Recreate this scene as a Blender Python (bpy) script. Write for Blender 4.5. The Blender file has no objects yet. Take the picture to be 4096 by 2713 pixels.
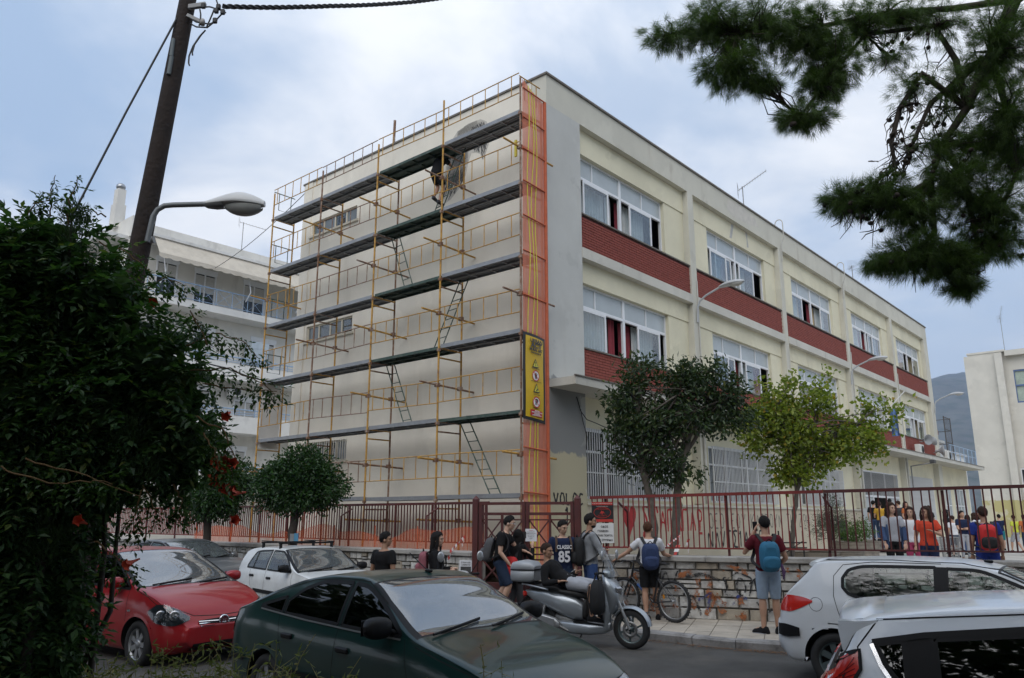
import bpy,bmesh,math,random
import numpy as np
from mathutils import Vector,Matrix,noise as mnoise
from mathutils.bvhtree import BVHTree
R=math.radians
PI=math.pi
rng=random.Random(7)
nrng=np.random.default_rng(11)
scene=bpy.context.scene
COL=scene.collection
# ------------------------------------------------------------------ camera, sky, sun, exposure
cam_d=bpy.data.cameras.new('camera')
cam_d.sensor_width=36.0
cam_d.lens=27.456
cam_d.clip_start=0.1
cam_d.clip_end=9000
cam=bpy.data.objects.new('camera',cam_d)
COL.objects.link(cam)
cam.location=(0,0,1.88)
cam.rotation_euler=(R(90+12.9),0,0)
scene.camera=cam
SUN_EL,SUN_AZ=R(46),R(196)
world=bpy.data.worlds.new('World')
scene.world=world
world.use_nodes=True
wn,wl=world.node_tree.nodes,world.node_tree.links
wn.clear()
def wnode(t,**k):
 n=wn.new(t)
 for a,v in k.items():
  setattr(n,a,v)
 return n
def wmath(op,a,b=None):
 n=wnode('ShaderNodeMath',operation=op)
 for i,v in enumerate((a,b)):
  if v is None:continue
  if hasattr(v,'links'):wl.new(v,n.inputs[i])
  else:n.inputs[i].default_value=v
 return n.outputs[0]
sky=wnode('ShaderNodeTexSky',sky_type='NISHITA')
sky.sun_disc=False
sky.sun_elevation=SUN_EL
sky.sun_rotation=SUN_AZ
sky.air_density=1.0
sky.dust_density=2.0
sky.ozone_density=1.0
tc=wnode('ShaderNodeTexCoord')
sep=wnode('ShaderNodeSeparateXYZ')
wl.new(tc.outputs['Generated'],sep.inputs[0])
zc=wmath('ADD',wmath('MAXIMUM',sep.outputs[2],0.0),0.22)
comb=wnode('ShaderNodeCombineXYZ')
wl.new(wmath('DIVIDE',sep.outputs[0],zc),comb.inputs[0])
wl.new(wmath('DIVIDE',sep.outputs[1],zc),comb.inputs[1])
def wnoise(scale,detail,rough,seed,dist=0.0):
 m=wnode('ShaderNodeMapping')
 m.inputs['Location'].default_value=(seed,seed*1.7,seed*.3)
 wl.new(comb.outputs[0],m.inputs[0])
 n=wnode('ShaderNodeTexNoise')
 n.inputs['Scale'].default_value=scale
 n.inputs['Detail'].default_value=detail
 n.inputs['Roughness'].default_value=rough
 n.inputs['Distortion'].default_value=dist
 wl.new(m.outputs[0],n.inputs['Vector'])
 return n.outputs['Fac']
def wramp(fac,stops):
 r=wnode('ShaderNodeValToRGB')
 r.color_ramp.interpolation='EASE'
 while len(r.color_ramp.elements)<len(stops):r.color_ramp.elements.new(.5)
 for e,(p,c)in zip(r.color_ramp.elements,stops):
  e.position=p;e.color=(*c,1)
 wl.new(fac,r.inputs[0])
 return r.outputs[0]
cover=wramp(wnoise(1.05,7,.54,4.3,.25),[(.36,(0,0,0)),(.62,(1,1,1))])
shade=wramp(wnoise(1.9,6,.55,9.1,.4),[(.30,(4.0,4.75,5.9)),(.64,(7.3,7.5,7.8))])
# thin blue-grey veil over the clear sky, bright cloud over it, everything paler towards the horizon
veil=wnode('ShaderNodeMixRGB');veil.inputs[0].default_value=.72
lim=wnode('ShaderNodeMixRGB',blend_type='DARKEN');lim.inputs[0].default_value=1;lim.inputs[2].default_value=(9,9.3,9.8,1)
wl.new(sky.outputs[0],lim.inputs[1]);wl.new(lim.outputs[0],veil.inputs[1]);veil.inputs[2].default_value=(3.8,4.9,6.5,1)
cl=wnode('ShaderNodeMixRGB')
wl.new(cover,cl.inputs[0]);wl.new(veil.outputs[0],cl.inputs[1]);wl.new(shade,cl.inputs[2])
hz=wnode('ShaderNodeMapRange');hz.inputs[1].default_value=0.02;hz.inputs[2].default_value=0.30
hz.inputs[3].default_value=.75;hz.inputs[4].default_value=0.0
wl.new(sep.outputs[2],hz.inputs[0])
pale=wnode('ShaderNodeMixRGB')
wl.new(hz.outputs[0],pale.inputs[0]);wl.new(cl.outputs[0],pale.inputs[1]);pale.inputs[2].default_value=(7.0,7.3,7.6,1)
# an overcast sky is somewhat brighter overhead than low down
gl=wnode('ShaderNodeVectorMath',operation='SCALE');wl.new(pale.outputs[0],gl.inputs[0]);wl.new(wmath('ADD',wmath('MULTIPLY',wmath('MAXIMUM',sep.outputs[2],0.0),.42),.86),gl.inputs['Scale'])
bg=wnode('ShaderNodeBackground');bg.inputs['Strength'].default_value=0.10
wl.new(gl.outputs[0],bg.inputs['Color'])
wo=wnode('ShaderNodeOutputWorld');wl.new(bg.outputs[0],wo.inputs[0])
sun_d=bpy.data.lights.new('sun','SUN')
sun_d.energy=1.5
sun_d.angle=R(65)
sun_d.color=(1.0,.95,.88)
sun=bpy.data.objects.new('sun',sun_d)
COL.objects.link(sun)
sdir=Vector((math.sin(SUN_AZ)*math.cos(SUN_EL),math.cos(SUN_AZ)*math.cos(SUN_EL),math.sin(SUN_EL)))
sun.rotation_euler=sdir.to_track_quat('Z','Y').to_euler()
sun.location=(-20,-30,60)
scene.view_settings.view_transform='Standard'
scene.view_settings.look='None'
scene.view_settings.gamma=1
scene.view_settings.use_curve_mapping=False
scene.view_settings.exposure=0.47
scene.cycles.max_bounces=6
scene.cycles.transparent_max_bounces=24
scene.cycles.use_denoising=True
# ------------------------------------------------------------------ materials
MATS={}
def mat(name,col,rough=.7,var=.12,scale=3.0,bump=0.0,bscale=30.0,metal=0.0,coat=0.0,spec=.5,dirt=None,dscale=1.2,damt=.5,coords='Object',emit=None,trans=0.0):
 if name in MATS:return MATS[name]
 m=bpy.data.materials.new(name);m.use_nodes=True
 N,L=m.node_tree.nodes,m.node_tree.links
 b=N['Principled BSDF']
 b.inputs['Roughness'].default_value=rough
 b.inputs['Metallic'].default_value=metal
 b.inputs['Specular IOR Level'].default_value=spec
 if coat:
  b.inputs['Coat Weight'].default_value=coat;b.inputs['Coat Roughness'].default_value=.06
 if trans:
  b.inputs['Subsurface Weight'].default_value=0
 if coords=='World':
  g=N.new('ShaderNodeNewGeometry');vec=g.outputs['Position']
 else:
  t=N.new('ShaderNodeTexCoord');vec=t.outputs['Object']
 n=N.new('ShaderNodeTexNoise');n.inputs['Scale'].default_value=scale;n.inputs['Detail'].default_value=6
 n.inputs['Roughness'].default_value=.6
 L.new(vec,n.inputs['Vector'])
 r=N.new('ShaderNodeMapRange');r.inputs[1].default_value=.25;r.inputs[2].default_value=.75
 r.inputs[3].default_value=1-var;r.inputs[4].default_value=1+var
 L.new(n.outputs['Fac'],r.inputs[0])
 mx=N.new('ShaderNodeVectorMath');mx.operation='SCALE'
 mx.inputs[0].default_value=col[:3]
 L.new(r.outputs[0],mx.inputs['Scale'])
 out=mx.outputs[0]
 if dirt:
  n2=N.new('ShaderNodeTexNoise');n2.inputs['Scale'].default_value=dscale;n2.inputs['Detail'].default_value=8
  n2.inputs['Roughness'].default_value=.68
  L.new(vec,n2.inputs['Vector'])
  r2=N.new('ShaderNodeMapRange');r2.inputs[1].default_value=.48;r2.inputs[2].default_value=.68
  r2.inputs[4].default_value=damt
  L.new(n2.outputs['Fac'],r2.inputs[0])
  mm=N.new('ShaderNodeMixRGB');L.new(r2.outputs[0],mm.inputs[0]);L.new(out,mm.inputs[1])
  mm.inputs[2].default_value=(*dirt,1);out=mm.outputs[0]
 L.new(out,b.inputs['Base Color'])
 if bump:
  n3=N.new('ShaderNodeTexNoise');n3.inputs['Scale'].default_value=bscale;n3.inputs['Detail'].default_value=4
  L.new(vec,n3.inputs['Vector'])
  bp=N.new('ShaderNodeBump');bp.inputs['Strength'].default_value=bump;bp.inputs['Distance'].default_value=.02
  L.new(n3.outputs['Fac'],bp.inputs['Height']);L.new(bp.outputs[0],b.inputs['Normal'])
 MATS[name]=m
 return m
def glass(name,tint=(.6,.66,.66),ior=1.7,rough=.02,base=None):
 """thin glazing: tinted see-through mixed with a mirror by Fresnel"""
 if name in MATS:return MATS[name]
 m=bpy.data.materials.new(name);m.use_nodes=True
 N,L=m.node_tree.nodes,m.node_tree.links
 N.remove(N['Principled BSDF'])
 o=N['Material Output']
 t=N.new('ShaderNodeBsdfTransparent');t.inputs[0].default_value=(*tint,1)
 body=t.outputs[0]
 if base:
  d=N.new('ShaderNodeBsdfDiffuse');d.inputs[0].default_value=(*base[:3],1)
  a=N.new('ShaderNodeMixShader');a.inputs[0].default_value=base[3]
  L.new(t.outputs[0],a.inputs[1]);L.new(d.outputs[0],a.inputs[2]);body=a.outputs[0]
 g=N.new('ShaderNodeBsdfGlossy');g.inputs['Roughness'].default_value=rough
 nn=N.new('ShaderNodeTexNoise');nn.inputs['Scale'].default_value=3.0
 rr=N.new('ShaderNodeMapRange');rr.inputs[3].default_value=.85;rr.inputs[4].default_value=1.0
 L.new(nn.outputs['Fac'],rr.inputs[0]);
 cc=N.new('ShaderNodeCombineColor')
 for i in range(3):L.new(rr.outputs[0],cc.inputs[i])
 L.new(cc.outputs[0],g.inputs['Color'])
 lw_=N.new('ShaderNodeLayerWeight');lw_.inputs[0].default_value=.5
 pw_=N.new('ShaderNodeMath');pw_.operation='POWER';pw_.inputs[1].default_value=4.0
 L.new(lw_.outputs['Facing'],pw_.inputs[0])
 r0=2*((ior-1)/(ior+1))**2
 f=N.new('ShaderNodeMapRange');f.inputs[3].default_value=r0;f.inputs[4].default_value=.95
 L.new(pw_.outputs[0],f.inputs[0])
 mx=N.new('ShaderNodeMixShader')
 L.new(f.outputs[0],mx.inputs[0]);L.new(body,mx.inputs[1]);L.new(g.outputs[0],mx.inputs[2])
 L.new(mx.outputs[0],o.inputs['Surface'])
 MATS[name]=m
 return m
def leaf_mat(name,c1,c2,rough=.45,trans=.35,c3=None):
 """leaf blades: colour varies leaf by leaf, light passes through"""
 if name in MATS:return MATS[name]
 m=bpy.data.materials.new(name);m.use_nodes=True
 N,L=m.node_tree.nodes,m.node_tree.links
 b=N['Principled BSDF'];o=N['Material Output']
 g=N.new('ShaderNodeNewGeometry')
 rp=N.new('ShaderNodeValToRGB')
 rp.color_ramp.elements[0].color=(*c1,1);rp.color_ramp.elements[1].color=(*c2,1)
 if c3:
  e=rp.color_ramp.elements.new(.93);e.color=(*c2,1)
  rp.color_ramp.elements[2].color=(*c3,1)
 L.new(g.outputs['Random Per Island'],rp.inputs[0])
 L.new(rp.outputs[0],b.inputs['Base Color'])
 b.inputs['Roughness'].default_value=rough
 b.inputs['Specular IOR Level'].default_value=.4
 tl=N.new('ShaderNodeBsdfTranslucent')
 mv=N.new('ShaderNodeMixRGB');mv.blend_type='MULTIPLY';mv.inputs[0].default_value=1
 L.new(rp.outputs[0],mv.inputs[1]);mv.inputs[2].default_value=(1.3,1.5,.6,1)
 L.new(mv.outputs[0],tl.inputs[0])
 mx=N.new('ShaderNodeMixShader');mx.inputs[0].default_value=trans
 L.new(b.outputs[0],mx.inputs[1]);L.new(tl.outputs[0],mx.inputs[2]);L.new(mx.outputs[0],o.inputs['Surface'])
 MATS[name]=m
 return m
# ------------------------------------------------------------------ objects
def tag(o,label=None,cat=None,group=None,kind=None):
 if label:o['label']=label
 if cat:o['category']=cat
 if group:o['group']=group
 if kind:o['kind']=kind
 return o
def thing(name,label,cat,loc=(0,0,0),rz=0.0,group=None,parent=None):
 o=bpy.data.objects.new(name,None);COL.objects.link(o)
 o.empty_display_size=.2
 o.location=loc;o.rotation_euler=(0,0,rz)
 return tag(o,label,cat,group)
def link(name,me,parent=None,loc=None,rot=None):
 o=bpy.data.objects.new(name,me);COL.objects.link(o)
 if parent is not None:o.parent=parent
 if loc is not None:o.location=loc
 if rot is not None:o.rotation_euler=rot
 return o
KIDS={}
def copy_tree(o,parent=None,kids=None):
 c=o.copy();COL.objects.link(c)
 if parent is not None:c.parent=parent
 for ch in list(o.children):copy_tree(ch,c)
 return c
class MB:
 def __init__(s):s.v=[];s.f=[];s.mi=[];s.sm=[]
 def add(s,vs,fs,mi=0,smooth=False):
  k=len(s.v);s.v+=[tuple(p)for p in vs]
  for f in fs:
   s.f.append([i+k for i in f]);s.mi.append(mi);s.sm.append(smooth)
 def box(s,a,b,mi=0):
  x0,y0,z0=a;x1,y1,z1=b
  if x0>x1:x0,x1=x1,x0
  if y0>y1:y0,y1=y1,y0
  if z0>z1:z0,z1=z1,z0
  s.add([(x0,y0,z0),(x1,y0,z0),(x1,y1,z0),(x0,y1,z0),(x0,y0,z1),(x1,y0,z1),(x1,y1,z1),(x0,y1,z1)],[(0,3,2,1),(4,5,6,7),(0,1,5,4),(1,2,6,5),(2,3,7,6),(3,0,4,7)],mi)
 def obox(s,c,ax,ay,az,mi=0):
  """box from centre and three half-axis vectors"""
  c,ax,ay,az=(Vector(q)for q in(c,ax,ay,az))
  P=[c+i*ax+j*ay+k*az for k in(-1,1)for i,j in((-1,-1),(1,-1),(1,1),(-1,1))]
  s.add(P,[(0,3,2,1),(4,5,6,7),(0,1,5,4),(1,2,6,5),(2,3,7,6),(3,0,4,7)],mi)
 def bbox(s,c,h,bev=.02,mi=0,M=None):
  """box with chamfered edges (24 vertices), optional matrix"""
  hx,hy,hz=h;V=[];
  b=min(bev,hx*.9,hy*.9,hz*.9)
  idx={}
  for sx in(-1,1):
   for sy in(-1,1):
    for sz in(-1,1):
     for a in range(3):
      p=[sx*(hx-b),sy*(hy-b),sz*(hz-b)]
      p[a]=(sx*hx,sy*hy,sz*hz)[a]
      idx[(sx,sy,sz,a)]=len(V);V.append(p)
  F=[]
  for a in range(3):
   o1,o2=[q for q in range(3)if q!=a]
   for sgn in(-1,1):
    q=[]
    for u,w in((-1,-1),(1,-1),(1,1),(-1,1)):
     k=[0,0,0];k[a]=sgn;k[o1]=u;k[o2]=w;q.append(idx[(*k,a)])
    if(sgn>0)==(a==1):q.reverse()
    F.append(q)
  for a in range(3):
   o1,o2=[q for q in range(3)if q!=a]
   for u in(-1,1):
    for w in(-1,1):
     k1=[0,0,0];k1[a]=-1;k1[o1]=u;k1[o2]=w
     k2=list(k1);k2[a]=1
     F.append([idx[(*k1,o1)],idx[(*k2,o1)],idx[(*k2,o2)],idx[(*k1,o2)]])
  for sx in(-1,1):
   for sy in(-1,1):
    for sz in(-1,1):
     F.append([idx[(sx,sy,sz,a)]for a in range(3)])
  V=[Vector(p)for p in V]
  if M is not None:V=[M@p for p in V]
  c=Vector(c)
  s.add([p+c for p in V],F,mi)
 def tube(s,pts,r,n=8,mi=0,caps=True,smooth=True):
  pts=[Vector(p)for p in pts]
  rs=r if isinstance(r,(list,tuple))else[r]*len(pts)
  up=None;rings=[]
  for i,p in enumerate(pts):
   t=(pts[min(i+1,len(pts)-1)]-pts[max(i-1,0)])
   if t.length<1e-9:t=Vector((0,0,1))
   t.normalize()
   if up is None:
    up=Vector((0,0,1))if abs(t.z)<.9 else Vector((1,0,0))
   a=t.cross(up)
   if a.length<1e-6:a=t.orthogonal()
   a.normalize();b=a.cross(t);up=b
   rings.append([p+(a*math.cos(2*PI*k/n)+b*math.sin(2*PI*k/n))*rs[i]for k in range(n)])
  V=[q for rg in rings for q in rg];F=[]
  for i in range(len(pts)-1):
   for k in range(n):
    F.append((i*n+k,i*n+(k+1)%n,(i+1)*n+(k+1)%n,(i+1)*n+k))
  s.add(V,F,mi,smooth)
  if caps:
   s.add(rings[0],[tuple(range(n))[::-1]],mi);s.add(rings[-1],[tuple(range(n))],mi)
 def lathe(s,prof,n=24,mi=0,M=None,smooth=True,closed=False,caps=True):
  """prof: (radius, height) around z"""
  V=[]
  for r,z in prof:
   for k in range(n):
    V.append(Vector((r*math.cos(2*PI*k/n),r*math.sin(2*PI*k/n),z)))
  F=[]
  m=len(prof)
  for i in range(m if closed else m-1):
   for k in range(n):
    j=(i+1)%m
    F.append((i*n+k,i*n+(k+1)%n,j*n+(k+1)%n,j*n+k))
  if M is not None:V=[M@v for v in V]
  s.add(V,F,mi,smooth)
  if not closed and caps:
   if prof[0][0]>1e-6:s.add([V[k]for k in range(n)],[tuple(range(n))[::-1]],mi)
   if prof[-1][0]>1e-6:s.add([V[(m-1)*n+k]for k in range(n)],[tuple(range(n))],mi)
 def ell(s,c,r,nu=14,nv=9,mi=0,M=None):
  V=[];F=[]
  for i in range(nv+1):
   th=PI*i/nv
   for k in range(nu):
    V.append(Vector((r[0]*math.sin(th)*math.cos(2*PI*k/nu),r[1]*math.sin(th)*math.sin(2*PI*k/nu),r[2]*math.cos(th))))
  for i in range(nv):
   for k in range(nu):
    F.append((i*nu+k,(i+1)*nu+k,(i+1)*nu+(k+1)%nu,i*nu+(k+1)%nu))
  if M is not None:V=[M@v for v in V]
  c=Vector(c)
  s.add([v+c for v in V],F,mi,True)
 def prism(s,poly,h,mi=0,base=0.0,M=None):
  n=len(poly)
  V=[Vector((x,y,base))for x,y in poly]+[Vector((x,y,base+h))for x,y in poly]
  if M is not None:V=[M@v for v in V]
  s.add(V,[tuple(range(n))[::-1],tuple(range(n,2*n))]+[(i,(i+1)%n,n+(i+1)%n,n+i)for i in range(n)],mi)
 def loft(s,secs,mi=0,closed=True,caps=True,smooth=True):
  n=len(secs[0]);V=[Vector(p)for sc in secs for p in sc];F=[]
  for i in range(len(secs)-1):
   for k in range(n if closed else n-1):
    F.append((i*n+k,i*n+(k+1)%n,(i+1)*n+(k+1)%n,(i+1)*n+k))
  s.add(V,F,mi,smooth)
  if caps and closed:
   s.add(secs[0],[tuple(range(n))[::-1]],mi);s.add(secs[-1],[tuple(range(n))],mi)
 def mesh(s,name,mats):
  me=bpy.data.meshes.new(name)
  me.from_pydata(s.v,[],s.f)
  mats=mats if isinstance(mats,(list,tuple))else[mats]
  for m in mats:me.materials.append(m)
  if len(mats)>1:me.polygons.foreach_set('material_index',s.mi)
  me.polygons.foreach_set('use_smooth',s.sm)
  me.update()
  return me
 def build(s,name,mats,parent=None,loc=None,rot=None):
  return link(name,s.mesh(name,mats),parent,loc,rot)
def fast_mesh(name,V,F,m,smooth=False):
 """V (n,3) array, F (m,k) array of equal-size faces"""
 V=np.asarray(V,np.float32);F=np.asarray(F,np.int32)
 me=bpy.data.meshes.new(name)
 me.vertices.add(len(V));me.vertices.foreach_set('co',V.ravel())
 k=F.shape[1]
 me.loops.add(F.size);me.loops.foreach_set('vertex_index',F.ravel())
 me.polygons.add(len(F))
 me.polygons.foreach_set('loop_start',np.arange(0,F.size,k,dtype=np.int32))
 me.polygons.foreach_set('loop_total',np.full(len(F),k,np.int32))
 me.polygons.foreach_set('use_smooth',np.full(len(F),smooth))
 for q in(m if isinstance(m,(list,tuple))else[m]):me.materials.append(q)
 me.update(calc_edges=True)
 return me
def frame_matrix(o,right,up):
 """matrix whose local x = right, local y = up, local z = towards the reader"""
 r=Vector(right).normalized();u=Vector(up).normalized();n=r.cross(u).normalized()
 M=Matrix((r,u,n)).transposed().to_4x4();M.translation=Vector(o)
 return M
def text(name,body,size,m,o,right,up,parent=None,align='CENTER',sx=1.0,bold=0.0,ext=.001):
 cu=bpy.data.curves.new(name,'FONT');cu.body=body;cu.size=size
 cu.align_x=align;cu.align_y='CENTER';cu.extrude=ext;cu.offset=bold
 cu.resolution_u=3
 cu.materials.append(m)
 ob=bpy.data.objects.new(name,cu);COL.objects.link(ob)
 if parent is not None:ob.parent=parent
 ob.matrix_basis=frame_matrix(o,right,up)@Matrix.Diagonal((sx,1,1,1))
 return ob
STROKES={'A':[[(0,0),(.5,1),(1,0)],[(.2,.4),(.8,.4)]],'B':[[(0,0),(0,1),(.7,.95),(.75,.6),(.1,.52),(.85,.45),(.8,.05),(0,0)]],'G':[[(0,0),(0,1),(.9,1)]],'E':[[(.85,1),(.1,.95),(0,.5),(.6,.52)],[(0,.5),(.1,.05),(.9,0)]],'K':[[(0,0),(0,1)],[(.9,1),(.05,.45),(.95,0)]],'L':[[(0,0),(.5,1),(1,0)]],'l':[[(0,1),(0,0),(.7,0)]],'M':[[(0,0),(.1,1),(.5,.3),(.9,1),(1,0)]],'N':[[(0,0),(.05,1),(.9,0),(1,1)]],'O':[[(.5,0),(.1,.2),(0,.55),(.3,1),(.75,.95),(1,.5),(.85,.1),(.5,0)]],'P':[[(0,0),(0,1),(1,1),(1,0)]],'R':[[(0,0),(0,1),(.8,.95),(.85,.55),(.1,.45)]],'S':[[(.95,1),(0,.98),(.55,.5),(0,.03),(1,0)]],'s':[[(.9,.9),(.4,1),(.1,.75),(.8,.4),(.6,0),(0,.1)]],'T':[[(.5,0),(.5,1)],[(0,1),(1,1)]],'U':[[(0,1),(.45,.45),(1,1)],[(.45,.5),(.3,0)]],'V':[[(0,1),(.5,0),(1,1)]],'W':[[(0,0),(.35,.05),(.1,.5),(.25,.95),(.75,.95),(.9,.5),(.65,.05),(1,0)]],'Z':[[(0,1),(1,1),(0,0),(1,0)]],'I':[[(.5,0),(.5,1)]],"'":[[(.4,1.05),(.55,.8)]],'1':[[(.2,.75),(.5,1),(.45,0)]],'C':[[(1,.9),(.4,1),(0,.5),(.4,0),(1,.1)]],'F':[[(0,0),(0,1),(.9,1)],[(0,.5),(.6,.5)]],'D':[[(0,0),(0,1),(.6,.95),(1,.5),(.6,.05),(0,0)]],'H':[[(0,0),(0,1)],[(1,0),(1,1)],[(0,.5),(1,.5)]],'Y':[[(0,1),(.5,.5),(1,1)],[(.5,.5),(.5,0)]],' ':[],'Q':[[(.5,.0),(.5,.42),(.05,.55),(.1,.95),(.55,1),(.95,.85),(.85,.5),(.5,.42)],[(.1,-.12),(.95,-.12)]],'.':[[(.4,0),(.5,.05)]]}
def spray(name,col,cover=.5,scale=9):
 """sprayed paint, worn through to the wall in patches"""
 if name in MATS:return MATS[name]
 m=mat(name,col,.85,.3,6);N,L=m.node_tree.nodes,m.node_tree.links
 g=N.new('ShaderNodeNewGeometry');n=N.new('ShaderNodeTexNoise');n.inputs['Scale'].default_value=scale;n.inputs['Detail'].default_value=7;n.inputs['Roughness'].default_value=.7
 L.new(g.outputs['Position'],n.inputs['Vector']);r=N.new('ShaderNodeMapRange');r.inputs[1].default_value=.62-cover*.35;r.inputs[2].default_value=.72-cover*.30
 L.new(n.outputs['Fac'],r.inputs[0]);L.new(r.outputs[0],N['Principled BSDF'].inputs['Alpha'])
 return m
def graffiti(name,body,m,o,right,up,h,w,step,thick,parent,seed=1,lift=.004,jit=.05):
 """sprayed strokes as thin ribbons lying on a wall"""
 g=random.Random(seed)
 M=frame_matrix(o,right,up);x=0
 for ch in body:
  mb=MB()
  for st in STROKES.get(ch,[]):
   pts=[]
   for a,b in zip(st[:-1],st[1:]):
    for k in range(5):
     t=k/5;pts.append((a[0]+(b[0]-a[0])*t,a[1]+(b[1]-a[1])*t))
   pts.append(st[-1])
   pts=[pts[0]]+[((pts[i-1][0]+pts[i][0]*2+pts[i+1][0])/4,(pts[i-1][1]+pts[i][1]*2+pts[i+1][1])/4)for i in range(1,len(pts)-1)]+[pts[-1]]
   P=[Vector((x+q[0]*w+g.uniform(-jit,jit)*w*.5,q[1]*h+g.uniform(-jit,jit)*h*.4,0))for q in pts]
   L1=[];L2=[]
   for i,p in enumerate(P):
    t=P[min(i+1,len(P)-1)]-P[max(i-1,0)]
    if t.length<1e-6:t=Vector((1,0,0))
    t.normalize();nrm=Vector((-t.y,t.x,0))*thick*.5*g.uniform(.7,1.25)
    L1.append(M@(p+nrm+Vector((0,0,lift))));L2.append(M@(p-nrm+Vector((0,0,lift))))
   n=len(P)
   mb.add(L1+L2,[(i,n+i,n+i+1,i+1)for i in range(n-1)])
  x+=step*g.uniform(.9,1.1)
  if mb.v:mb.build(name,m,parent)
AZ=R(41)
E1=Vector((math.sin(AZ),math.cos(AZ),0));E2=Vector((-math.cos(AZ),math.sin(AZ),0))
# ------------------------------------------------------------------ ground, street, pavement
M_asph=mat('asphalt',(.080,.077,.072),.92,.38,1.1,bump=.9,bscale=140,dirt=(.15,.135,.115),dscale=.45,damt=.75,coords='World')
M_dirt=mat('dry_earth',(.12,.10,.07),.95,.3,2.0,bump=.6,bscale=40,coords='World')
M_tile=mat('pavement_tile',(.44,.39,.32),.8,.16,5,bump=.25,bscale=60,dirt=(.2,.17,.14),dscale=1.6,damt=.55,coords='World')
M_grout=mat('pavement_joint',(.16,.14,.12),.95,.2,8,coords='World')
M_kerb=mat('kerb_stone',(.30,.29,.28),.85,.2,6,bump=.4,bscale=50,dirt=(.06,.055,.05),dscale=3.0,damt=.85,coords='World')
M_yard=mat('yard_paving',(.42,.40,.36),.9,.12,2,bump=.2,bscale=60,dirt=(.27,.25,.22),dscale=.9,damt=.6,coords='World')
def sheet(name,poly,z,m,kind='structure'):
 mb=MB();n=len(poly)
 zz=z if isinstance(z,(list,tuple))else[z]*n
 mb.add([(p[0],p[1],h)for p,h in zip(poly,zz)],[tuple(range(n))])
 return tag(mb.build(name,m),kind=kind)
sheet('terrain',[(-1500,-1500),(3300,-1500),(3300,3300),(-1500,3300)],-.06,M_dirt)
# street: one sheet in front of the kerb line
KERB=[(-30.0,41.2),(-10.0,23.72),(2.18,13.06),(2.74,12.60),(3.29,12.19),(3.96,11.88),(9.5,9.9),(30,3.0)]
sheet('road',[(-60,44)]+[(x,y)for x,y in KERB]+[(60,-8),(60,-40),(-60,-40)],0.0,M_asph)
sheet('verge',[(-14,1.0),(-2.6,1.0),(-1.0,4.6),(-3.4,6.2),(-6.3,9.2),(-14,16)],.03,M_dirt)
WL0=Vector((-.83,16.59,0));WR0=Vector((1.38,15.29,0))
DR=Vector((5.65,-1.91,0)).normalized();NR=Vector((-DR.y,DR.x,0))
GP=[WL0+E2*45,WL0,Vector((-.72,16.0,0)),WR0,WR0+DR*24]
# pavement bed (joints) between the kerb and the wall
pv=[(x+.0,y+.0)for x,y in KERB]
bed=[(p[0]+.10,p[1]+.14)for p in KERB]+[(GP[4].x,GP[4].y),(GP[3].x+NR.x,GP[3].y+NR.y),(GP[2].x+.3,GP[2].y+1.2),(GP[1].x+.3,GP[1].y+.3),(GP[0].x+.3,GP[0].y+.3)]
pavement=sheet('pavement',bed,.118,M_grout)
def clip(poly,a,b):
 """keep what lies to the left of a->b"""
 out=[]
 for i in range(len(poly)):
  p,q=poly[i-1],poly[i]
  sp=(b[0]-a[0])*(p[1]-a[1])-(b[1]-a[1])*(p[0]-a[0]);sq=(b[0]-a[0])*(q[1]-a[1])-(b[1]-a[1])*(q[0]-a[0])
  if(sp>=0)!=(sq>=0):
   t=sp/(sp-sq);out.append((p[0]+(q[0]-p[0])*t,p[1]+(q[1]-p[1])*t))
  if sq>=0:out.append(q)
 return out
inner=[(x+.13*(.6 if i<3 else .35),y+.13)for i,(x,y)in enumerate(KERB)]
nt=0
T=.40
for i in range(-16,26):
 for j in range(-1,12):
  g=.006
  c=WR0+DR*(i*T)-NR*(j*T)
  q=[c+DR*g-NR*(T-g),c+DR*(T-g)-NR*(T-g),c+DR*(T-g)-NR*g,c+DR*g-NR*g]
  poly=[(p.x,p.y)for p in q]
  for a,b in zip(inner[:-1],inner[1:]):
   poly=clip(poly,a,b)
   if len(poly)<3:break
  if len(poly)>=3:poly=clip(poly,(GP[4].x,GP[4].y),(GP[3].x-DR.x*2.2,GP[3].y-DR.y*2.2))
  if len(poly)>=3 and i<-5:poly=clip(poly,(GP[1].x,GP[1].y),(GP[0].x,GP[0].y))
  if len(poly)<3 or nt>=290:continue
  cx=sum(p[0]for p in poly)/len(poly)
  if cx<-2.2 or cx>9.2:continue
  nt+=1
  mb=MB();h=.012+rng.uniform(-.0025,.002)
  mb.prism(poly,h,base=.121)
  mb.build('tile',M_tile,pavement)
# kerb stones, each its own piece
kerb=tag(bpy.data.objects.new('kerb',None),kind='structure');COL.objects.link(kerb)
for a,b in zip(KERB[:-1],KERB[1:]):
 a,b=Vector((*a,0)),Vector((*b,0));d=b-a;L=d.length;d.normalize();n=Vector((-d.y,d.x,0))
 if n.y<0:n=-n
 k=max(1,round(L/1.0))
 for i in range(k):
  s0,s1=L*i/k+.006,L*(i+1)/k-.006
  p0,p1=a+d*s0,a+d*s1
  if p0.x<-14 or p0.x>14:continue
  mb=MB();dz=rng.uniform(-.004,.004)
  prof=[(0,-.03),(-.012,.10),(.012,.13),(.17,.137),(.17,-.03)]
  mb.loft([[p+n*u+Vector((0,0,w+dz))for u,w in prof]for p in(p0,p1)],smooth=False)
  mb.build('kerb_stone',M_kerb,kerb)
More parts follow.
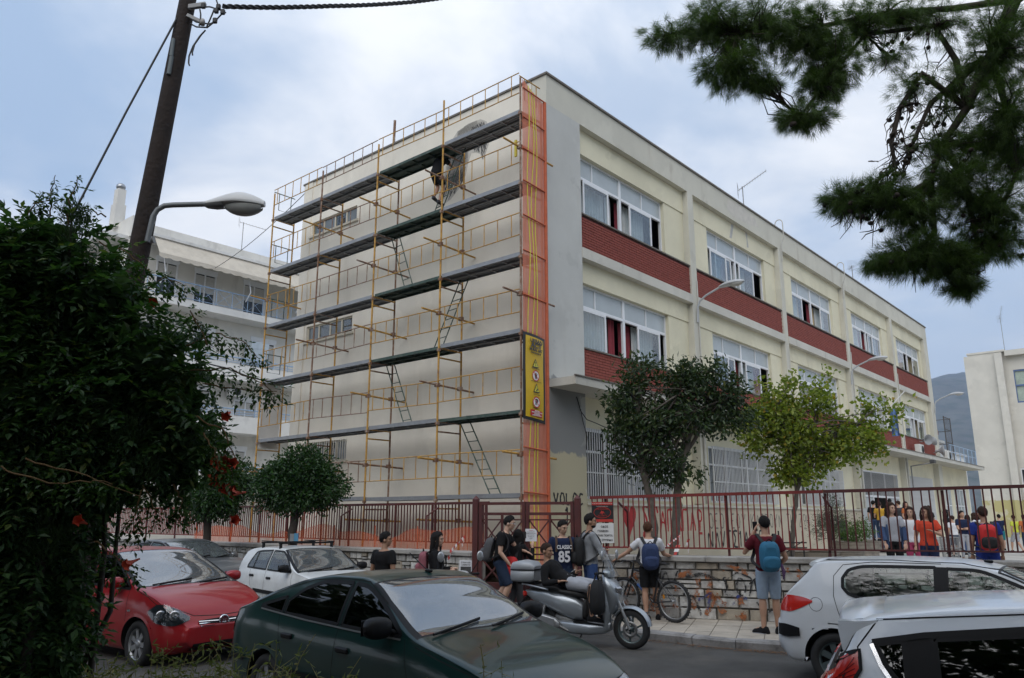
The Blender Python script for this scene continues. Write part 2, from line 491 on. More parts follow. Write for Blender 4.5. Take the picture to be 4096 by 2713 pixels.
# litter of dry leaves and soil in the gutter
mb=MB()
for i in range(900):
 t=rng.uniform(0,1);seg=rng.choice([3,4,5,5,6])
 if seg>=len(KERB)-1:continue
 a,b=Vector((*KERB[seg-1],0)),Vector((*KERB[seg],0));d=(b-a).normalized();n=Vector((-d.y,d.x,0))
 p=a+(b-a)*t-n*abs(rng.gauss(0,.13))-n*.02
 if p.x>6:continue
 s_=rng.uniform(.006,.02);an=rng.uniform(0,6.3);u=Vector((math.cos(an),math.sin(an),rng.uniform(-.3,.3)))*s_;w=Vector((-math.sin(an),math.cos(an),rng.uniform(-.3,.3)))*s_*.6
 p.z=.008+rng.uniform(0,.012)
 mb.add([p-u,p-w,p+u,p+w],[(0,1,2,3)])
tag(mb.build('dry_leaves',mat('leaf_litter',(.17,.09,.045),.95,.4,30)),kind='stuff')
# school yard behind the wall
yard_poly=[GP[0]+E1*.4,GP[1]+E1*.4,GP[2]+NR*.3,GP[3]+NR*.3,GP[4]+NR*.3]
yp=[(p.x,p.y)for p in yard_poly]
mb=MB()
near_z=[.5,.45,.33,.33,.33]
far=[(yp[0][0]+60,yp[0][1]+60),(60,80),(80,60)]
sheet('yard',yp+[(60,25),(110,60),(90,110),(20,110),(yp[0][0]+15,yp[0][1]+22)],near_z+[.5,.55,.55,.55,.55],M_yard)
# ------------------------------------------------------------------ the school (local x along the long facade, y along the scaffolded wall)
def plaster(name,col,stain=(.3,.27,.2),samt=.35,paint=None,bump=.12,patch=.45):
 """painted render: faint mottling, runs of dirt, optional paint bands at fixed heights with rough edges"""
 m=bpy.data.materials.new(name);m.use_nodes=True
 N,L=m.node_tree.nodes,m.node_tree.links;b=N['Principled BSDF']
 b.inputs['Roughness'].default_value=.88;b.inputs['Specular IOR Level'].default_value=.25
 g=N.new('ShaderNodeNewGeometry');pos=g.outputs['Position']
 def ns(scale,detail=6,st=(1,1,1)):
  mp=N.new('ShaderNodeMapping');mp.inputs['Scale'].default_value=st;L.new(pos,mp.inputs[0])
  n=N.new('ShaderNodeTexNoise');n.inputs['Scale'].default_value=scale;n.inputs['Detail'].default_value=detail
  n.inputs['Roughness'].default_value=.62;L.new(mp.outputs[0],n.inputs['Vector']);return n.outputs['Fac']
 def rng_(f,a,b_,c,d):
  r=N.new('ShaderNodeMapRange');r.inputs[1].default_value=a;r.inputs[2].default_value=b_;r.inputs[3].default_value=c;r.inputs[4].default_value=d
  L.new(f,r.inputs[0]);return r.outputs[0]
 def mixc(f,a,b_):
  x=N.new('ShaderNodeMixRGB');L.new(f,x.inputs[0])
  for i,q in((1,a),(2,b_)):
   if hasattr(q,'links'):L.new(q,x.inputs[i])
   else:x.inputs[i].default_value=(*q,1)
  return x.outputs[0]
 c=mixc(rng_(ns(.7),.35,.65,0,1),tuple(v*.93 for v in col),tuple(min(1,v*1.05)for v in col))
 if paint:
  sz=N.new('ShaderNodeSeparateXYZ');L.new(pos,sz.inputs[0])
  wob=rng_(ns(2.5),.3,.7,-.10,.10)
  ad=N.new('ShaderNodeMath');ad.operation='ADD';L.new(sz.outputs[2],ad.inputs[0]);L.new(wob,ad.inputs[1])
  for z0,pc in paint:
   c=mixc(rng_(ad.outputs[0],z0-.02,z0+.02,1,0),c,pc)
 c=mixc(rng_(ns(1.6,8,(1,1,.16)),.56,.78,0,samt),c,stain)
 c=mixc(rng_(ns(.42,7),.56,.59,0,.55),c,tuple(min(1,v*1.10)for v in col));c=mixc(rng_(ns(.9,9),.63,.66,0,patch),c,tuple(v*.80 for v in col))
 L.new(c,b.inputs['Base Color'])
 bp=N.new('ShaderNodeBump');bp.inputs['Strength'].default_value=bump;bp.inputs['Distance'].default_value=.02
 L.new(ns(45,3),bp.inputs['Height']);L.new(bp.outputs[0],b.inputs['Normal'])
 return m
P_side=plaster('render_beige',(.75,.70,.60),(.46,.41,.32),.30,patch=.10)
P_grey=plaster('render_grey_white',(.50,.50,.47),(.34,.31,.27),.30,paint=[(5.3,(.25,.255,.25)),(3.45,(.48,.44,.31))])
P_frame=plaster('render_offwhite',(.57,.55,.47),(.36,.31,.25),.58)
P_cream=plaster('render_cream',(.69,.645,.48),(.45,.38,.25),.30)
P_base=plaster('painted_brick_base',(.52,.46,.35),(.36,.31,.24),.35,bump=.2)
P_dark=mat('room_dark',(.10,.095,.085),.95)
M_brick=mat('red_brick',(.24,.055,.038),.85,.22,9,bump=.2,bscale=80,dirt=(.2,.05,.04),dscale=5,damt=.5,coords='World')
M_mortar=mat('brick_mortar',(.085,.024,.02),.95,.15,9)
M_cope=mat('roof_edge',(.16,.145,.125),.9,.3,5,coords='World')
M_slab=plaster('concrete_white',(.55,.53,.47),(.24,.23,.2),.6)
M_alu=mat('white_window_metal',(.74,.75,.76),.45,.06,4)
M_frost=mat('frosted_pane',(.40,.44,.45),.25,.10,1.5,spec=.6,coords='World')
G_win=glass('window_glass',(.80,.85,.86),1.55)
M_cred=mat('red_curtain',(.25,.035,.045),.9,.25,5,coords='World')
M_cwht=mat('white_curtain',(.62,.62,.60),.9,.1,5,coords='World')
M_ctan=mat('tan_curtain',(.50,.38,.23),.9,.15,5,coords='World')
M_grille=mat('grey_grille_metal',(.60,.61,.61),.5,.1,6)
M_pipe=mat('drain_pipe',(.50,.49,.45),.6,.15,6)
school=thing('school_building','three storey cream school building with red brick bands and a grey white corner pillar','building',(.92,19.0,0),R(49))
SL,SW,ZT=38.4,11.15,13.58
def holed(mb,axis,u0,u1,z0,z1,d0,d1,holes,mi=0):
 """wall of boxes with openings; axis 'x' runs along x (thickness in y), 'y' the other way"""
 us=sorted({u0,u1,*[h[0]for h in holes],*[h[1]for h in holes]})
 for a,b in zip(us[:-1],us[1:]):
  hs=sorted([(h[2],h[3])for h in holes if h[0]<=a+1e-6 and h[1]>=b-1e-6])
  z=z0
  for lo,hi in hs+[(z1,z1)]:
   if lo-z>1e-4:
    if axis=='x':mb.box((a,d0,z),(b,d1,lo),mi)
    else:mb.box((d0,a,z),(d1,b,lo),mi)
   z=max(z,hi)
WINX=[(1.55,6.40)]+[(8.05+7.62*i+1.34,8.05+7.62*i+6.20)for i in range(4)]
PIER=[(7.67+7.62*i,8.05+7.62*i)for i in range(4)]
BAY=[(1.5,7.67)]+[(8.05+7.62*i,7.67+7.62*(i+1))for i in range(3)]+[(8.05+7.62*3,37.55)]
FLOORS=[(10.1,11.97),(6.3,8.15)]
# side wall with three strip windows
mb=MB()
strip=[(8.02,10.55,11.50,12.0),(8.0,10.5,7.68,8.22),(8.0,10.4,3.62,4.26)]
holed(mb,'y',.52,SW,.3,ZT,0,.28,strip)
mb.box((-.035,SW-.55,.3),(-.001,SW-.1,ZT-.02))
mb.build('side_wall',P_side,school)
# corner pillar, parapet, piers
mb=MB();mb.box((0,0,.3),(1.5,.515,12.72));mb.build('corner_pillar',P_grey,school)
mb=MB();mb.box((0,0,12.72),(SL,.5,ZT));mb.build('parapet',P_frame,school)
mb=MB();mb.box((-.04,-.05,ZT),(SL+.04,.30,ZT+.06));mb.box((-.04,.303,ZT),(.32,SW+.04,ZT+.06));mb.build('roof_edge',M_cope,school)
for a,b in PIER+[(37.55,SL)]:
 mb=MB();mb.box((a,0,2.3),(b,.5,12.717));mb.build('pier',P_frame,school)
# roof and rear shell
mb=MB();mb.box((.29,.51,12.6),(SL,SW,12.9));mb.build('roof',M_cope,school)
mb=MB();mb.box((.29,SW-.25,.3),(SL-.3,SW,12.59));mb.box((SL-.28,.51,.3),(SL,SW,12.59));mb.build('rear_wall',P_side,school)
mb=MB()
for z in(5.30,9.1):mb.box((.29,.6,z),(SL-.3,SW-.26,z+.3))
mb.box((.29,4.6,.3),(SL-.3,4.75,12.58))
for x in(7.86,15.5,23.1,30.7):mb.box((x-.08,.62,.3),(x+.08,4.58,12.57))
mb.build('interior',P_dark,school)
# recessed cream walls per bay
mb=MB()
for k,(bx0,bx1)in enumerate(BAY):
 w0,w1=WINX[k]
 for(s,h),top in zip(FLOORS,(12.717,8.78)):
  holed(mb,'x',bx0,bx1,s-.12,h,.22,.45,[(w0,w1,s-.12,h)])
  mb.box((bx0,.19,h),(bx1,.45,top))
mb.build('facade_wall',P_cream,school)
# white slab bands and brick spandrels
mb=MB()
for bx0,bx1 in BAY:mb.box((bx0,-.03,8.76),(bx1,.46,9.05))
mb.build('floor_band',M_slab,school)
BW,BH,JT=.25,.065,.012
bev=.004
def brick_mesh(L):
 m_=MB();m_.bbox((0,0,0),(L/2,.02,BH/2),.006);return m_.mesh('brick',M_brick)
full,half=brick_mesh(BW),brick_mesh(BW/2-.006)
for k,(bx0,bx1)in enumerate(BAY):
 for fi,(z0,z1)in enumerate(((9.05,10.05),(5.24,6.25))):
  pb=MB();pb.box((bx0,.085,z0),(bx1,.2,z1));pb.box((bx0,.02,z1),(bx1,.21,z1+.04),1)
  panel=pb.build('brick_panel',[M_mortar,M_cope],school)
  rows=int((z1-z0)/(BH+JT));single=(k==0 and fi==0)
  sb=MB()
  for r in range(rows):
   z=z0+.012+r*(BH+JT)+BH/2;x=bx0+.005;first=True
   while x<bx1-.06:
    L=BW/2-.006 if(first and r%2)else BW
    L=min(L,bx1-x-.004);first=False
    dy=rng.uniform(-.003,.003)
    if single and abs(L-BW)<.001:link('brick',full,panel,(x+L/2,.075+dy,z))
    elif single:
     m_=MB();m_.bbox((0,0,0),(L/2,.02,BH/2),.006);m_.build('brick',M_brick,panel,(x+L/2,.075+dy,z))
    else:
     a=(x,.058+dy,z-BH/2);b=(x+L,.10,z+BH/2);q=len(sb.v)
     sb.v+=[(a[0],a[1],a[2]),(b[0],a[1],a[2]),(b[0],a[1],b[2]),(a[0],a[1],b[2]),(a[0],b[1],a[2]),(b[0],b[1],a[2]),(b[0],b[1],b[2]),(a[0],b[1],b[2])]
     for f in((0,1,2,3),(0,4,5,1),(1,5,6,2),(2,6,7,3),(3,7,4,0)):sb.f.append([i+q for i in f]);sb.mi.append(0);sb.sm.append(False)
    x+=L+JT
  if not single:tag(sb.build('bricks',M_brick,panel),kind='stuff')
def curtain(x0,x1,z0,z1,y,m,parent,amp=.035,seed=0):
 g=random.Random(seed);n=max(6,int((x1-x0)/.03));top=[];bot=[]
 for i in range(n+1):
  x=x0+(x1-x0)*i/n;o=amp*math.sin(i*1.35+g.uniform(-.3,.3))
  top.append((x,y+o*.6,z1));bot.append((x+g.uniform(-.01,.01),y+o,z0))
 mb=MB();mb.loft([bot,top],closed=False,caps=False);return mb.build('curtain',m,parent)
def classroom_window(x0,x1,z0,z1,slide,cur,seed):
 """white metal window: four fixed top lights, two sliding sashes in each half"""
 y=.36;mb=MB();w=x1-x0;xm=(x0+x1)/2;zt=z1-(z1-z0)*.34
 z0-=.06
 for a,b in(((x0,y-.03,z0),(x0+.06,y+.04,z1)),((x1-.06,y-.03,z0),(x1,y+.04,z1)),((xm-.06,y-.03,z0+.001),(xm+.06,y+.04,z1-.001)),((x0+.061,y-.028,z1-.06),(xm-.061,y+.04,z1-.002)),((xm+.061,y-.028,z1-.06),(x1-.061,y+.04,z1-.002)),((x0+.061,y-.034,zt-.04),(xm-.061,y+.04,zt+.04)),((xm+.061,y-.034,zt-.04),(x1-.061,y+.04,zt+.04)),((x0+.061,y-.028,z0+.002),(xm-.061,y+.04,z0+.09)),((xm+.061,y-.028,z0+.002),(x1-.061,y+.04,z0+.09))):mb.box(a,b)
 fr=[]
 for h,(a,b)in enumerate(((x0+.06,xm-.06),(xm+.06,x1-.06))):
  c=a+(b-a)*(.40 if h==0 else .52)
  mb.box((c-.022,y-.025,zt+.041),(c+.022,y+.035,z1-.061));fr.append((a,c,b))
 win=mb.build('window',M_alu,school)
 for a,c,b in fr:
  for u,v in((a,c-.022),(c+.022,b)):
   p=MB();p.box((u,y,zt+.04),(v,y+.012,z1-.06));p.build('pane',M_frost,win)
 for h,(a,c,b)in enumerate(fr):
  hw=(b-a)*.56
  for q,s in enumerate(slide[h]):
   u=a+(b-a-hw)*s;dy=.0 if q==0 else .035
   sb=MB();zz0,zz1=z0+.09,zt-.04
   for A,B in(((u,y-.05+dy,zz0),(u+.07,y-.018+dy,zz1)),((u+hw-.07,y-.05+dy,zz0),(u+hw,y-.018+dy,zz1)),((u+.07,y-.048+dy,zz0),(u+hw-.07,y-.02+dy,zz0+.07)),((u+.07,y-.048+dy,zz1-.07),(u+hw-.07,y-.02+dy,zz1))):sb.box(A,B)
   sb.build('sash',M_alu,win)
   g=MB();g.box((u+.07,y-.036+dy,zz0+.07),(u+hw-.07,y-.03+dy,zz1-.07));g.build('pane',G_win,win)
 mm={'r':M_cred,'w':M_cwht,'t':M_ctan}
 for i,(s,e,c)in enumerate(cur):
  curtain(x0+.07+(w-.14)*s,x0+.07+(w-.14)*e,z0+.05,zt,y+.22+.04*(i%2),mm[c],win,seed=seed+i)
CUR=[[(.06,.12,'t'),(.1,.4,'w'),(.40,.46,'w'),(.52,.60,'r'),(.60,.86,'w')],[(.02,.08,'r'),(.1,.36,'w'),(.36,.44,'r'),(.55,.80,'w')],[(.02,.28,'w'),(.3,.34,'t'),(.52,.60,'r'),(.6,.72,'t'),(.72,.97,'w')],[(.06,.38,'w'),(.4,.46,'r'),(.54,.64,'r'),(.66,.95,'w')],[(.06,.30,'w'),(.3,.44,'r'),(.72,.98,'t')]]
CUR2=[[(.04,.32,'w'),(.32,.40,'w'),(.40,.47,'r'),(.52,.66,'r'),(.66,.92,'w')],[(.02,.28,'w'),(.5,.55,'r'),(.55,.82,'w'),(.82,.97,'r')],[(.03,.22,'w'),(.22,.28,'t'),(.28,.46,'r'),(.54,.8,'w')],[(.04,.3,'w'),(.34,.42,'t'),(.5,.8,'w'),(.86,.97,'t')],[(.04,.26,'w'),(.5,.7,'w'),(.74,.98,'t')]]
SLD=[[(.42,),(.42,)],[(.3,.75),(.2,)],[(.0,),(1.0,)],[(.25,),(.9,.3)],[(.2,),(.9,)]]
SLD2=[[(.12,),(.65,)],[(.0,.55),(.25,)],[(.1,.9),(.5,)],[(.1,),(.4,.9)],[(.1,.5),(.6,)]]
for k,(a,b)in enumerate(WINX):
 classroom_window(a,b,10.1,11.97,SLD[k],CUR[k],10*k)
 classroom_window(a,b,6.3,8.15,SLD2[k],CUR2[k],10*k+5)
# canopy over the ground floor (runs on past the end of the building)
mb=MB();mb.box((-.0,-.80,5.02),(46.5,-.001,5.22));mb.box((1.5,.0,5.02),(46.5,.3,5.219));mb.box((-.03,-.83,5.22),(46.5,-.78,5.25),1);mb.box((SL+.01,.3,5.02),(46.5,6.5,5.215))
mb.build('canopy',[M_slab,M_cope],school)
# ground floor walls with barred windows
GW=[(1.62,6.25,2.36,4.17),(8.75,13.75,2.36,4.18),(16.5,21.0,2.36,3.9)]
mb=MB()
holed(mb,'x',1.5,23.0,2.26,5.02,.30,.5,GW)
holed(mb,'x',23.4,46.4,.4,5.02,.30,.5,[(23.6,29.9,.45,4.1),(31.2,36.3,1.4,4.1),(38.6,41.4,.5,3.7),(42.2,45.6,.5,3.7)])
mb.build('ground_floor_wall',P_cream,school)
mb=MB();mb.box((1.502,.02,.3),(22.9,.29,2.20));mb.build('base_wall',P_base,school)
mb=MB();mb.box((1.503,-.03,2.20),(22.9,.30,2.26));mb.build('ledge',P_frame,school)
mb=MB();mb.box((38.41,.5,.4),(46.4,7,5.0));mb.build('annex_wall',P_cream,school)
def barred(x0,x1,z0,z1,y=.14,step=.105,rails=(.36,.66)):
 mb=MB();mb.add([(x0,.35,z0),(x1,.35,z0),(x1,.35,z1),(x0,.35,z1)],[(0,1,2,3)]);pane=mb.build('window',glass('dark_window_glass',(.45,.48,.48),1.5),school)
 b=MB()
 n=4
 for i in range(n+1):
  x=x0+(x1-x0)*i/n;b.box((x-.035,.30,z0),(x+.035,.338,z1))
 for zz in(z0+.0,z0+(z1-z0)*.66,z1-.06):b.box((x0,.305,zz),(x1,.335,zz+.06))
 b.build('frame',M_alu,pane)
 cb=0
 for s,e,c in((.03,.12,'w'),(.28,.34,'r'),(.40,.55,'w'),(.72,.80,'w')):
  curtain(x0+(x1-x0)*s,x0+(x1-x0)*e,z0,z1,.5,{'r':M_cred,'w':M_cwht}[c],pane,seed=int(x0*10)+cb);cb+=1
 gr=MB()
 for zz in[z0,z1-.03]+[z0+(z1-z0)*r_ for r_ in rails]:gr.box((x0,y-.015,zz),(x1,y+.015,zz+.03))
 for xx in(x0,(x0+x1)/2,x1):gr.box((xx-.02,y-.014,z0),(xx+.02,y+.31,z0+.04));gr.box((xx-.02,y-.02,z0),(xx+.02,y+.02,z1))
 grille=gr.build('window_grille',M_grille,school)
 bm_=MB();bm_.tube([(0,0,z0),(0,0,z1)],.015,6);me=bm_.mesh('bar',M_grille)
 n=int((x1-x0)/step)
 for i in range(1,n):link('bar',me,grille,(x0+(x1-x0)*i/n,y-.022,0))
for g in GW:barred(*g)
barred(31.2,36.3,1.4,4.1)
# entrance with metal doors under a barred fanlight
mb=MB()
mb.box((23.6,.30,2.85),(29.9,.36,2.95));mb.box((23.6,.30,4.04),(29.9,.36,4.1))
for x in(23.6,25.6,27.7,29.84):mb.box((x,.29,.45),(x+.06,.35,4.1))
ent=mb.build('entrance',M_alu,school)
bm_=MB();bm_.tube([(0,0,2.95),(0,0,4.05)],.012,6);me=bm_.mesh('bar',M_grille)
for i in range(44):link('bar',me,ent,(23.75+i*.14,.27,0))
for a_,b_ in((23.66,25.6),(27.76,29.84)):mb=MB();mb.box((a_,.33,.45),(b_,.36,2.84));mb.build('door',mat('grey_door',(.45,.47,.47),.5),ent)
for x0,x1 in((38.6,41.4),(42.2,45.6)):
 mb=MB();mb.box((x0,.36,.5),(x1,.4,3.7));
 for i in range(5):mb.box((x0+(x1-x0)*i/4-.03,.33,.5),(x0+(x1-x0)*i/4+.03,.359,3.7),1)
 for z in(.5,2.6,3.64):mb.box((x0+.03,.335,z),(x1-.03,.358,z+.06),1)
 mb.build('annex_window',[M_frost,M_alu],school)
# strip windows in the side wall
for i,(y0,y1,z0,z1)in enumerate(strip):
 mb=MB()
 for a,b in(((.06,y0,z0),(.12,y0+.05,z1)),((.06,y1-.05,z0),(.12,y1,z1)),((.062,y0+.05,z0),(.118,y1-.05,z0+.05)),((.062,y0+.05,z1-.05),(.118,y1-.05,z1))):mb.box(a,b)
 for k in range(1,4):yy=y0+(y1-y0)*k/4;mb.box((.064,yy-.03,z0+.05),(.116,yy+.03,z1-.05))
 mb.box((-.05,y0-.1,z0-.07),(.3,y1+.1,z0-.002))
 sw=mb.build('strip_window',mat('cream_window_frame',(.6,.55,.44),.6),school)
 for k in range(4):
  p=MB();p.box((.09,y0+(y1-y0)*k/4+.03,z0+.05),(.1,y0+(y1-y0)*(k+1)/4-.03,z1-.05))
  p.build('pane',G_win if(k+i)%2 else mat('hazy_pane',(.16,.18,.19),.12),sw)
 if i==2:
  for k in range(20):
   p=MB();p.box((-.012,y0+.06+(y1-y0-.12)*k/19-.012,z0),(.012,y0+.06+(y1-y0-.12)*k/19+.012,z1));p.build('bar',mat('white_bar',(.6,.58,.52),.6),sw)
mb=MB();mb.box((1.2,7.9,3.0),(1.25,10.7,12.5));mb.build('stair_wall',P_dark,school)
# downpipes, vent pipes on the parapet
for x in(7.86,23.12,30.74):
 mb=MB();mb.tube([(x,-.05,2.3),(x,-.05,5.0)],.045,8);mb.tube([(x+.12,-.03,5.25),(x+.12,-.03,9.6)],.02,6);mb.build('downpipe',M_pipe,school)
for x in(15.5,22.9):
 mb=MB()
 pts=[(x,.12,13.6),(x,.12,13.85)]+[(x,.12-.16+.16*math.cos(t),13.85+.16*math.sin(t))for t in np.linspace(.4,PI,6)]+[(x,-.2,13.2),(x+.05,-.06,12.9),(x+.05,-.05,12.2)]
 mb.tube(pts,.022,6);mb.build('vent_pipe',M_pipe,school)
# sprayed writing
M_spR=mat('red_spray',(.42,.03,.03),.8,.15,8);M_spK=mat('black_spray',(.02,.02,.022),.8,.2,8);M_spG=mat('faded_spray',(.15,.135,.12),.9,.3,6)
gx=(1,0,0);gz=(0,0,1)
hb=MB();hp=[(16*math.sin(t)**3/16,(13*math.cos(t)-5*math.cos(2*t)-2*math.cos(3*t)-math.cos(4*t))/16)for t in np.linspace(0,2*PI,40)[:-1]]
hb.add([(3.45+.33*x,.016,1.88+.42*z*(1.0 if z>0 else 1.15))for x,z in hp],[tuple(range(len(hp)))[::-1]]);hb.build('painted_heart',M_spR,school)
def wall_text(body,x,z,h,w,step,th,m,seed,y=.02):graffiti('spray_letter',body,m,(x,y,z),gx,gz,h,w,step,th,school,seed)
wall_text("S'",4.1,1.35,.85,.48,.55,.075,M_spR,3);wall_text("AGAPAQ",5.05,1.5,.62,.3,.42,.065,M_spR,4)
wall_text("OEO EOY KLEBOYN TH ZQH TOS",8.0,1.55,.46,.27,.385,.04,M_spG,5);wall_text("KOTAROYN M",18.4,1.3,.46,.28,.4,.04,M_spG,6)
wall_text("NLVTS1ANTE",7.9,.95,.52,.3,.42,.065,M_spK,7)
wall_text("VOlOC",.12,2.2,.27,.17,.25,.05,M_spK,8,0.0);wall_text("1",.55,1.7,.45,.2,.3,.06,M_spK,9,0.0);wall_text("MAN",.25,1.0,.3,.2,.28,.06,M_spK,12,0.0)
# grey filler where the render has been patched
M_fill=mat('plaster_filler',(.44,.43,.41),.9,.15,5)
for yy,pts in((.187,[(11.42,12.7),(11.62,12.7),(11.5,12.4),(11.38,12.1),(11.18,12.08),(11.3,12.35)]),(.187,[(12.62,12.7),(12.82,12.7),(12.78,12.45),(12.85,12.12),(12.68,12.1),(12.7,12.4)]),(-.003,[(10.8,13.45),(11.6,13.5),(13.2,13.4),(13.5,13.1),(12.6,12.95),(11.2,12.85),(10.75,13.0)])):
 mb=MB();mb.add([(x,yy,z)for x,z in pts],[tuple(range(len(pts)))]);mb.build('plaster_patch',M_fill if yy>0 else mat('pale_filler',(.56,.53,.47),.9,.12,4),school)
# half-finished engraving-style portrait on the side wall (generic head made of hatch lines)
M_ink=mat('mural_grey',(.07,.068,.066),.85,.15,10);M_ink2=mat('mural_light',(.50,.47,.41),.85,.1,10)
def mural():
 kz=[0]
 def pt(y,z,d=.006):
  kz[0]=(kz[0]+1)%97
  return(-d-(kz[0]*.00006 if d>.004 else 0),2.05+(y-.86)*.95,10.85+(z-8.95)*.67)
 outline=[(3.05,8.95),(3.0,9.7),(2.85,10.5),(2.75,11.15),(2.62,11.75),(2.25,12.22),(1.75,12.38),(1.25,12.33),(1.0,12.1),(.86,11.6),(.9,11.0),(1.05,10.55),(1.14,10.35),(1.25,10.7),(1.42,10.85),(1.62,10.9),(1.75,10.5),(1.85,10.0),(2.1,9.5),(2.5,9.1)]
 mb=MB();mb.add([pt(y,z,.003)for y,z in outline],[tuple(range(len(outline)))]);mural_o=mb.build('mural',M_ink2,school)
 g=random.Random(5)
 def inside(y,z):
  c=False
  for i in range(len(outline)):
   (a,b),(c_,d)=outline[i-1],outline[i]
   if(b>z)!=(d>z)and y<(c_-a)*(z-b)/(d-b)+a:c=not c
  return c
 hb=MB()
 def stroke(p,q,w,bend):
  n=6;A=[];B=[]
  for i in range(n+1):
   t=i/n;y=p[0]+(q[0]-p[0])*t;z=p[1]+(q[1]-p[1])*t+bend*math.sin(PI*t)
   if not inside(y,z):
    if len(A)>1:break
    A=[];B=[];continue
   ww=w*math.sin(PI*(t*.8+.1));A.append(pt(y,z+ww));B.append(pt(y,z-ww))
  k=len(A)
  if k>1:hb.add(A+B,[(i,i+1,k+i+1,k+i)for i in range(k-1)])
 for i in range(60):
  z=9.9+i*.03;stroke((2.95-.3*(z-9.9),z),(1.75,z+.06),.007+.005*abs(math.sin(z*3)),-.07)
 for i in range(34):
  z=11.6+i*.022;stroke((2.8,z-.15),(1.1,z+.05),.004,.08)
 for i in range(150):
  y=g.uniform(1.8,3.0);z=g.uniform(9.0,10.4);vb=[(y,z),(y-.03,z-.0)]
  L=g.uniform(.2,.45);w=.011
  if inside(y,z)and inside(y+.1,z-L):hb.add([pt(y-w,z),pt(y+w,z),pt(y+.12+w*.2,z-L),pt(y+.10,z-L)],[(0,1,2,3)])
 for i in range(150):
  y=g.uniform(.88,1.7);z=g.uniform(10.6,12.2);L=g.uniform(.2,.4);w=.012
  if inside(y,z)and inside(y-.05,z-L):hb.add([pt(y-w,z),pt(y+w,z),pt(y-.05+w*.2,z-L),pt(y-.07,z-L)],[(0,1,2,3)])
 for cy,cz in((2.62,11.02),(2.12,11.10)):
  hb.add([pt(cy+.13*math.cos(t),cz+.05*math.sin(t),.008)for t in np.linspace(0,2*PI,15)[:-1]],[tuple(range(14))])
 for k in range(12):
  t=k/12*PI*1.5;a,b=(1.5+.13*math.cos(t),11.25+.25*math.sin(t)),(1.5+.17*math.cos(t+.2),11.25+.31*math.sin(t+.2))
  hb.add([pt(*a,.009),pt(a[0]+.02,a[1],.009),pt(b[0]+.02,b[1],.009),pt(*b,.009)],[(0,1,2,3)])
 hb.build('hatching',M_ink,mural_o)
mural()
# ------------------------------------------------------------------ scaffolding on the side wall
def rust(name,c1,c2,scale=7):
 m=mat(name,c1,.75,.2,9,dirt=c2,dscale=scale,damt=.9,coords='World');return m
M_yel=rust('ochre_scaffold_paint',(.50,.28,.055),(.20,.10,.05))
M_brn=rust('rusty_scaffold_paint',(.20,.105,.06),(.42,.36,.3))
M_grn=rust('green_scaffold_paint',(.045,.085,.065),(.2,.22,.2))
M_galv=mat('galvanised_deck',(.30,.31,.32),.5,.2,8,metal=.4,dirt=(.2,.19,.19),dscale=4,damt=.6,coords='World')
M_gdk=mat('green_deck',(.04,.07,.055),.7,.3,6,dirt=(.16,.18,.16),dscale=5,damt=.5,coords='World')
scaf=thing('scaffolding','yellow tube scaffolding with metal decks standing against the blank school wall','scaffolding',(.92,19.0,0),R(49))
XO,XI=-1.37,-.55
SY=[-.25+2.77*k for k in range(5)]
PZ=[2.40+1.893*k for k in range(6)]
sr=random.Random(3)
for k,y in enumerate(SY):
 for x,top in((XO,(13.15 if k==1 else 12.75)),(XI,11.95 if k!=0 else 12.35)):
  z=.5
  mb=MB();mb.tube([(x,y,.45),(x,y,top)],.026,8);mb.box((x-.08,y-.08,.44),(x+.08,y+.08,.45))
  st=mb.build('standard',M_yel if(k+(x==XI))%3 else M_brn,scaf)
  if x==XO:
   for zz in PZ:cb=MB();cb.box((x-.04,y-.04,zz-.13),(x+.04,y+.04,zz-.06));cb.build('coupler',M_brn,st)
 for j,z in enumerate(PZ):
  mb=MB();mb.tube([(XO,y,z-.05),(XI,y,z-.05)],.022,6);mb.tube([(XO,y,z-.30),(XI,y,z-.30)],.022,6);mb.build('transom',M_yel if(j+k)%2 else M_brn,scaf)
  if k in(1,2)or(k in(0,3)and j%2)or k==4 and j in(1,4):
   zz=z-1.02 if j else z-.6
   if zz>.9:
    mb=MB();mb.tube([(-1.95,y+.05,zz+.04),(-.02,y+.05,zz-.02)],.026,8);mb.build('wall_tie',M_yel if(j+k)%3 else M_brn,scaf)
    for x_ in(XO,XI):cb=MB();cb.box((x_-.045,y-.03,zz-.04),(x_+.045,y+.09,zz+.06));cb.build('coupler',M_brn,scaf)
# guard frames on the outer side: two rails and seven bars per bay
for j,z in enumerate(PZ):
 for b in range(4):
  y0,y1=SY[b]+.02,SY[b+1]-.02;m=[M_yel,M_yel,M_brn][(j*3+b)%3]
  r0,r1=z+.44,z+1.0
  dz=sr.uniform(-.03,.03)
  mb=MB();mb.tube([(XO-.03,y0,r0+dz),(XO-.03,y1,r0-dz)],.014,6);mb.tube([(XO-.03,y0,r1+dz),(XO-.03,y1,r1-dz)],.014,6)
  gf=mb.build('guard_rail',m,scaf)
  bm_=MB();bm_.tube([(0,0,r0),(0,0,r1)],.012,6);me=bm_.mesh('bar',m)
  for q in range(6):link('bar',me,gf,(XO-.03,y0+(y1-y0)*(q+.55)/6,dz*(1-2*(q+.5)/6)))
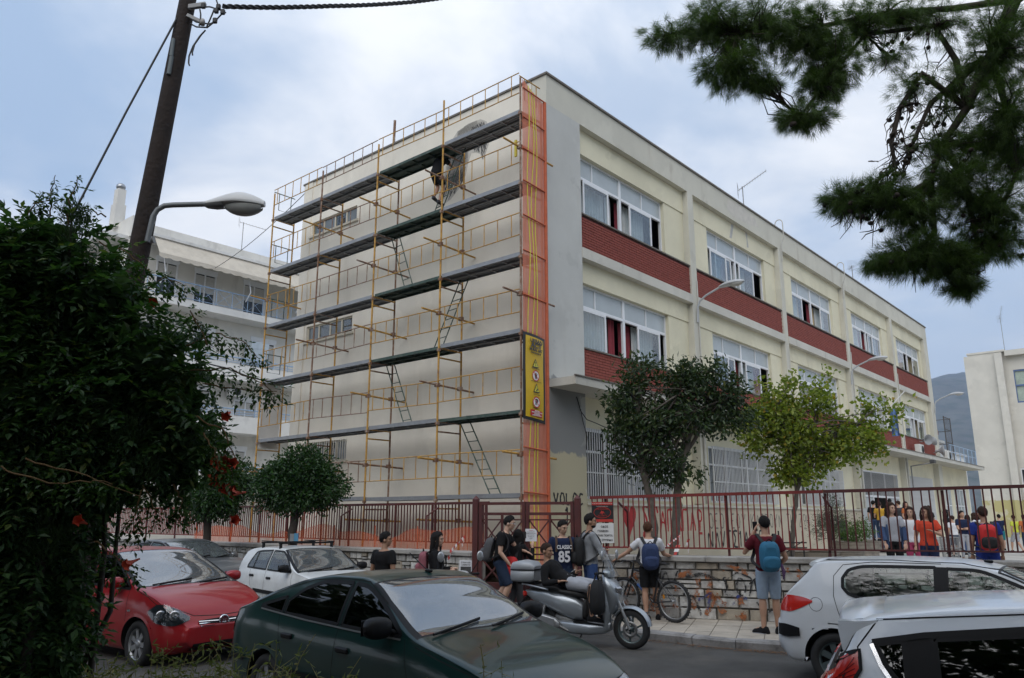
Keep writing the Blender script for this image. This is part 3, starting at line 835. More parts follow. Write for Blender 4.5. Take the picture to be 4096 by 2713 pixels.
# end frames
for y,mm in((SY[4],M_grn),(SY[0],M_yel)):
 for j,z in enumerate(PZ[1:]if y>5 else PZ):
  mb=MB();mb.tube([(XO,y+.03,z+.95),(XI,y+.03,z+.95)],.016,6);mb.tube([(XO+.2,y+.03,z+.95),(XO+.2,y+.03,z+.35),(XI-.15,y+.03,z+.35),(XI-.15,y+.03,z+.95)],.014,6)
  mb.build('end_rail',mm,scaf)
GREEN={(5,1),(5,2,'h'),(4,1),(3,1),(2,1),(1,0)}
def deck(j,b):
 z=PZ[j];y0,y1=SY[b]+.04,SY[b+1]-.04;green=(j,b)in{(5,1),(4,1),(3,1),(2,1),(1,0)}
 dz=sr.uniform(-.015,.015);root=None
 for s,(x0,x1)in enumerate(((XO+.04,XO+.36),(XO+.38,XO+.70))):
  mb=MB();g=0
  if green and s==1:y1b=y1
  mb.box((x0,y0,z+dz),(x1,y1,z+dz+.012))
  for xx in(x0,x1-.02):mb.box((xx,y0,z+dz-.065),(xx+.02,y1,z+dz-.0005))
  for q in range(5):yy=y0+.02+(y1-y0-.06)*q/4;mb.box((x0+.021,yy,z+dz-.05),(x1-.021,yy+.03,z+dz-.0008))
  if not green:
   for q in range(3):xx=x0+.06+q*.085;mb.box((xx,y0+.06,z+dz-.018),(xx+.03,y1-.06,z+dz-.0006))
  mb.build('deck_board',M_gdk if green else M_galv,scaf)
 if not green:
  mb=MB();mb.box((XO+.018,y0,z+dz-.07),(XO+.038,y1,z+dz+.03));mb.build('deck_edge',M_galv,scaf)
 else:
  mb=MB();mb.obox((XO+.5,(y0+y1)/2+.3,z+.06),(.17,0,.015),(0,.4,.02),(0,0,.008));mb.build('deck_hatch',mat('hatch_ply',(.3,.26,.22),.8),scaf)
for j in range(6):
 for b in range(4):
  if j==0 and b==3:continue
  deck(j,b)
# ladders
def ladder(y0,z0,y1,z1,label,x=-.78):
 t=thing('ladder',label,'ladder',school.location,R(49),'ladders between the scaffold decks')
 d=Vector((0,y1-y0,z1-z0));L=d.length;u=d.normalized();sd=Vector((0,-u.z,u.y)).normalized()*.0+Vector((1,0,0))
 side=Vector((.0,.19,0));a=Vector((x,y0,z0))
 side=Vector((.03,.20,0))
 for s in(-1,1):
  mb=MB();mb.tube([a+side*s,a+d+side*s],.016,6);mb.build('rail',M_grn,t)
 bm_=MB();bm_.tube([-side,side],.012,6);me=bm_.mesh('rung',M_grn)
 n=int(L/.27)
 for i in range(n):link('rung',me,t,a+d*((i+.7)/n))
 return t
ladder(3.45,PZ[4],2.35,PZ[5]+.1,'dark green ladder under the painter at the top scaffold level')
ladder(4.35,PZ[3],5.1,PZ[4],'dark green ladder leaning between the third and fourth upper decks')
ladder(3.25,PZ[2],2.2,PZ[3],'dark green ladder beside the middle standard below the green deck')
ladder(4.25,PZ[1],5.15,PZ[2],'grey green ladder resting on the second scaffold deck from the ground')
ladder(1.05,PZ[0],2.15,PZ[1],'lowest green ladder standing on the bottom scaffold plank')
# level and pole leaning in the top bay
t=thing('spirit_level','yellow spirit level hanging beside the orange net near the top deck','level',school.location,R(49))
mb=MB();mb.box((-1.2,.03,10.75),(-1.16,.1,11.2));mb.build('body',mat('yellow_tool',(.6,.5,.05),.5),t)
mb=MB();mb.box((-1.165,.05,10.9),(-1.155,.085,10.96));mb.build('vial',mat('vial_green',(.2,.5,.2),.2),t)
# orange debris netting on the end of the scaffold
def netting(name,col,alpha,stripe=None):
 m=bpy.data.materials.new(name);m.use_nodes=True;N,L=m.node_tree.nodes,m.node_tree.links
 b=N['Principled BSDF'];b.inputs['Roughness'].default_value=.8;o=N['Material Output']
 g=N.new('ShaderNodeNewGeometry');n=N.new('ShaderNodeTexNoise');n.inputs['Scale'].default_value=3;n.inputs['Detail'].default_value=6
 mp=N.new('ShaderNodeMapping');mp.inputs['Scale'].default_value=(4,4,.6);L.new(g.outputs['Position'],mp.inputs[0]);L.new(mp.outputs[0],n.inputs['Vector'])
 r=N.new('ShaderNodeMapRange');r.inputs[1].default_value=.3;r.inputs[2].default_value=.7;r.inputs[3].default_value=alpha-.10;r.inputs[4].default_value=alpha+.10
 L.new(n.outputs['Fac'],r.inputs[0])
 b.inputs['Base Color'].default_value=(*col,1)
 t=N.new('ShaderNodeBsdfTransparent');tl=N.new('ShaderNodeBsdfTranslucent');tl.inputs[0].default_value=(*col,1)
 a=N.new('ShaderNodeMixShader');a.inputs[0].default_value=.35;L.new(b.outputs[0],a.inputs[1]);L.new(tl.outputs[0],a.inputs[2])
 mx=N.new('ShaderNodeMixShader');L.new(r.outputs[0],mx.inputs[0]);L.new(t.outputs[0],mx.inputs[1]);L.new(a.outputs[0],mx.inputs[2]);L.new(mx.outputs[0],o.inputs['Surface'])
 return m
M_net=netting('orange_net',(.74,.25,.16),.80)
M_tape=mat('yellow_tape',(.62,.58,.06),.7)
M_oro=mat('orange_wrapped_pole',(.47,.11,.045),.75,.2,6)
net=thing('debris_net','orange debris net with yellow lines hung on the scaffold end by the corner','netting',school.location,R(49))
def wavy_sheet(fn,nu,nv):
 mb=MB();V=[[fn(i/nu,j/nv)for i in range(nu+1)]for j in range(nv+1)]
 mb.loft(V,closed=False,caps=False);return mb
ny=SY[0]-.06
def nf(u,v):
 return(XO+(XI+.08-XO)*u,ny-.03*math.sin(v*22+u*2)*math.sin(PI*u),.55+(12.7-.35*u-.55)*v)
wavy_sheet(nf,8,60).build('sheet',M_net,net)
for q in(.24,.42,.56):
 pts=[Vector(nf(q+.03*math.sin(v*19+q*9),v))+Vector((0,-.012,0))for v in np.linspace(0,1,70)]
 mb=MB();mb.tube(pts,.012,5);mb.build('yellow_line',M_tape,net)
for z in[12.4,11.6,10.75,9.9,9.0,8.1,7.0,3.4,2.4,1.2]:
 mb=MB();mb.tube([(XO,ny-.02,z+.05),(XI+.05,ny-.02,z-.0)],.02,6);mb.build('wrapped_tube',M_oro,net)
mb=MB();mb.tube([(XI+.07,ny-.01,.55),(XI+.07,ny-.01,12.4)],.045,8);mb.build('wrapped_pole',M_oro,net)
# warning banner
M_bk=mat('black_vinyl',(.018,.018,.018),.5);M_by=mat('yellow_vinyl',(.62,.40,.012),.45,.1,4,spec=.5)
ban=thing('warning_banner','tall yellow warning banner with black border tied over the orange net','banner',school.location,R(49))
bx0,bx1,bz0,bz1=-1.45,-.60,4.08,6.12
by=SY[0]-.13
def bf(u,v):return(bx0+(bx1-bx0)*u-.05*(1-v)*0,by-.05*math.sin(PI*u)*(.4+.6*math.sin(v*5)**2)+.04*u,bz0+(bz1-bz0)*v-.06*u)
def strip_of(u0,u1,v0,v1,d):return wavy_sheet(lambda u,v:tuple(Vector(bf(u0+(u1-u0)*u,v0+(v1-v0)*v))+Vector((0,-d,0))),8,24)
mb=strip_of(0,1,0,1,0);mb2=strip_of(0,1,0,1,-.006)
mb.add(mb2.v,mb2.f);mb.build('border',M_bk,ban)
strip_of(.09,.90,.035,.965,.006).build('field',M_by,ban)
def bt(name,body,size,u,v,m,sx=1.0,bold=0.0,d=.028):
 p=Vector(bf(u,v))+Vector((0,-d,0));text(name,body,size,m,p,(1,0,-.06),(0,0,1),ban,sx=sx,bold=bold)
M_txt=mat('dark_print',(.05,.05,.055),.6);M_wht=mat('white_print',(.75,.75,.73),.6);M_red=mat('red_print',(.5,.02,.02),.55)
bt('lettering','URBAN',.13,.5,.918,M_txt,1.1,.004);bt('lettering','ACT',.17,.5,.868,M_txt,1.2,.008)
bt('lettering','MURAL ART',.09,.5,.818,M_txt,1.0,.004);bt('lettering','www.urbanact.gr',.05,.5,.783,M_txt,1.1,.002)
def disc(u,v,r,m,d,n=28,inner=0.0,poly=None):
 c=Vector(bf(u,v))+Vector((0,-d,0));mb=MB()
 if poly:mb.add([c+Vector((x*r,0,z*r))for x,z in poly],[tuple(range(len(poly)))[::-1]])
 elif inner:
  A=[c+Vector((r*math.cos(2*PI*k/n),0,r*math.sin(2*PI*k/n)))for k in range(n)];B=[c+Vector((inner*math.cos(2*PI*k/n),0,inner*math.sin(2*PI*k/n)))for k in range(n)]
  mb.add(A+B,[(k,n+k,n+(k+1)%n,(k+1)%n)for k in range(n)])
 else:mb.add([c+Vector((r*math.cos(2*PI*k/n),0,r*math.sin(2*PI*k/n)))for k in range(n)],[tuple(range(n))[::-1]])
 return mb.build('sign_print',m,ban)
tri=[(0,1),(.95,-.75),(-.95,-.75)]
M_ly=mat('light_yellow_print',(.6,.55,.06),.5)
for v,ch in((.66,'!'),(.37,'z')):
 disc(.5,v,.125,M_txt,.022,poly=tri);disc(.5,v-.002,.09,M_ly,.026,poly=tri)
 if ch=='!':bt('lettering','!',.15,.5,v-.004,M_txt,1,.004,.032)
 else:disc(.5,v-.008,.06,M_txt,.03,poly=[(-.7,-.6),(-.1,-.2),(.1,.7),(.35,.2),(.8,.3),(.2,-.7)])
for v in(.52,.215):
 disc(.5,v,.13,M_wht,.022);disc(.5,v,.13,M_red,.026,inner=.108)
 if v>.5:disc(.5,v,.075,M_txt,.028,poly=[(-.5,-.1),(-.75,.5),(-.55,.55),(-.3,.2),(-.3,1),(-.1,1),(-.05,.3),(.1,1),(.3,.95),(.2,.25),(.55,.7),(.7,.6),(.4,-.1),(.3,-1),(-.3,-1)])
 else:bt('lettering','P',.18,.5,v,M_txt,1.1,.008,.03)
 disc(.5,v,.12,M_red,.034,poly=[(-.72,.62),(-.62,.72),(.72,-.62),(.62,-.72)])
for v in(.60,.45,.30,.145):bt('lettering',['ΠΡΟΣΟΧΗ ΚΙΝΔΥΝΟΣ','ΑΠΑΓΟΡΕΥΕΤΑΙ Η ΕΙΣΟΔΟΣ','ΠΡΟΣΟΧΗ ΥΛΙΚΑ','ΜΗ ΣΤΑΘΜΕΥΕΤΕ'][[.60,.45,.30,.145].index(v)],.03,.5,v,M_txt)
strip_of(.27,.80,.055,.125,.022).build('red_panel',mat('red_panel_print',(.5,.025,.03),.55),ban)
for i,s in enumerate(('ΠΡΟΣΟΧΗ','ΚΡΑΤΗΣΤΕ ΑΠΟΣΤΑΣΗ','ΑΣΦΑΛΕΙΑΣ','ΕΚΤΕΛΟΥΝΤΑΙ ΕΡΓΑ')):bt('lettering',s,.037,.535,.114-.0165*i,M_wht,.95,.001,.032)
# back of a second banner at the far end
t=thing('white_banner','white banner seen from behind at the far end of the scaffold','banner',school.location,R(49))
wavy_sheet(lambda u,v:(XO+.03+(XI-XO-.1)*u,SY[4]-.04+.02*math.sin(v*9),4.05+2.25*v),4,12).build('sheet',mat('white_vinyl_back',(.58,.56,.53),.6,.08,3),t)
# low net strung along the foot of the scaffold
M_net2=netting('orange_net_low',(.8,.15,.04),.42)
t=thing('ground_net','low orange net with yellow lines strung behind the left railing','netting',school.location,R(49))
def gf_(u,v):
 y=-.2+12.2*u;return(-2.55+.12*math.sin(u*31),y,.55+(1.02+.10*math.sin(u*17)+.06*math.sin(u*43))*v)
wavy_sheet(gf_,60,5).build('sheet',M_net2,t)
for q in(.30,.48):mb=MB();mb.tube([Vector(gf_(u,q+.05*math.sin(u*25)))+Vector((-.01,0,0))for u in np.linspace(0,1,50)],.016,5);mb.build('yellow_line',M_tape,t)
for u in np.linspace(0.02,.98,8):mb=MB();p=gf_(u,0);mb.tube([(p[0],p[1],.5),(p[0],p[1],1.7)],.014,6);mb.build('stake',M_oro,t)
# ------------------------------------------------------------------ other buildings, hill
D_=4096/2367
_F,_P=3124.0,R(12.9)
def at(xd,yd,Y):
 """point at depth Y seen at (xd, yd)"""
 u=(xd*D_-2048)/_F;v=(1356.5-yd*D_)/_F
 d=Vector((u,math.cos(_P)-v*math.sin(_P),math.sin(_P)+v*math.cos(_P)))
 return d*(Y/d.y)+Vector((0,0,1.88))
P_apt=plaster('render_apartment_white',(.66,.64,.59),(.30,.28,.24),.5)
P_apt2=plaster('balcony_white',(.69,.68,.65),(.34,.32,.28),.55)
M_shut=mat('roller_shutter',(.50,.49,.46),.6,.08,5)
M_blue=mat('pale_blue_rail',(.30,.42,.58),.5,.12,5)
M_awn=mat('beige_awning',(.52,.47,.39),.9,.1,2,dirt=(.38,.34,.28),dscale=1.5,damt=.5)
M_dkgl=mat('dark_pane',(.03,.035,.04),.08,.2,2)
M_anten=mat('antenna_metal',(.25,.25,.25),.5,.1)
apt=thing('apartment_building','white apartment block with balconies and a beige awning behind the scaffold','building',(-19.1,38,0),R(49))
mb=MB()
WIN_A=[(1.5,2.7,13.25,15.45),(3.65,4.95,13.25,15.3),(6.65,8.1,13.25,15.3),(11.2,12.6,13.25,15.3),(3.9,5.1,9.75,12.0),(7.4,9.0,9.75,12.0),(11,12.5,9.75,12),(3.9,5.2,6.7,8.8),(6.6,8.1,6.9,8.4),(11,12.5,6.9,8.6),(6.2,7.6,3.6,5.6),(2.2,3.4,3.6,5.6)]
holed(mb,'x',0,20,0,16.2,1.3,1.6,WIN_A)
mb.box((0,1.601,0),(.3,8,16.2));mb.box((.31,7.7,0),(20,8,16.2));mb.box((0,1.0,16.36),(20,1.25,17.15));mb.box((.0,1.26,16.36),(.25,8,17.5));mb.box((9.4,.98,16.4),(20,.999,17.0))
mb.box((-.3,3.6,15.0),(1.2,7,17.0));mb.box((.32,3.5,0.3),(19.9,3.6,16.1))
mb.build('wall',P_apt,apt)
mb=MB();mb.box((.4,-.1,16.2),(20.3,8.2,16.36));mb.box((-1.2,1.5,16.2),(.39,8.1,16.4));mb.build('eaves',P_apt2,apt)
for z0,z1,solid in((12.82,13.2,0),(9.3,9.62,.55),(6.4,6.72,.6),(3.3,3.6,.6)):
 mb=MB();mb.box((.5,0,z0),(18,1.299,z1 if not solid else z0+.2));mb.box((-.9,2.2,z0),(-.001,6,z0+.3))
 if solid:mb.box((.5,0,z0+.2),(18,.12,z1+solid));mb.box((.5,.12,z0+.2),(.62,1.29,z1+solid))
 bal=mb.build('balcony',P_apt2,apt)
 top=z1+(solid if solid else .0);rh=.95 if not solid else .38
 mb=MB()
 mb.tube([(.55,.06,top+rh),(18,.06,top+rh)],.035,6);mb.tube([(.55,.06,top+rh),(.55,1.25,top+rh)],.035,6)
 mb.tube([(.55,.06,top+.1),(18,.06,top+.1)],.018,6)
 if solid:mb.tube([(.55,.06,top+.2),(18,.06,top+.2)],.018,6)
 x=.6
 while x<17.5:
  mb.tube([(x,.06,top),(x,.06,top+rh)],.02,6)
  if not solid:
   mb.tube([(x,.06,top+.1),(x+.95,.06,top+rh)],.01,5);mb.tube([(x,.06,top+rh),(x+.95,.06,top+.1)],.01,5)
  x+=.95
 tag(mb.build('balcony_rail',M_blue,bal),kind=None)
for i,(x0,x1,z0,z1)in enumerate(WIN_A):
 mb=MB()
 for a,b in(((x0,1.27,z0),(x0+.08,1.4,z1)),((x1-.08,1.27,z0),(x1,1.4,z1)),((x0+.081,1.272,z1-.08),(x1-.081,1.4,z1)),((((x0+x1)/2)-.04,1.3,z0),((x0+x1)/2+.04,1.39,z1-.09)),((x0-.05,1.25,z1),(x1+.05,1.299,z1+.22))):mb.box(a,b)
 w=mb.build('window',M_alu,apt)
 drop=[.35,.55,.5,.5,1,1,.6,1,1,1,1,.6][i]
 zs=z1-(z1-z0)*drop
 sh=MB();k=int((z1-.08-zs)/.07)
 for q in range(k):zz=zs+q*.07;sh.obox(((x0+x1)/2,1.335,zz+.033),((x1-x0)/2-.081,0,0),(0,.008,.004),(0,-.004,.031))
 sh.build('shutter',M_shut,w)
 p=MB();p.box((x0+.08,1.36,z0),((x0+x1)/2-.04,1.37,z1-.08));p.box(((x0+x1)/2+.04,1.36,z0),(x1-.08,1.37,z1-.08));p.build('pane',M_dkgl,w)
 if drop<.9:
  curtain(x0+.1,x0+.5,z0,z1-.4,1.42,M_cwht,w,seed=i);curtain(x1-.55,x1-.12,z0,z1-.4,1.42,M_cwht,w,seed=i+30)
# awning with scalloped edge
mb=MB();n=90
top=[(.7+17*i/n,.0,16.18)for i in range(n+1)];low=[(.7+17*i/n,-.75,15.18)for i in range(n+1)];hem=[(.7+17*i/n,-.76,14.98-.07*abs(math.sin(i*PI/3)))for i in range(n+1)]
mb.loft([hem,low,top],closed=False,caps=False,smooth=False);aw=mb.build('awning',M_awn,apt)
for x in(1.2,6.1,9.4,13):
 mb=MB();mb.tube([(x,.1,16.1),(x+.1,-.35,14.3),(x+.05,.05,13.8)],.03,6);mb.build('awning_arm',M_alu,aw)
# extras on the balconies
mb=MB();mb.box((6.9,.3,10.5),(8.0,1.1,11.7));mb.box((6.88,.29,11.3),(8.02,1.11,11.35));mb.build('balcony_box',mat('glass_box_blue',(.42,.48,.52),.25),apt)
def ac_unit(loc,rz,label,par=None):
 t=thing('air_conditioner',label,'air conditioner',loc,rz,'air conditioning units')
 mb=MB();mb.bbox((0,0,.28),(.40,.14,.28),.02);mb.build('casing',mat('ac_white',(.60,.60,.57),.6,.08,4),t)
 mb=MB();Mx=Matrix.Translation((.10,-.145,.28))@Matrix.Rotation(R(90),4,'X');mb.lathe([(.0,0),(.2,0),(.21,.012),(.21,0)],20,M=Mx);mb.build('fan_grille',mat('ac_dark',(.05,.05,.05),.5),t)
 mb=MB();mb.box((-.3,-.1,-.04),(-.26,.3,0));mb.box((.26,-.1,-.04),(.3,.3,0));mb.build('bracket',M_anten,t)
 return t
def apt_w(x,y,z):return Vector((-19.1,38,0))+E1*x+E2*y+Vector((0,0,z))
ac_unit(apt_w(6.4,.9,8.5),R(49),'air conditioner above a roller shutter on the white apartment block')
ac_unit(apt_w(11.6,.9,11.6),R(49),'air conditioner on the apartment block next to the scaffold edge')
ch=MB();ch.box((-.28,3.0,17.3),(.28,3.6,18.6));ch.box((-.22,3.06,18.6),(.22,3.54,19.5));chim=ch.build('chimney',P_apt,apt)
ch=MB();ch.ell((0,3.3,19.68),(.25,.25,.22));ch.build('cowl',mat('steel_cowl',(.35,.36,.37),.3,.1,4,metal=.9),chim)
def antenna(loc,h,boom,n,label,tilt=0.0,az=0.0):
 t=thing('tv_antenna',label,'antenna',loc,az)
 mb=MB();mb.tube([(0,0,-.2),(0,0,h)],.022,6);mb.build('mast',M_anten,t)
 d=Vector((math.cos(tilt),0,math.sin(tilt)))
 c=Vector((0,0,h-.05));mb=MB();mb.tube([c-d*boom*.15,c+d*boom*.85],.014,5);mb.build('boom',M_anten,t)
 mb=MB();mb.tube([Vector((0,-.17,0)),Vector((0,.17,0))],.006,5);me=mb.mesh('element',M_anten)
 for i in range(n):link('element',me,t,c+d*(boom*(-.12+.95*i/(n-1))))
 mb=MB()
 for s in(-1,1):
  for k in range(5):mb.tube([c-d*boom*.15+Vector((-.02,-.25,s*(.04+k*.06))),c-d*boom*.15+Vector((-.02,.25,s*(.04+k*.06)))],.004,4)
 mb.build('reflector',M_anten,t)
 return t
antenna(apt_w(6.5,1.6,17.1),2.0,1.6,9,'TV antenna on the roof of the white apartment block',-.25,R(10))
# block beyond the yard, right
rb=thing('corner_block','beige three storey block with a yellow lower wall across the yard','building',(36.9,62,0),R(49))
P_rb=plaster('render_block_grey',(.58,.555,.49),(.38,.36,.32),.3,paint=[(3.2,(.46,.41,.19))])
mb=MB()
RW=[(-7.4,-2.95,10.6,13.2),(-9,-3.35,6.4,9.2),(-12,-2.5,.7,5.6)]
holed(mb,'y',-20,-1.9,.3,14.7,.3,.6,RW);mb.box((0,-1.9,.3),(.6,0,14.7));mb.box((-.35,-2.4,.3),(-.001,-1.9,14.6));mb.box((0,-.001,.3),(12,.3,14.6));mb.box((.61,-20,.3),(12,-19.8,14.6))
mb.build('wall',P_rb,rb)
mb=MB();mb.box((-.25,-20,14.3),(.7,-2.6,14.72));mb.box((-.06,-2.59,14.7),(.7,.05,14.85));mb.build('roof_edge',P_rb,rb)
for y0,y1,z0,z1 in RW:
 mb=MB()
 for y in np.linspace(y0,y1,4):mb.box((.33,y-.06,z0),(.42,y+.06,z1))
 for z in(z0,(z0+z1)/2,z1-.12):mb.box((.335,y0,z),(.415,y1,z+.12))
 w=mb.build('window',mat('blue_window_frame',(.09,.14,.28),.5)if z0>3 else M_alu,rb)
 mb=MB();mb.box((.45,y0,z0),(.47,y1,z1));mb.build('pane',mat('green_curtain_pane',(.34,.40,.33),.4,.25,3)if z0>3 else M_dkgl,w)
mb=MB()
for s in(-1,1):mb.tube([(-.6,-3.1,3.9),(-.6,-5-s,3.4)],.05,6)
mb.tube([(-.6,-3.1,.5),(-.6,-3.1,5.0)],.07,8);mb.tube([(-.6,-3.1,4.9),(-.6,-12,4.9)],.06,6);mb.build('porch_frame',M_alu,rb)
def rb_w(x,y,z):return Vector((36.9,62,0))+E1*x+E2*y+Vector((0,0,z))
antenna(rb_w(3,-2.2,14.8),3.4,1.2,8,'TV antenna on the roof of the beige block across the yard',1.2,R(20))
ac_unit(rb_w(.1,-4.4,7.6),R(-41),'air conditioner on the beige block below a blue framed window')
# railing and gear on the low annex roof
def sch(x,y,z):return Vector((.92,19,0))+E1*x+E2*y+Vector((0,0,z))
t=thing('roof_railing','pale blue railing along the canopy roof past the end of the school','railing',sch(0,0,0),R(49))
mb=MB();mb.tube([(38.6,-.5,6.25),(46,-.5,6.25)],.025,6);mb.tube([(38.6,-.5,5.8),(46,-.5,5.8)],.02,6);mb.build('top_rail',M_blue,t)
mb=MB();mb.tube([(0,-.5,5.22),(0,-.5,6.25)],.022,6);me=mb.mesh('post',M_blue)
for i in range(7):link('post',me,t,(38.8+i*1.18,0,0))
t=thing('mesh_cage','dark wire cage frame standing on the annex roof','cage',sch(0,0,0),R(49))
mb=MB()
for x in(38.7,40.3):
 for y in(-.35,1.0):mb.tube([(x,y,5.2),(x,y,8.0)],.03,6)
for z in(6.4,7.2,7.95):
 mb.tube([(38.7,-.35,z),(40.3,-.35,z)],.02,6);mb.tube([(40.3,-.35,z),(40.3,1,z)],.02,6)
for i in range(10):mb.tube([(38.75+i*.16,-.35,5.25),(38.75+i*.16,-.35,7.95)],.006,4)
mb.build('frame',mat('dark_cage',(.08,.07,.065),.7),t)
for i,(x,z,r)in enumerate(((33.9,6.2,.30),(35.0,6.15,.26),(36.8,5.75,.36))):
 t=thing('horn_loudspeaker',['grey horn loudspeaker pointing left in front of the last classroom window','smaller grey horn loudspeaker pointing right under the last classroom window','large grey horn loudspeaker low on the wall near the school end'][i],'loudspeaker',sch(x,-.35,z),R(49),'horn loudspeakers')
 Mx=Matrix.Rotation(R([100,70,90][i]),4,'X')@Matrix.Rotation(R([-35,40,20][i]),4,'Y')
 mb=MB();mb.lathe([(.05,-.25),(.06,-.1),(.12,.0),(.22,.1),(r,.2),(r*.96,.2),(.1,.02),(.02,-.05)],20,M=Mx);mb.build('horn',mat('horn_grey',(.28,.29,.30),.5,.1,5),t)
 mb=MB();mb.tube([(0,0,0),(0,.2,-.1),(0,.33,-.1)],.03,6);mb.build('bracket',M_anten,t)
ac_unit(sch(32.3,-.35,5.25),R(49),'white air conditioner standing on the canopy under the last classroom window')
ac_unit(sch(38.0,-.45,5.25),R(49),'white air conditioner standing on the canopy at the end of the school')
# flag and pole over the entrance
t=thing('flag','blue and white flag hanging limp from a slanted pole over the entrance','flag',sch(25.3,-.05,6.2),R(49))
mb=MB();mb.tube([(0,0,0),(.1,-1.6,1.6)],.025,6);mb.build('pole',M_alu,t)
mb=MB();mb.loft([[(.05+.07*math.sin(i*1.6)+.01*i,-.85-.05*i+.05*math.sin(i*2.2),z)for i in range(8)]for z in(.8,.2,-.5)],closed=False,caps=False);mb.build('cloth',mat('flag_blue',(.10,.18,.38),.8,.9,5),t)
# street lamps fixed to the long facade
M_lampg=mat('lamp_grey',(.42,.44,.46),.45,.08,4)
def cobra(t,base,out,m=M_lampg,L=.75):
 """lamp head: shallow shell over a glass bowl; out = horizontal direction"""
 o=Vector(out).normalized();s=Vector((-o.y,o.x,0));b=Vector(base)
 secs=[];low=[]
 for i in range(11):
  q=i/10;w=.17*math.sin(PI*min(1,.12+q*.86))**.6*(1 if q<.98 else .5);h=.13*math.sin(PI*(.1+q*.85))**.8
  c=b+o*(L*q)+Vector((0,0,.05*q));secs.append([c+s*(w*math.cos(a))+Vector((0,0,h*max(0,math.sin(a))-.015*max(0,-math.sin(a))))for a in np.linspace(0,2*PI,19)[:-1]])
 mb=MB();mb.loft(secs);mb.build('lamp_shell',m,t)
 mb=MB();secs=[]
 for i in range(8):
  q=.42+.52*i/7;w=.13*math.sin(PI*(.06+.88*i/7))**.5;h=.10*math.sin(PI*(.05+.9*i/7))**.6;c=b+o*(L*q)+Vector((0,0,.05*q-.012))
  secs.append([c+s*(w*math.cos(a))-Vector((0,0,h*math.sin(a)))for a in np.linspace(0,PI,10)])
 mb.loft(secs,closed=False,caps=False);mb.build('lamp_bowl',mat('lamp_bowl',(.50,.50,.47),.25,.1,4),t)
for x,z,lab in((7.86,8.9,'grey lamp on a bracket at the pier between the first two classroom bays'),(22.9,8.75,'grey lamp on a bracket at the pier beyond the third classroom bay'),(38.2,8.9,'grey lamp on a bracket at the far end of the school')):
 t=thing('facade_lamp',lab,'lamp',sch(x,-.04,z),R(49),'lamps along the school facade')
 mb=MB();mb.tube([(0,0,-.75),(0,-.04,-.2),(0,-.12,-.05),(0,-.35,.1),(.0,-.9,.3)],.035,8);mb.build('arm',M_lampg,t)
 cobra(t,(0,-.85,.28),(0,-1,0),L=.85)
antenna(sch(15.0,1.2,13.6),2.1,1.4,11,'TV antenna with a comb of rods on the school roof edge',.55,R(-20))
antenna(sch(28.2,1.0,13.6),1.8,.7,5,'small TV antenna on the school roof behind the pine branch',.0,R(80))
mb=MB();mb.tube([(0,0,0),(.02,0,1.35)],.045,8);t=thing('roof_pipe','rusty vent pipe rising from the school roof above the scaffold','pipe',sch(.6,7.0,13.6));mb.build('pipe',M_brn,t)
# floodlight arm under the canopy
t=thing('floodlight','small dark floodlight on a grey arm below the canopy','floodlight',sch(31.4,-.05,4.6),R(49))
mb=MB();mb.tube([(0,0,-1.2),(0,0,.0),(.2,-1.0,.15)],.04,6);mb.build('arm',M_anten,t);mb=MB();mb.bbox((.2,-1.05,.22),(.18,.12,.09),.02);mb.build('lamp',mat('flood_dark',(.06,.06,.06),.5),t)
# white houses beyond the yard and the hill
for i,(p,w,dpt,h)in enumerate(((at(2215,1180,92),14,10,9.2),(at(2180,1190,75),6,6,9.0))):
 t=thing('white_house',['low white house with two chimneys below the hill','small white flat roofed house behind the wire cage'][i],'house',(p.x,p.y,0),R(49))
 z=h+(p.z-1.88)*0
 mb=MB();mb.box((-w/2,0,0),(w/2,dpt,z));mb.build('wall',mat('house_white',(.66,.66,.64),.9,.06,.6),t)
 mb=MB();mb.box((-w/2-.2,-.2,z),(w/2+.2,dpt+.2,z+.25));mb.build('roof',mat('house_roof_edge',(.55,.55,.53),.9),t)
 for q,xx in enumerate((-w*.36,-w*.1)):
  mb=MB();mb.box((xx-.5,1,z+.25),(xx+.5,2,z+2.2));mb.box((xx-.6,.9,z+2.2),(xx+.6,2.1,z+2.7),1);mb.build('chimney',[MATS['house_white'],mat('chimney_cap',(.22,.08,.06),.9)],t)
 mb=MB();mb.box((-1,-.05,z-3),(.6,-.001,z-1.4));mb.build('window',M_dkgl,t)
# hill
M_hill=mat('scrub_hillside',(.10,.10,.08),.95,.35,.02,dirt=(.045,.06,.035),dscale=.03,damt=1.0,coords='World')
nx,ny_=110,36
V=[];F=[]
for j in range(ny_+1):
 for i in range(nx+1):
  x=250+2900*i/nx;y=1200+1900*j/ny_
  q=(j/ny_);h=470*math.sin(min(1,q*1.15)*PI/2)**1.3
  az_=x/y;h*=.50+.55*math.exp(-((az_-.62)/.45)**2)
  h*=max(0,min(1,(az_-.16)/.30))
  h+=42*mnoise.noise(Vector((x*.0035,y*.0035,0)))*q+14*mnoise.noise(Vector((x*.014,y*.014,3)))*q
  V.append((x,y,max(-10,h-12)))
for j in range(ny_):
 for i in range(nx):F.append((j*(nx+1)+i,j*(nx+1)+i+1,(j+1)*(nx+1)+i+1,(j+1)*(nx+1)+i))
me=fast_mesh('hill',V,F,M_hill,True);tag(link('hill',me),kind='structure')
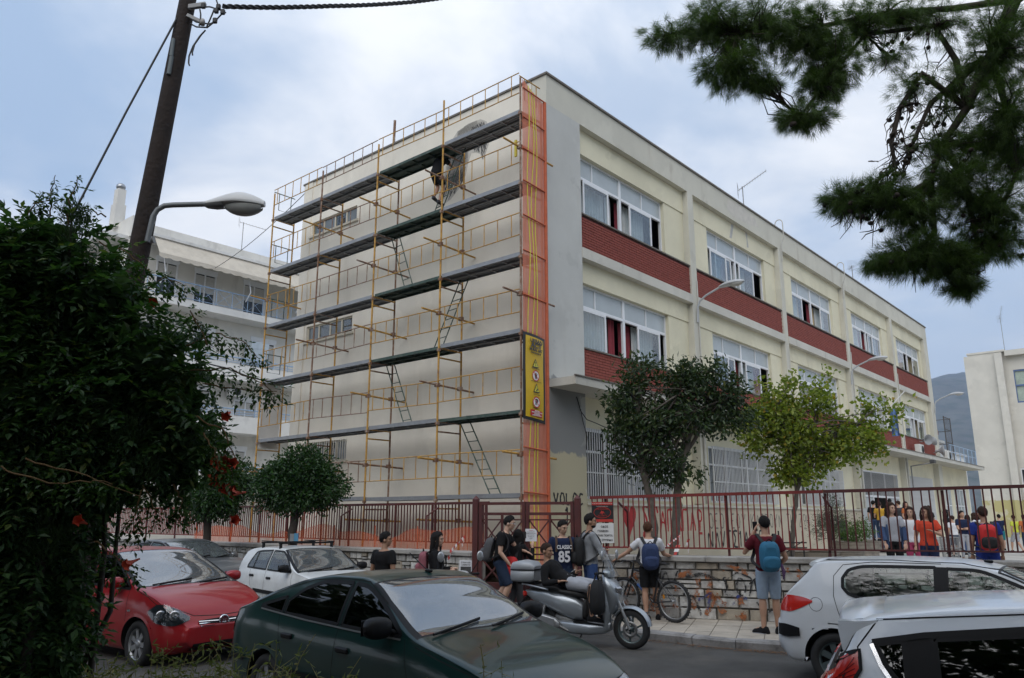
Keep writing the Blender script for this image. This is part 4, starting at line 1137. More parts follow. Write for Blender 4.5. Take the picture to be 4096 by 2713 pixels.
# ------------------------------------------------------------------ street wall of rough stone, railings, gate
M_stone=mat('pale_stone',(.44,.425,.40),.9,.22,4,bump=.7,bscale=22,dirt=(.15,.14,.13),dscale=2.6,damt=.75,coords='World')
M_stone2=mat('painted_stone',(.60,.585,.55),.9,.14,4,bump=.6,bscale=22,dirt=(.16,.15,.145),dscale=3.4,damt=.8,coords='World')
M_stone3=mat('ochre_stone',(.38,.33,.26),.9,.2,4,bump=.6,bscale=22,dirt=(.13,.12,.11),dscale=3,damt=.7,coords='World')
M_wallm=mat('wall_mortar',(.21,.195,.17),.95,.25,5,bump=.5,bscale=40,coords='World')
M_cap=mat('wall_cap',(.34,.325,.30),.9,.16,3,bump=.45,bscale=30,dirt=(.13,.12,.11),dscale=2.2,damt=.75,coords='World')
M_maroon=mat('maroon_paint',(.085,.018,.016),.6,.2,3,dirt=(.05,.02,.025),dscale=2,damt=.6,coords='World')
M_redp=mat('bright_red_paint',(.19,.022,.018),.6,.2,3,dirt=(.12,.02,.02),dscale=2.5,damt=.7,coords='World')
def stone_wall(name,label,o,d,nb,L,z0,z1,rows,lens,seed,limit=300,ends=False):
 """o: front foot; d along, nb behind"""
 g=random.Random(seed)
 t=thing(name,label,'wall',(o.x,o.y,0),math.atan2(d.y,d.x))
 th=.42;sgn=1 if Vector((-d.y,d.x,0)).dot(nb)>0 else-1
 mb=MB();mb.box((0,.03*sgn,-.1),(L,th*sgn,z1));mb.build('core',M_wallm,t)
# cap stones
 x=-.06;k=0
 while x<L:
  l=min(g.uniform(.9,1.5),L+.06-x)
  mb=MB();mb.bbox((x+l/2,(th/2-.03)*sgn,z1+.045),(l/2-.004,th/2+.07,.045+g.uniform(-.004,.004)),.012);mb.build('cap_stone',M_cap,t);x+=l
 hs=[g.uniform(.75,1.3)for _ in range(rows)];s=sum(hs);hs=[h*(z1-z0)/s for h in hs]
 stones=[];z=z0
 for r_,h in enumerate(hs):
  x=-g.uniform(0,.12)
  while x<L:
   l=g.uniform(*lens)*(1.25 if h>(z1-z0)/rows else .9)
   a,b=max(0,x),min(L,x+l)
   if b-a>.05:
    if g.random()<.16 and h>.14:
     m=h*g.uniform(.35,.65);stones+=[(a,b,z,z+m),(a,b,z+m,z+h)]
    elif g.random()<.12 and b-a>.3:
     m=a+(b-a)*g.uniform(.3,.7);stones+=[(a,m,z,z+h),(m,b,z,z+h)]
    else:stones.append((a,b,z,z+h))
   x+=l
  z+=h
 stones.sort(key=lambda q:q[0])
 rest=MB();n=0
 def sub(mb,a,b,lo,hi):
  j=.007;dep=g.uniform(.022,.052)
  w=[g.uniform(0,.014)for _ in range(8)]
  A,B=(a+j,lo+j),(b-j,hi-j)
  P=[(A[0]+w[0],A[1]+w[1]),(B[0]-w[2],A[1]+w[3]),(B[0]-w[4],B[1]-w[5]),(A[0]+w[6],B[1]-w[7])]
  c=((A[0]+B[0])/2,(A[1]+B[1])/2);q=.88 if min(b-a,hi-lo)<.15 else .93
  bk=[(x,.035*sgn,zz)for x,zz in P];md=[(x,-(dep-.028)*sgn,zz)for x,zz in P]
  fr=[(c[0]+(x-c[0])*q,-(dep-.006+g.uniform(-.004,.004))*sgn,c[1]+(zz-c[1])*q)for x,zz in P]
  F=[(0,1,5,4),(1,2,6,5),(2,3,7,6),(3,0,4,7),(4,5,9,8),(5,6,10,9),(6,7,11,10),(7,4,8,11),(8,9,10,11)]
  if sgn<0:F=[f[::-1]for f in F]
  mb.add(bk+md+fr,F)
 for a,b,lo,hi in stones:
  m=g.choices([M_stone,M_stone2,M_stone3],[5,4,1.3])[0]
  if n<limit:mb=MB();sub(mb,a,b,lo,hi);mb.build('stone',m,t);n+=1
  else:sub(rest,a,b,lo,hi)
 if rest.v:tag(rest.build('stones',M_stone,t),kind='stuff')
 if ends:
  mb=MB();mb.bbox((.16,.02*sgn,(z0+z1)/2),(.17,.07,(z1-z0)/2-.01),.012);mb.build('end_stone',M_stone2,t)
 return t
wall_r=stone_wall('stone_wall','graffiti covered pale stone wall along the pavement right of the gate',WR0,DR,NR,11.5,.12,1.11,6,(.2,.52),21)
wall_l=stone_wall('stone_wall','rough stone wall behind the parked cars left of the gate',WL0,E2,E1,30,.10,1.11,6,(.18,.40),22,290,True)
# graffiti on the stones
def wl(t,u,z,y):return(u,y,z)
M_or=spray('orange_spray',(.36,.13,.05),.42,8);M_bl=spray('blue_spray',(.04,.06,.2),.5);M_blk2=spray('worn_black_spray',(.025,.025,.027),.62,11)
def blob(name,pts,th,m,t,y,seed,w=1.0):
 g=random.Random(seed);mb=MB();P=[]
 for a,b in zip(pts[:-1],pts[1:]):
  for k in range(8):q=k/8;P.append(Vector((a[0]+(b[0]-a[0])*q,y,a[1]+(b[1]-a[1])*q)))
 P.append(Vector((pts[-1][0],y,pts[-1][1])))
 for _ in range(2):P=[P[0]]+[(P[i-1]+P[i]*2+P[i+1])/4 for i in range(1,len(P)-1)]+[P[-1]]
 A=[];B=[]
 for i,p in enumerate(P):
  d=P[min(i+1,len(P)-1)]-P[max(i-1,0)];d=d.normalized()if d.length>1e-6 else Vector((1,0,0))
  n=Vector((-d.z,0,d.x))*th*.5*g.uniform(.65,1.2);A.append(p+n);B.append(p-n)
 k=len(P);mb.add(A+B,[(i,i+1,k+i+1,k+i)for i in range(k-1)]);return mb.build(name,m,t)
yr=-.056
Z=lambda q:.12+q
for i,(pts,th,m)in enumerate([([(1.65,.3),(1.72,.85),(2.0,.95),(2.1,.75),(1.95,.3)],.10,M_or),([(2.45,1.0),(2.7,1.02),(2.95,.93)],.10,M_or),([(2.75,.55),(2.85,.2),(2.7,.15)],.15,M_or),([(3.05,.9),(3.2,1.0),(3.75,.98),(3.85,.85),(3.7,.45),(3.5,.2)],.11,M_or),([(2.25,.95),(2.3,.5),(2.5,.35)],.16,M_or),([(.75,.3),(.9,.8),(1.1,.95)],.14,M_or),([(2.55,.8),(2.75,.95),(3.0,.85),(2.95,.55)],.028,M_blk2),([(2.95,.75),(3.1,.88),(3.25,.75),(3.2,.55),(3.05,.65)],.03,M_blk2),([(3.3,.95),(3.42,.4)],.03,M_blk2),([(3.5,.98),(3.45,.45)],.028,M_blk2),([(3.05,.45),(3.2,.28),(3.35,.35)],.03,M_blk2),([(1.4,.7),(1.5,.95),(1.6,.65),(1.72,.95)],.035,M_blk2),([(.95,.55),(1.05,.9),(1.15,.6)],.03,M_blk2),([(2.05,.45),(2.3,.6),(2.2,.3)],.05,M_bl),([(4.2,1.0),(4.35,1.02),(4.4,.95)],.02,M_bl),([(5.25,.85),(5.3,.5),(5.32,.2)],.035,M_blk2),([(5.45,.75),(5.6,.78),(5.55,.6)],.12,M_blk2),([(5.4,.72),(5.42,.6)],.13,spray('ochre_spray',(.5,.32,.08),.5)),([(2.2,.2),(2.35,.6),(2.5,.25)],.13,M_or),([(1.2,.25),(1.35,.6),(1.5,.2)],.15,M_or),([(1.85,.85),(2.15,.9),(2.45,.8)],.06,M_blk2),([(1.8,.55),(2.0,.5),(2.1,.2)],.05,M_blk2),([(2.6,.35),(2.75,.55),(2.9,.5)],.05,M_bl),([(.3,.8),(.5,.4),(.65,.85)],.05,M_blk2),([(4.5,.85),(4.7,.9),(4.75,.6)],.04,M_blk2),([(5.0,.95),(5.1,.3)],.09,M_blk2),([(5.75,.95),(5.95,.6),(6.1,.95)],.03,M_blk2),([(6.3,.9),(6.35,.55),(6.6,.7),(6.55,.95)],.03,M_blk2),([(6.1,1.0),(6.2,.9)],.06,M_bl)]):
 blob('spray_mark',pts,th,m,wall_r,yr,i)
for body,u,z,h,w,step,sd in(('SOL',2.5,.55,.3,.16,.22,31),('BNC',6.6,.62,.3,.18,.25,32),('ZENTOLHTOL',7.1,.45,.25,.16,.22,33)):
 graffiti('spray_letter',body,M_blk2,(u,yr-.004,z),(1,0,0),(0,0,1),h,w,step,.03,wall_r,sd)
yl=.056
for body,u,z,h,w,step,sd in(('TENALS',1.95,.62,.32,.2,-.0,34),):
 graffiti('spray_letter',body,M_blk2,(2.6,yl,.55),(-1,0,0),(0,0,1),.36,.2,.28,.035,wall_l,34)
graffiti('spray_letter','NOCO',M_blk2,(4.9,yl,.5),(-1,0,0),(0,0,1),.42,.26,.38,.045,wall_l,35)
for i,pts in enumerate(([(2.75,.5),(2.85,.85),(2.95,.6)],[(1.15,.5),(1.25,.9)],[(1.0,.55),(1.1,.9),(.95,.9)])):blob('spray_mark',pts,.06,M_or,wall_l,yl-.002,60+i)
# railing right of the gate
def railing(label,o,d,segs,ztop,zbot,step,m,posts,stays,group=None,zfoot=1.19):
 t=thing('railing',label,'railing',(o.x,o.y,0),math.atan2(d.y,d.x),group)
 for(a,b,st,mm)in segs:
  L=b-a
  mb=MB()
  za,zb=ztop(a),ztop(b)
  mb.obox(((a+b)/2,0,(za+zb)/2),(L/2-.002,0,(zb-za)/2),(0,.026,0),(0,0,.028));mb.build('top_rail',mm,t)
  mb=MB();mb.obox(((a+b)/2,0,zbot),(L/2-.002,0,0),(0,.018,0),(0,0,.014));mb.build('bottom_rail',mm,t)
  n=int(L/st);me=None
  for i in range(n):
   x=a+(i+.5)*L/n;h=ztop(x)-.027-zbot
   if me is None:
    q=MB();q.box((-.011,-.011,0),(.011,.011,h));me=q.mesh('bar',mm);h0=h
   ob=link('bar',me,t,(x,rng.uniform(-.003,.003),zbot));ob.scale=(1,1,h/h0);ob.rotation_euler=(rng.uniform(-.006,.006),rng.uniform(-.008,.008),0)
 for x in posts:
  q=MB();q.box((x-.022,.02,zfoot-.1),(x+.022,.06,ztop(x)-.03));q.build('post',m,t)
 for x in stays:
  q=MB();q.tube([(x,.05,ztop(x)-.1),(x+.13,.28,ztop(x)-.28),(x+.13,.3,zfoot-.4)],.022,6);q.build('stay',m,t)
 return t
ro=WR0+NR*.28
zr=lambda u:2.262+.0175*u
rr=railing('maroon bar railing on the stone wall right of the gate',ro,DR,[(.05,1.05,.097,M_redp),(1.05,2.05,.097,M_redp),(2.05,3.05,.1,M_redp),(3.05,4.3,.105,M_redp),(4.3,6.2,.132,M_maroon),(6.2,8.2,.132,M_maroon),(8.2,11.4,.132,M_maroon)],zr,1.335,.1,M_maroon,[.35,2.62,4.33,6.2,8.2,10.2],[.6,4.3,8.2])
lo=WL0+E1*.9
zl=lambda u:2.205
rl=railing('dark red bar railing behind the stone wall left of the gate',lo,E2,[(.35,3.4,.108,M_maroon),(3.4,6.4,.108,M_maroon),(6.4,9.4,.108,M_redp),(9.4,12.4,.105,M_maroon),(12.4,16.6,.105,M_redp),(16.6,24,.12,M_redp)],zl,1.34,.1,M_maroon,[.4,2.0,2.1,3.4,5.2,6.4,8,9.4,11,12.4,14.5,16.6,20],[1.9,5.1],zfoot=1.0)
sheetb=MB();a,b,c,d=WL0+E1*.40,WL0+E2*30+E1*.40,WL0+E2*30+E1*1.3,WL0+E1*1.3
sheetb.add([(p.x,p.y,1.06)for p in(a,d,c,b)],[(0,1,2,3)]);sheetb.add([(d.x,d.y,.3),(d.x,d.y,1.06),(c.x,c.y,1.06),(c.x,c.y,.3)],[(0,1,2,3)])
tag(sheetb.build('planting_bed',M_dirt),kind='structure')
# gate: three posts, two leaves with crossed bars
gate=thing('gate','maroon double gate with crossed bars and pointed posts','gate',(-.72,16.0,0),math.atan2(15.33-16.0,1.26+.72))
GL=math.hypot(1.98,.67)
for x in(0,GL):
 mb=MB();mb.box((x-.055,-.055,.13),(x+.055,.055,2.24));mb.add([(x-.06,-.06,2.24),(x+.06,-.06,2.24),(x+.06,.06,2.24),(x-.06,.06,2.24),(x,0,2.32)],[(0,1,4),(1,2,4),(2,3,4),(3,0,4),(3,2,1,0)]);mb.build('post',M_maroon,gate)
for k,(a,b)in enumerate(((.075,GL/2-.008),(GL/2+.008,GL-.075))):
 mb=MB();q=.032
 for x in(a,b-2*q):mb.box((x,-q,.52),(x+2*q,q,2.19))
 for z in(2.13,1.93):mb.box((a+2*q,-q*.9,z),(b-2*q,q*.9,z+.055))
 m=(a+b)/2
 mb.box((m-.022,-.022,1.34),(m+.022,.022,1.93));
 for z in(1.83,1.31,1.18,1.08,.62):mb.box((a+2*q,-.016,z),(b-2*q,.016,z+.028))
 mb.box((a+2*q,-.02,.52),(b-2*q,.02,.66));leaf=mb.build('leaf',M_maroon,gate)
 for x0,x1,z0,z1 in((a+2*q,m-.022,1.34,1.83),(m+.022,b-2*q,1.34,1.83),(a+2*q,m,.65,1.08),(m,b-2*q,.65,1.08)):
  for s in(0,1):
   p,w=Vector((x0,.0+.009*s,(z0,z1)[s])),Vector((x1,.0+.009*s,(z1,z0)[s]));n=Vector((-(w-p).z,0,(w-p).x)).normalized()
   mb=MB();mb.obox((p+w)/2,(w-p)/2,n*.014,(0,.006,0));mb.build('cross_bar',M_maroon,leaf)
mb=MB();mb.box((GL/2-.05,-.06,1.5),(GL/2+.02,-.033,1.62));mb.build('lock',mat('lock_black',(.02,.02,.02),.5),gate)
mb=MB();mb.box((.06,-.03,.30),(GL-.06,.05,.47));mb.build('kickboard',M_maroon,gate)
stp=MB();stp.bbox((GL/2,.25,.21),(GL/2+.1,.5,.09),.015);st_o=stp.build('gate_step',M_cap,None,(-.72,16.0,0),(0,0,math.atan2(-.67,1.98)));tag(st_o,kind='structure')
# papers and signs
gm=Matrix.Translation((-.72,16.0,0))@Matrix.Rotation(math.atan2(-.67,1.98),4,'Z')
def sign_thing(name,label,cat,M4,w,h,m,dog=0.0):
 t=thing(name,label,cat);t.matrix_basis=M4
 if dog:
  mb=MB();P=[(-w/2,-h/2),(w/2,-h/2),(w/2,h/2-dog),(w/2-dog,h/2),(-w/2,h/2)]
  mb.add([(x,-.002,z)for x,z in P]+[(x,.002,z)for x,z in P],[(0,1,2,3,4),(9,8,7,6,5)]+[(i,5+i,5+(i+1)%5,(i+1)%5)for i in range(5)]);mb.build('board',m,t)
 else:mb=MB();mb.bbox((0,0,0),(w/2,.006,h/2),.002);mb.build('board',m,t)
 return t
M_paper=mat('paper_white',(.70,.71,.74),.8,.05,4)
t=sign_thing('notice','white paper notice taped to the middle of the gate','notice',gm@Matrix.Translation((GL/2+.12,-.045,1.555)),.23,.235,M_paper,.04)
for i,s in enumerate(('ΑΝΑΚΟΙΝΩΣΗ','Η ΕΙΣΟΔΟΣ ΚΑΙ Η ΕΞΟΔΟΣ','ΤΩΝ ΜΑΘΗΤΩΝ ΓΙΝΕΤΑΙ ΜΟΝΟ','ΑΠΟ ΤΗΝ ΠΙΣΩ ΠΟΡΤΑ','ΤΟΥ ΣΧΟΛΕΙΟΥ ΛΟΓΩ','ΕΡΓΑΣΙΩΝ')):text('lettering',s,.013,M_red if i==0 else M_txt,(0,-.006,.09-.03*i),(1,0,0),(0,0,1),t)
rm=Matrix.Translation((ro.x,ro.y,0))@Matrix.Rotation(math.atan2(DR.y,DR.x),4,'Z')
t=sign_thing('security_sign','black and red security company sign on the railing behind the man in grey','sign',rm@Matrix.Translation((.30,-.035,1.99)),.42,.38,mat('sign_black',(.02,.02,.022),.4))
def plate(t,x0,x1,z0,z1,m,y=-.009):mb=MB();mb.add([(x0,y,z0),(x1,y,z0),(x1,y,z1),(x0,y,z1)],[(0,1,2,3)]);return mb.build('sign_print',m,t)
M_sr=mat('sign_red',(.48,.04,.03),.4)
plate(t,-.205,.205,.13,.185,M_sr);plate(t,-.205,.205,-.185,-.135,M_sr)
text('lettering','ΠΡΟΣΟΧΗ Ο ΧΩΡΟΣ ΠΡΟΣΤΑΤΕΥΕΤΑΙ',.022,M_wht,(0,-.013,.157),(1,0,0),(0,0,1),t);text('lettering','ΣΥΣΤΗΜΑΤΑ ΑΣΦΑΛΕΙΑΣ',.018,M_wht,(0,-.013,.105),(1,0,0),(0,0,1),t)
text('lettering','DELIGIANNIS',.04,M_sr,(0,-.013,.055),(1,0,0),(0,0,1),t);text('lettering','SECURITY',.04,M_sr,(0,-.013,-.07),(1,0,0),(0,0,1),t)
mb=MB();nn=30
A=[(.17*math.cos(2*PI*k/nn),-.012,-.01+.105*math.sin(2*PI*k/nn))for k in range(nn)];B=[(.16*math.cos(2*PI*k/nn),-.012,-.01+.096*math.sin(2*PI*k/nn))for k in range(nn)]
mb.add(A+B,[(k,nn+k,nn+(k+1)%nn,(k+1)%nn)for k in range(nn)]);mb.add([(x*.06,-.012,-.01+z*.045)for x,z in((-.9,-.5),(-.3,-.2),(-.2,-.8),(.1,-.8),(.1,-.2),(.9,-.4),(.5,.2),(.3,.8),(0,.4),(-.3,.9),(-.5,.2))],[tuple(range(11))]);mb.build('emblem',M_sr,t)
t=sign_thing('entrance_sign','white sign with black Greek lettering on the railing under the security sign','sign',rm@Matrix.Translation((.30,-.035,1.595)),.43,.37,mat('sign_white',(.66,.66,.65),.5,.05))
for i,s in enumerate(('ΟΔΟΣ','ΓΟΝΕΩΝ','ΑΠΟ ΤΗΝ ΠΟΡΤΑ','ΟΔΟΥ ΣΠΥΡΙΔΗ')):text('lettering',s,.05,M_txt,(.19-(.08 if i<2 else 0),-.012,.12-.083*i),(1,0,0),(0,0,1),t,align='RIGHT',bold=.001)
# striped barrier tape knotted to railing and tree
M_tr=mat('tape_red',(.5,.04,.03),.5);M_tw=mat('tape_white',(.7,.69,.67),.5)
def tape(pts,w,label,seed=0,per=.07):
 g=random.Random(seed);t=thing('barrier_tape',label,'tape')
 P=[Vector(p)for p in pts];Q=[]
 for a,b in zip(P[:-1],P[1:]):
  n=max(1,int((b-a).length/per));Q+=[a+(b-a)*(k/n)for k in range(n)]
 Q.append(P[-1])
 for ph,m,nm in((0,M_tr,'red_stripe'),(1,M_tw,'white_stripe')):
  mb=MB()
  for i in range(len(Q)-1):
   if i%2!=ph:continue
   d=(Q[i+1]-Q[i]);s=Vector((0,0,1))if abs(d.normalized().z)<.7 else Vector((1,.2,0));s=s*w*.5+Vector((g.uniform(-.01,.01),g.uniform(-.01,.01),0))
   mb.add([Q[i]-s,Q[i+1]-s,Q[i+1]+s,Q[i]+s],[(0,1,2,3)])
  if mb.v:mb.build(nm,m,t)
tape([at(1040,1276,16.7),at(1060,1255,17.0),at(1075,1240,17.3),at(1068,1262,17.0)],.05,'red and white tape end tied at the left railing beside the gate',1)
tape([at(1046,1276,16.6),at(1032,1298,16.4)],.06,'short red and white tape tail hanging over the left wall end',2)
tape([at(1572,1236,17.5),at(1568,1260,17.3),at(1560,1284,17.2)],.09,'red and white tape hanging in front of the twin trunk tree',3)
tape([at(1592,1246,17.0),at(1588,1262,17.0),at(1594,1284,16.8)],.06,'narrow red and white tape end right of the twin trunk tree',4)
tape([at(1400,1266,15.6),at(1440,1264,15.6),at(1480,1268,15.6),at(1540,1264,16.5),at(1572,1238,17.4)],.03,'thin red and white tape stretched along the right railing foot',5)
# ------------------------------------------------------------------ trees, vine, pine, weeds
def rot_basis(d,roll):
 """arrays of unit directions -> orthonormal frames with random roll"""
 d=d/np.linalg.norm(d,axis=1,keepdims=True)
 a=np.where(np.abs(d[:,2:3])<.9,np.array([[0,0,1.]]),np.array([[1.,0,0]]))
 u=np.cross(a,d);u/=np.linalg.norm(u,axis=1,keepdims=True);v=np.cross(d,u)
 c,s=np.cos(roll)[:,None],np.sin(roll)[:,None]
 return d,u*c+v*s,-u*s+v*c
def leaves(P,d,L,W,roll,fold=.25):
 """one folded four-point leaf per point: P base (n,3), d direction"""
 n=len(P);d,u,w=rot_basis(d,roll)
 L=np.broadcast_to(L,(n,))[:,None];W=np.broadcast_to(W,(n,))[:,None]
 b=P;t=P+d*L;m=P+d*L*.45
 l=m+u*W*.5+w*W*fold;r=m-u*W*.5+w*W*fold
 V=np.stack([b,l,t,r],1).reshape(-1,3);i=np.arange(n)*4
 F=np.concatenate([np.stack([i,i+1,i+2],1),np.stack([i,i+2,i+3],1)])
 return V,F
def rnd_dir(n,r):
 v=r.normal(size=(n,3));return v/np.linalg.norm(v,axis=1,keepdims=True)
def crown_points(blobs,n,r,shell=.45):
 """cluster centres in a set of ellipsoids (cx,cy,cz,rx,ry,rz,weight)"""
 w=np.array([b[6]if len(b)>6 else b[3]*b[5]*(b[4])for b in blobs]);w=w/w.sum()
 k=r.choice(len(blobs),n,p=w);B=np.array([b[:6]for b in blobs])[k]
 q=rnd_dir(n,r)*(r.random((n,1))**shell)
 return B[:,:3]+q*B[:,3:6],q
def tree(name,label,base,trunks,blobs,nclus,per,spread,LW,m_leaf,m_bark,seed,cat='tree',droop=.35,limb_r=.035,nlimb=26,group=None):
 r=np.random.default_rng(seed);t=thing(name,label,cat,base,0,group);b=np.array(base)
 for tr in trunks:
  mb=MB();pts=[Vector(p)-Vector(base)for p,_ in tr];rs=[q for _,q in tr]
  P=[];Q=[]
  for i in range(len(pts)-1):
   for k in range(5):f=k/5;P.append(pts[i].lerp(pts[i+1],f)+Vector((rng.gauss(0,.012),rng.gauss(0,.012),0)));Q.append(rs[i]+(rs[i+1]-rs[i])*f)
  P.append(pts[-1]);Q.append(rs[-1]);mb.tube(P,Q,10);tk=mb.build('trunk',m_bark,t)
 C,q=crown_points(blobs,nclus,r);C=C-b
 n=nclus*per
 cc=np.repeat(C,per,0)+r.normal(size=(n,3))*spread
 d=np.repeat(q,per,0)*.8+rnd_dir(n,r)*.9+np.array([0,0,-droop]);
 V,F=leaves(cc,d,LW[0]*r.uniform(.7,1.25,n),LW[1]*r.uniform(.7,1.2,n),r.uniform(0,6.28,n))
 link('crown',fast_mesh('crown',V,F,m_leaf),t)
 mb=MB()
 for i in range(min(nlimb,nclus)):
  tr=trunks[i%len(trunks)];f=r.uniform(.45,1.0);k=f*(len(tr)-1);j=min(int(k),len(tr)-2)
  s=Vector(tr[j][0]).lerp(Vector(tr[j+1][0]),k-j)-Vector(base);e=Vector(C[i])
  mid=s.lerp(e,.5)+Vector((r.normal()*.12,r.normal()*.12,.12));mb.tube([s,s.lerp(mid,.5)+Vector((0,0,.03)),mid,mid.lerp(e,.6),e],[limb_r,limb_r*.8,limb_r*.6,limb_r*.4,limb_r*.18],5)
 tag(mb.build('branches',m_bark,t),kind='stuff')
 return t
B_dark=mat('dark_bark',(.06,.048,.04),.95,.3,8,bump=.6,bscale=30)
B_grey=mat('grey_bark',(.10,.085,.07),.95,.3,8,bump=.6,bscale=30)
L_citrus=leaf_mat('citrus_leaf',(.012,.036,.010),(.035,.085,.018),.35,.25)
L_lig=leaf_mat('privet_leaf',(.014,.030,.012),(.045,.075,.022),.38,.25,(.10,.11,.03))
L_maple=leaf_mat('maple_leaf',(.085,.13,.016),(.23,.27,.035),.5,.4,(.34,.21,.03))
L_olive=leaf_mat('olive_leaf',(.05,.07,.045),(.10,.12,.085),.5,.2)
L_bush=leaf_mat('bush_leaf',(.05,.10,.02),(.10,.17,.035),.5,.35)
def A(x,y,Y):p=at(x,y,Y);return(p.x,p.y,p.z)
def bl(x,y,Y,rx,rz,ry=None,w=None):
 """ellipsoid about a point, radii given in picture units at that depth"""
 p=at(x,y,Y);k=D_/_F*(Y*.975+(p.z-1.88)*.223);e=(p.x,p.y,p.z,rx*k,(ry if ry else(rx+rz)/2)*k,rz*k)
 return e+((w,)if w else())
# twin-trunk evergreen by the railing
Yt=18.2
tree('twin_trunk_tree','dark evergreen tree with two crossing trunks in front of the first classroom bay',A(1540,1310,Yt)[:2]+(.35,),[[(A(1516,1330,Yt),.10),(A(1512,1220,Yt),.09),(A(1500,1150,Yt),.085),(A(1480,1060,Yt),.07),(A(1475,940,Yt),.05),(A(1480,880,Yt),.03)],[(A(1553,1330,Yt),.11),(A(1562,1210,Yt),.10),(A(1568,1110,Yt),.09),(A(1590,1010,Yt),.075),(A(1600,920,Yt),.05),(A(1600,860,Yt),.03)],[(A(1580,1060,Yt),.05),(A(1640,960,Yt),.04),(A(1690,920,Yt),.02)]],[bl(1468,890,Yt,58,50),bl(1440,970,Yt,40,70),bl(1495,1000,Yt,55,75),bl(1570,880,Yt,50,58),bl(1580,960,Yt,75,50),bl(1650,900,Yt,55,52),bl(1690,945,Yt,45,50),bl(1640,980,Yt,60,35),bl(1550,1070,Yt,45,45),bl(1470,1060,Yt,45,35),bl(1418,960,Yt,24,46),bl(1430,1060,Yt,22,30),bl(1470,845,Yt,30,20),bl(1575,835,Yt,24,22),bl(1640,850,Yt,24,18),bl(1610,1080,Yt,25,22)],250,38,.15,(.145,.066),L_lig,B_grey,3,nlimb=70)
# yellow-green maple
Ym=21.5
tree('yellow_maple_tree','yellow green maple tree with a slender trunk before the second classroom bay',A(1830,1300,Ym)[:2]+(.35,),[[(A(1829,1330,Ym),.075),(A(1833,1230,Ym),.06),(A(1838,1170,Ym),.06),(A(1848,1110,Ym),.055),(A(1870,1040,Ym),.04),(A(1890,960,Ym),.02)],[(A(1848,1120,Ym),.045),(A(1820,1040,Ym),.035),(A(1790,960,Ym),.02)],[(A(1862,1060,Ym),.035),(A(1930,1010,Ym),.03),(A(2000,975,Ym),.014)]],[bl(1790,960,Ym,55,45),bl(1830,930,Ym,50,45),bl(1765,1020,Ym,42,45),bl(1850,1010,Ym,60,50),bl(1910,1050,Ym,50,40),bl(1895,930,Ym,24,45),bl(1918,885,Ym,10,26),bl(1770,900,Ym,14,26),bl(1840,890,Ym,14,30),bl(1955,940,Ym,16,26),bl(2062,945,Ym,24,10),bl(1965,1010,Ym,50,45),bl(2020,1000,Ym,40,35),bl(2050,950,Ym,30,16),bl(2010,940,Ym,22,22),bl(1820,1080,Ym,42,32),bl(1880,1095,Ym,36,22),bl(1740,960,Ym,20,36),bl(1755,1090,Ym,10,8),bl(2030,1050,Ym,26,16),bl(1990,1080,Ym,16,16)],230,32,.15,(.13,.105),L_maple,B_grey,4,droop=.2,nlimb=60,limb_r=.025)
# round citrus trees in the planting bed
Yo=19.2
for i,(lab,x,tb,bs,nc)in enumerate((('round dark green citrus tree standing before the foot of the scaffold',678,1.0,[bl(700,1090,Yo,70,55),bl(650,1120,Yo,55,50),bl(745,1125,Yo,58,45),bl(690,1140,Yo,80,40),bl(620,1130,Yo,35,45)],760),('second citrus tree half hidden behind the trailing vine',478,1.0,[bl(520,1130,Yo+2,60,60),bl(560,1110,Yo+2,40,45),bl(480,1160,Yo+2,60,45)],380))):
 Y_=Yo+2*i
 t=tree('citrus_tree',lab,A(x,1300,Y_)[:2]+(tb,),[[(A(x-3,1310,Y_),.11),(A(x,1230,Y_),.10),(A(x+6,1170,Y_),.09),(A(x+14,1110,Y_),.05)]],bs,nc,24,.10,(.10,.05),L_citrus,B_dark,7+i,nlimb=40,group='citrus trees behind the stone wall')
 if i==0:
  p=Vector(A(680,1246,Y_-.12))-Vector(t.location);mb=MB();mb.box((p.x-.10,p.y-.02,p.z-.10),(p.x-.005,p.y,p.z+.12));mb.build('grey_notice',mat('old_notice',(.28,.29,.30),.8),t)
  mb=MB();mb.box((p.x+.0,p.y-.025,p.z-.06),(p.x+.10,p.y-.005,p.z+.13));mb.build('blue_notice',mat('blue_notice',(.10,.30,.48),.7),t)
# trumpet vine mass on the left: compound leaves over a dark tangle
L_vine=leaf_mat('vine_leaf',(.020,.054,.022),(.065,.130,.044),.45,.32,(.13,.16,.04))
L_vine2=leaf_mat('fresh_vine_leaf',(.05,.10,.02),(.11,.19,.03),.4,.4)
def fronds(P,d,size,roll,r,pairs=4):
 """pinnate leaves: rachis along d with leaflets either side"""
 n=len(P);d,u,w=rot_basis(d,roll);V=[];F=[]
 tips=[]
 for k in range(pairs*2+1):
  f=(k//2+1)/(pairs+.6);sgn=1 if k%2 else-1
  if k==pairs*2:f,ld=1.0,d
  else:ld=d*.55+u*sgn*.8-w*.25
  sag=-w*(f*f*.35)
  tips.append((P+(d*f+sag)*size[:,None],ld))
 PP=np.concatenate([t[0]for t in tips]);DD=np.concatenate([t[1]for t in tips]);N_=len(PP)
 S_=np.tile(size,len(tips));DD=DD+r.normal(size=(N_,3))*.18
 return leaves(PP,DD,S_*.40*r.uniform(.8,1.2,N_),S_*.20*r.uniform(.8,1.2,N_),r.uniform(-.5,.5,N_)+np.tile(roll,len(tips))*0,.2)
r=np.random.default_rng(21)
vine=thing('trumpet_vine','dark mass of trumpet vine with orange red flowers filling the left edge','vine',(-2.6,5.2,0))
Yv=5.2
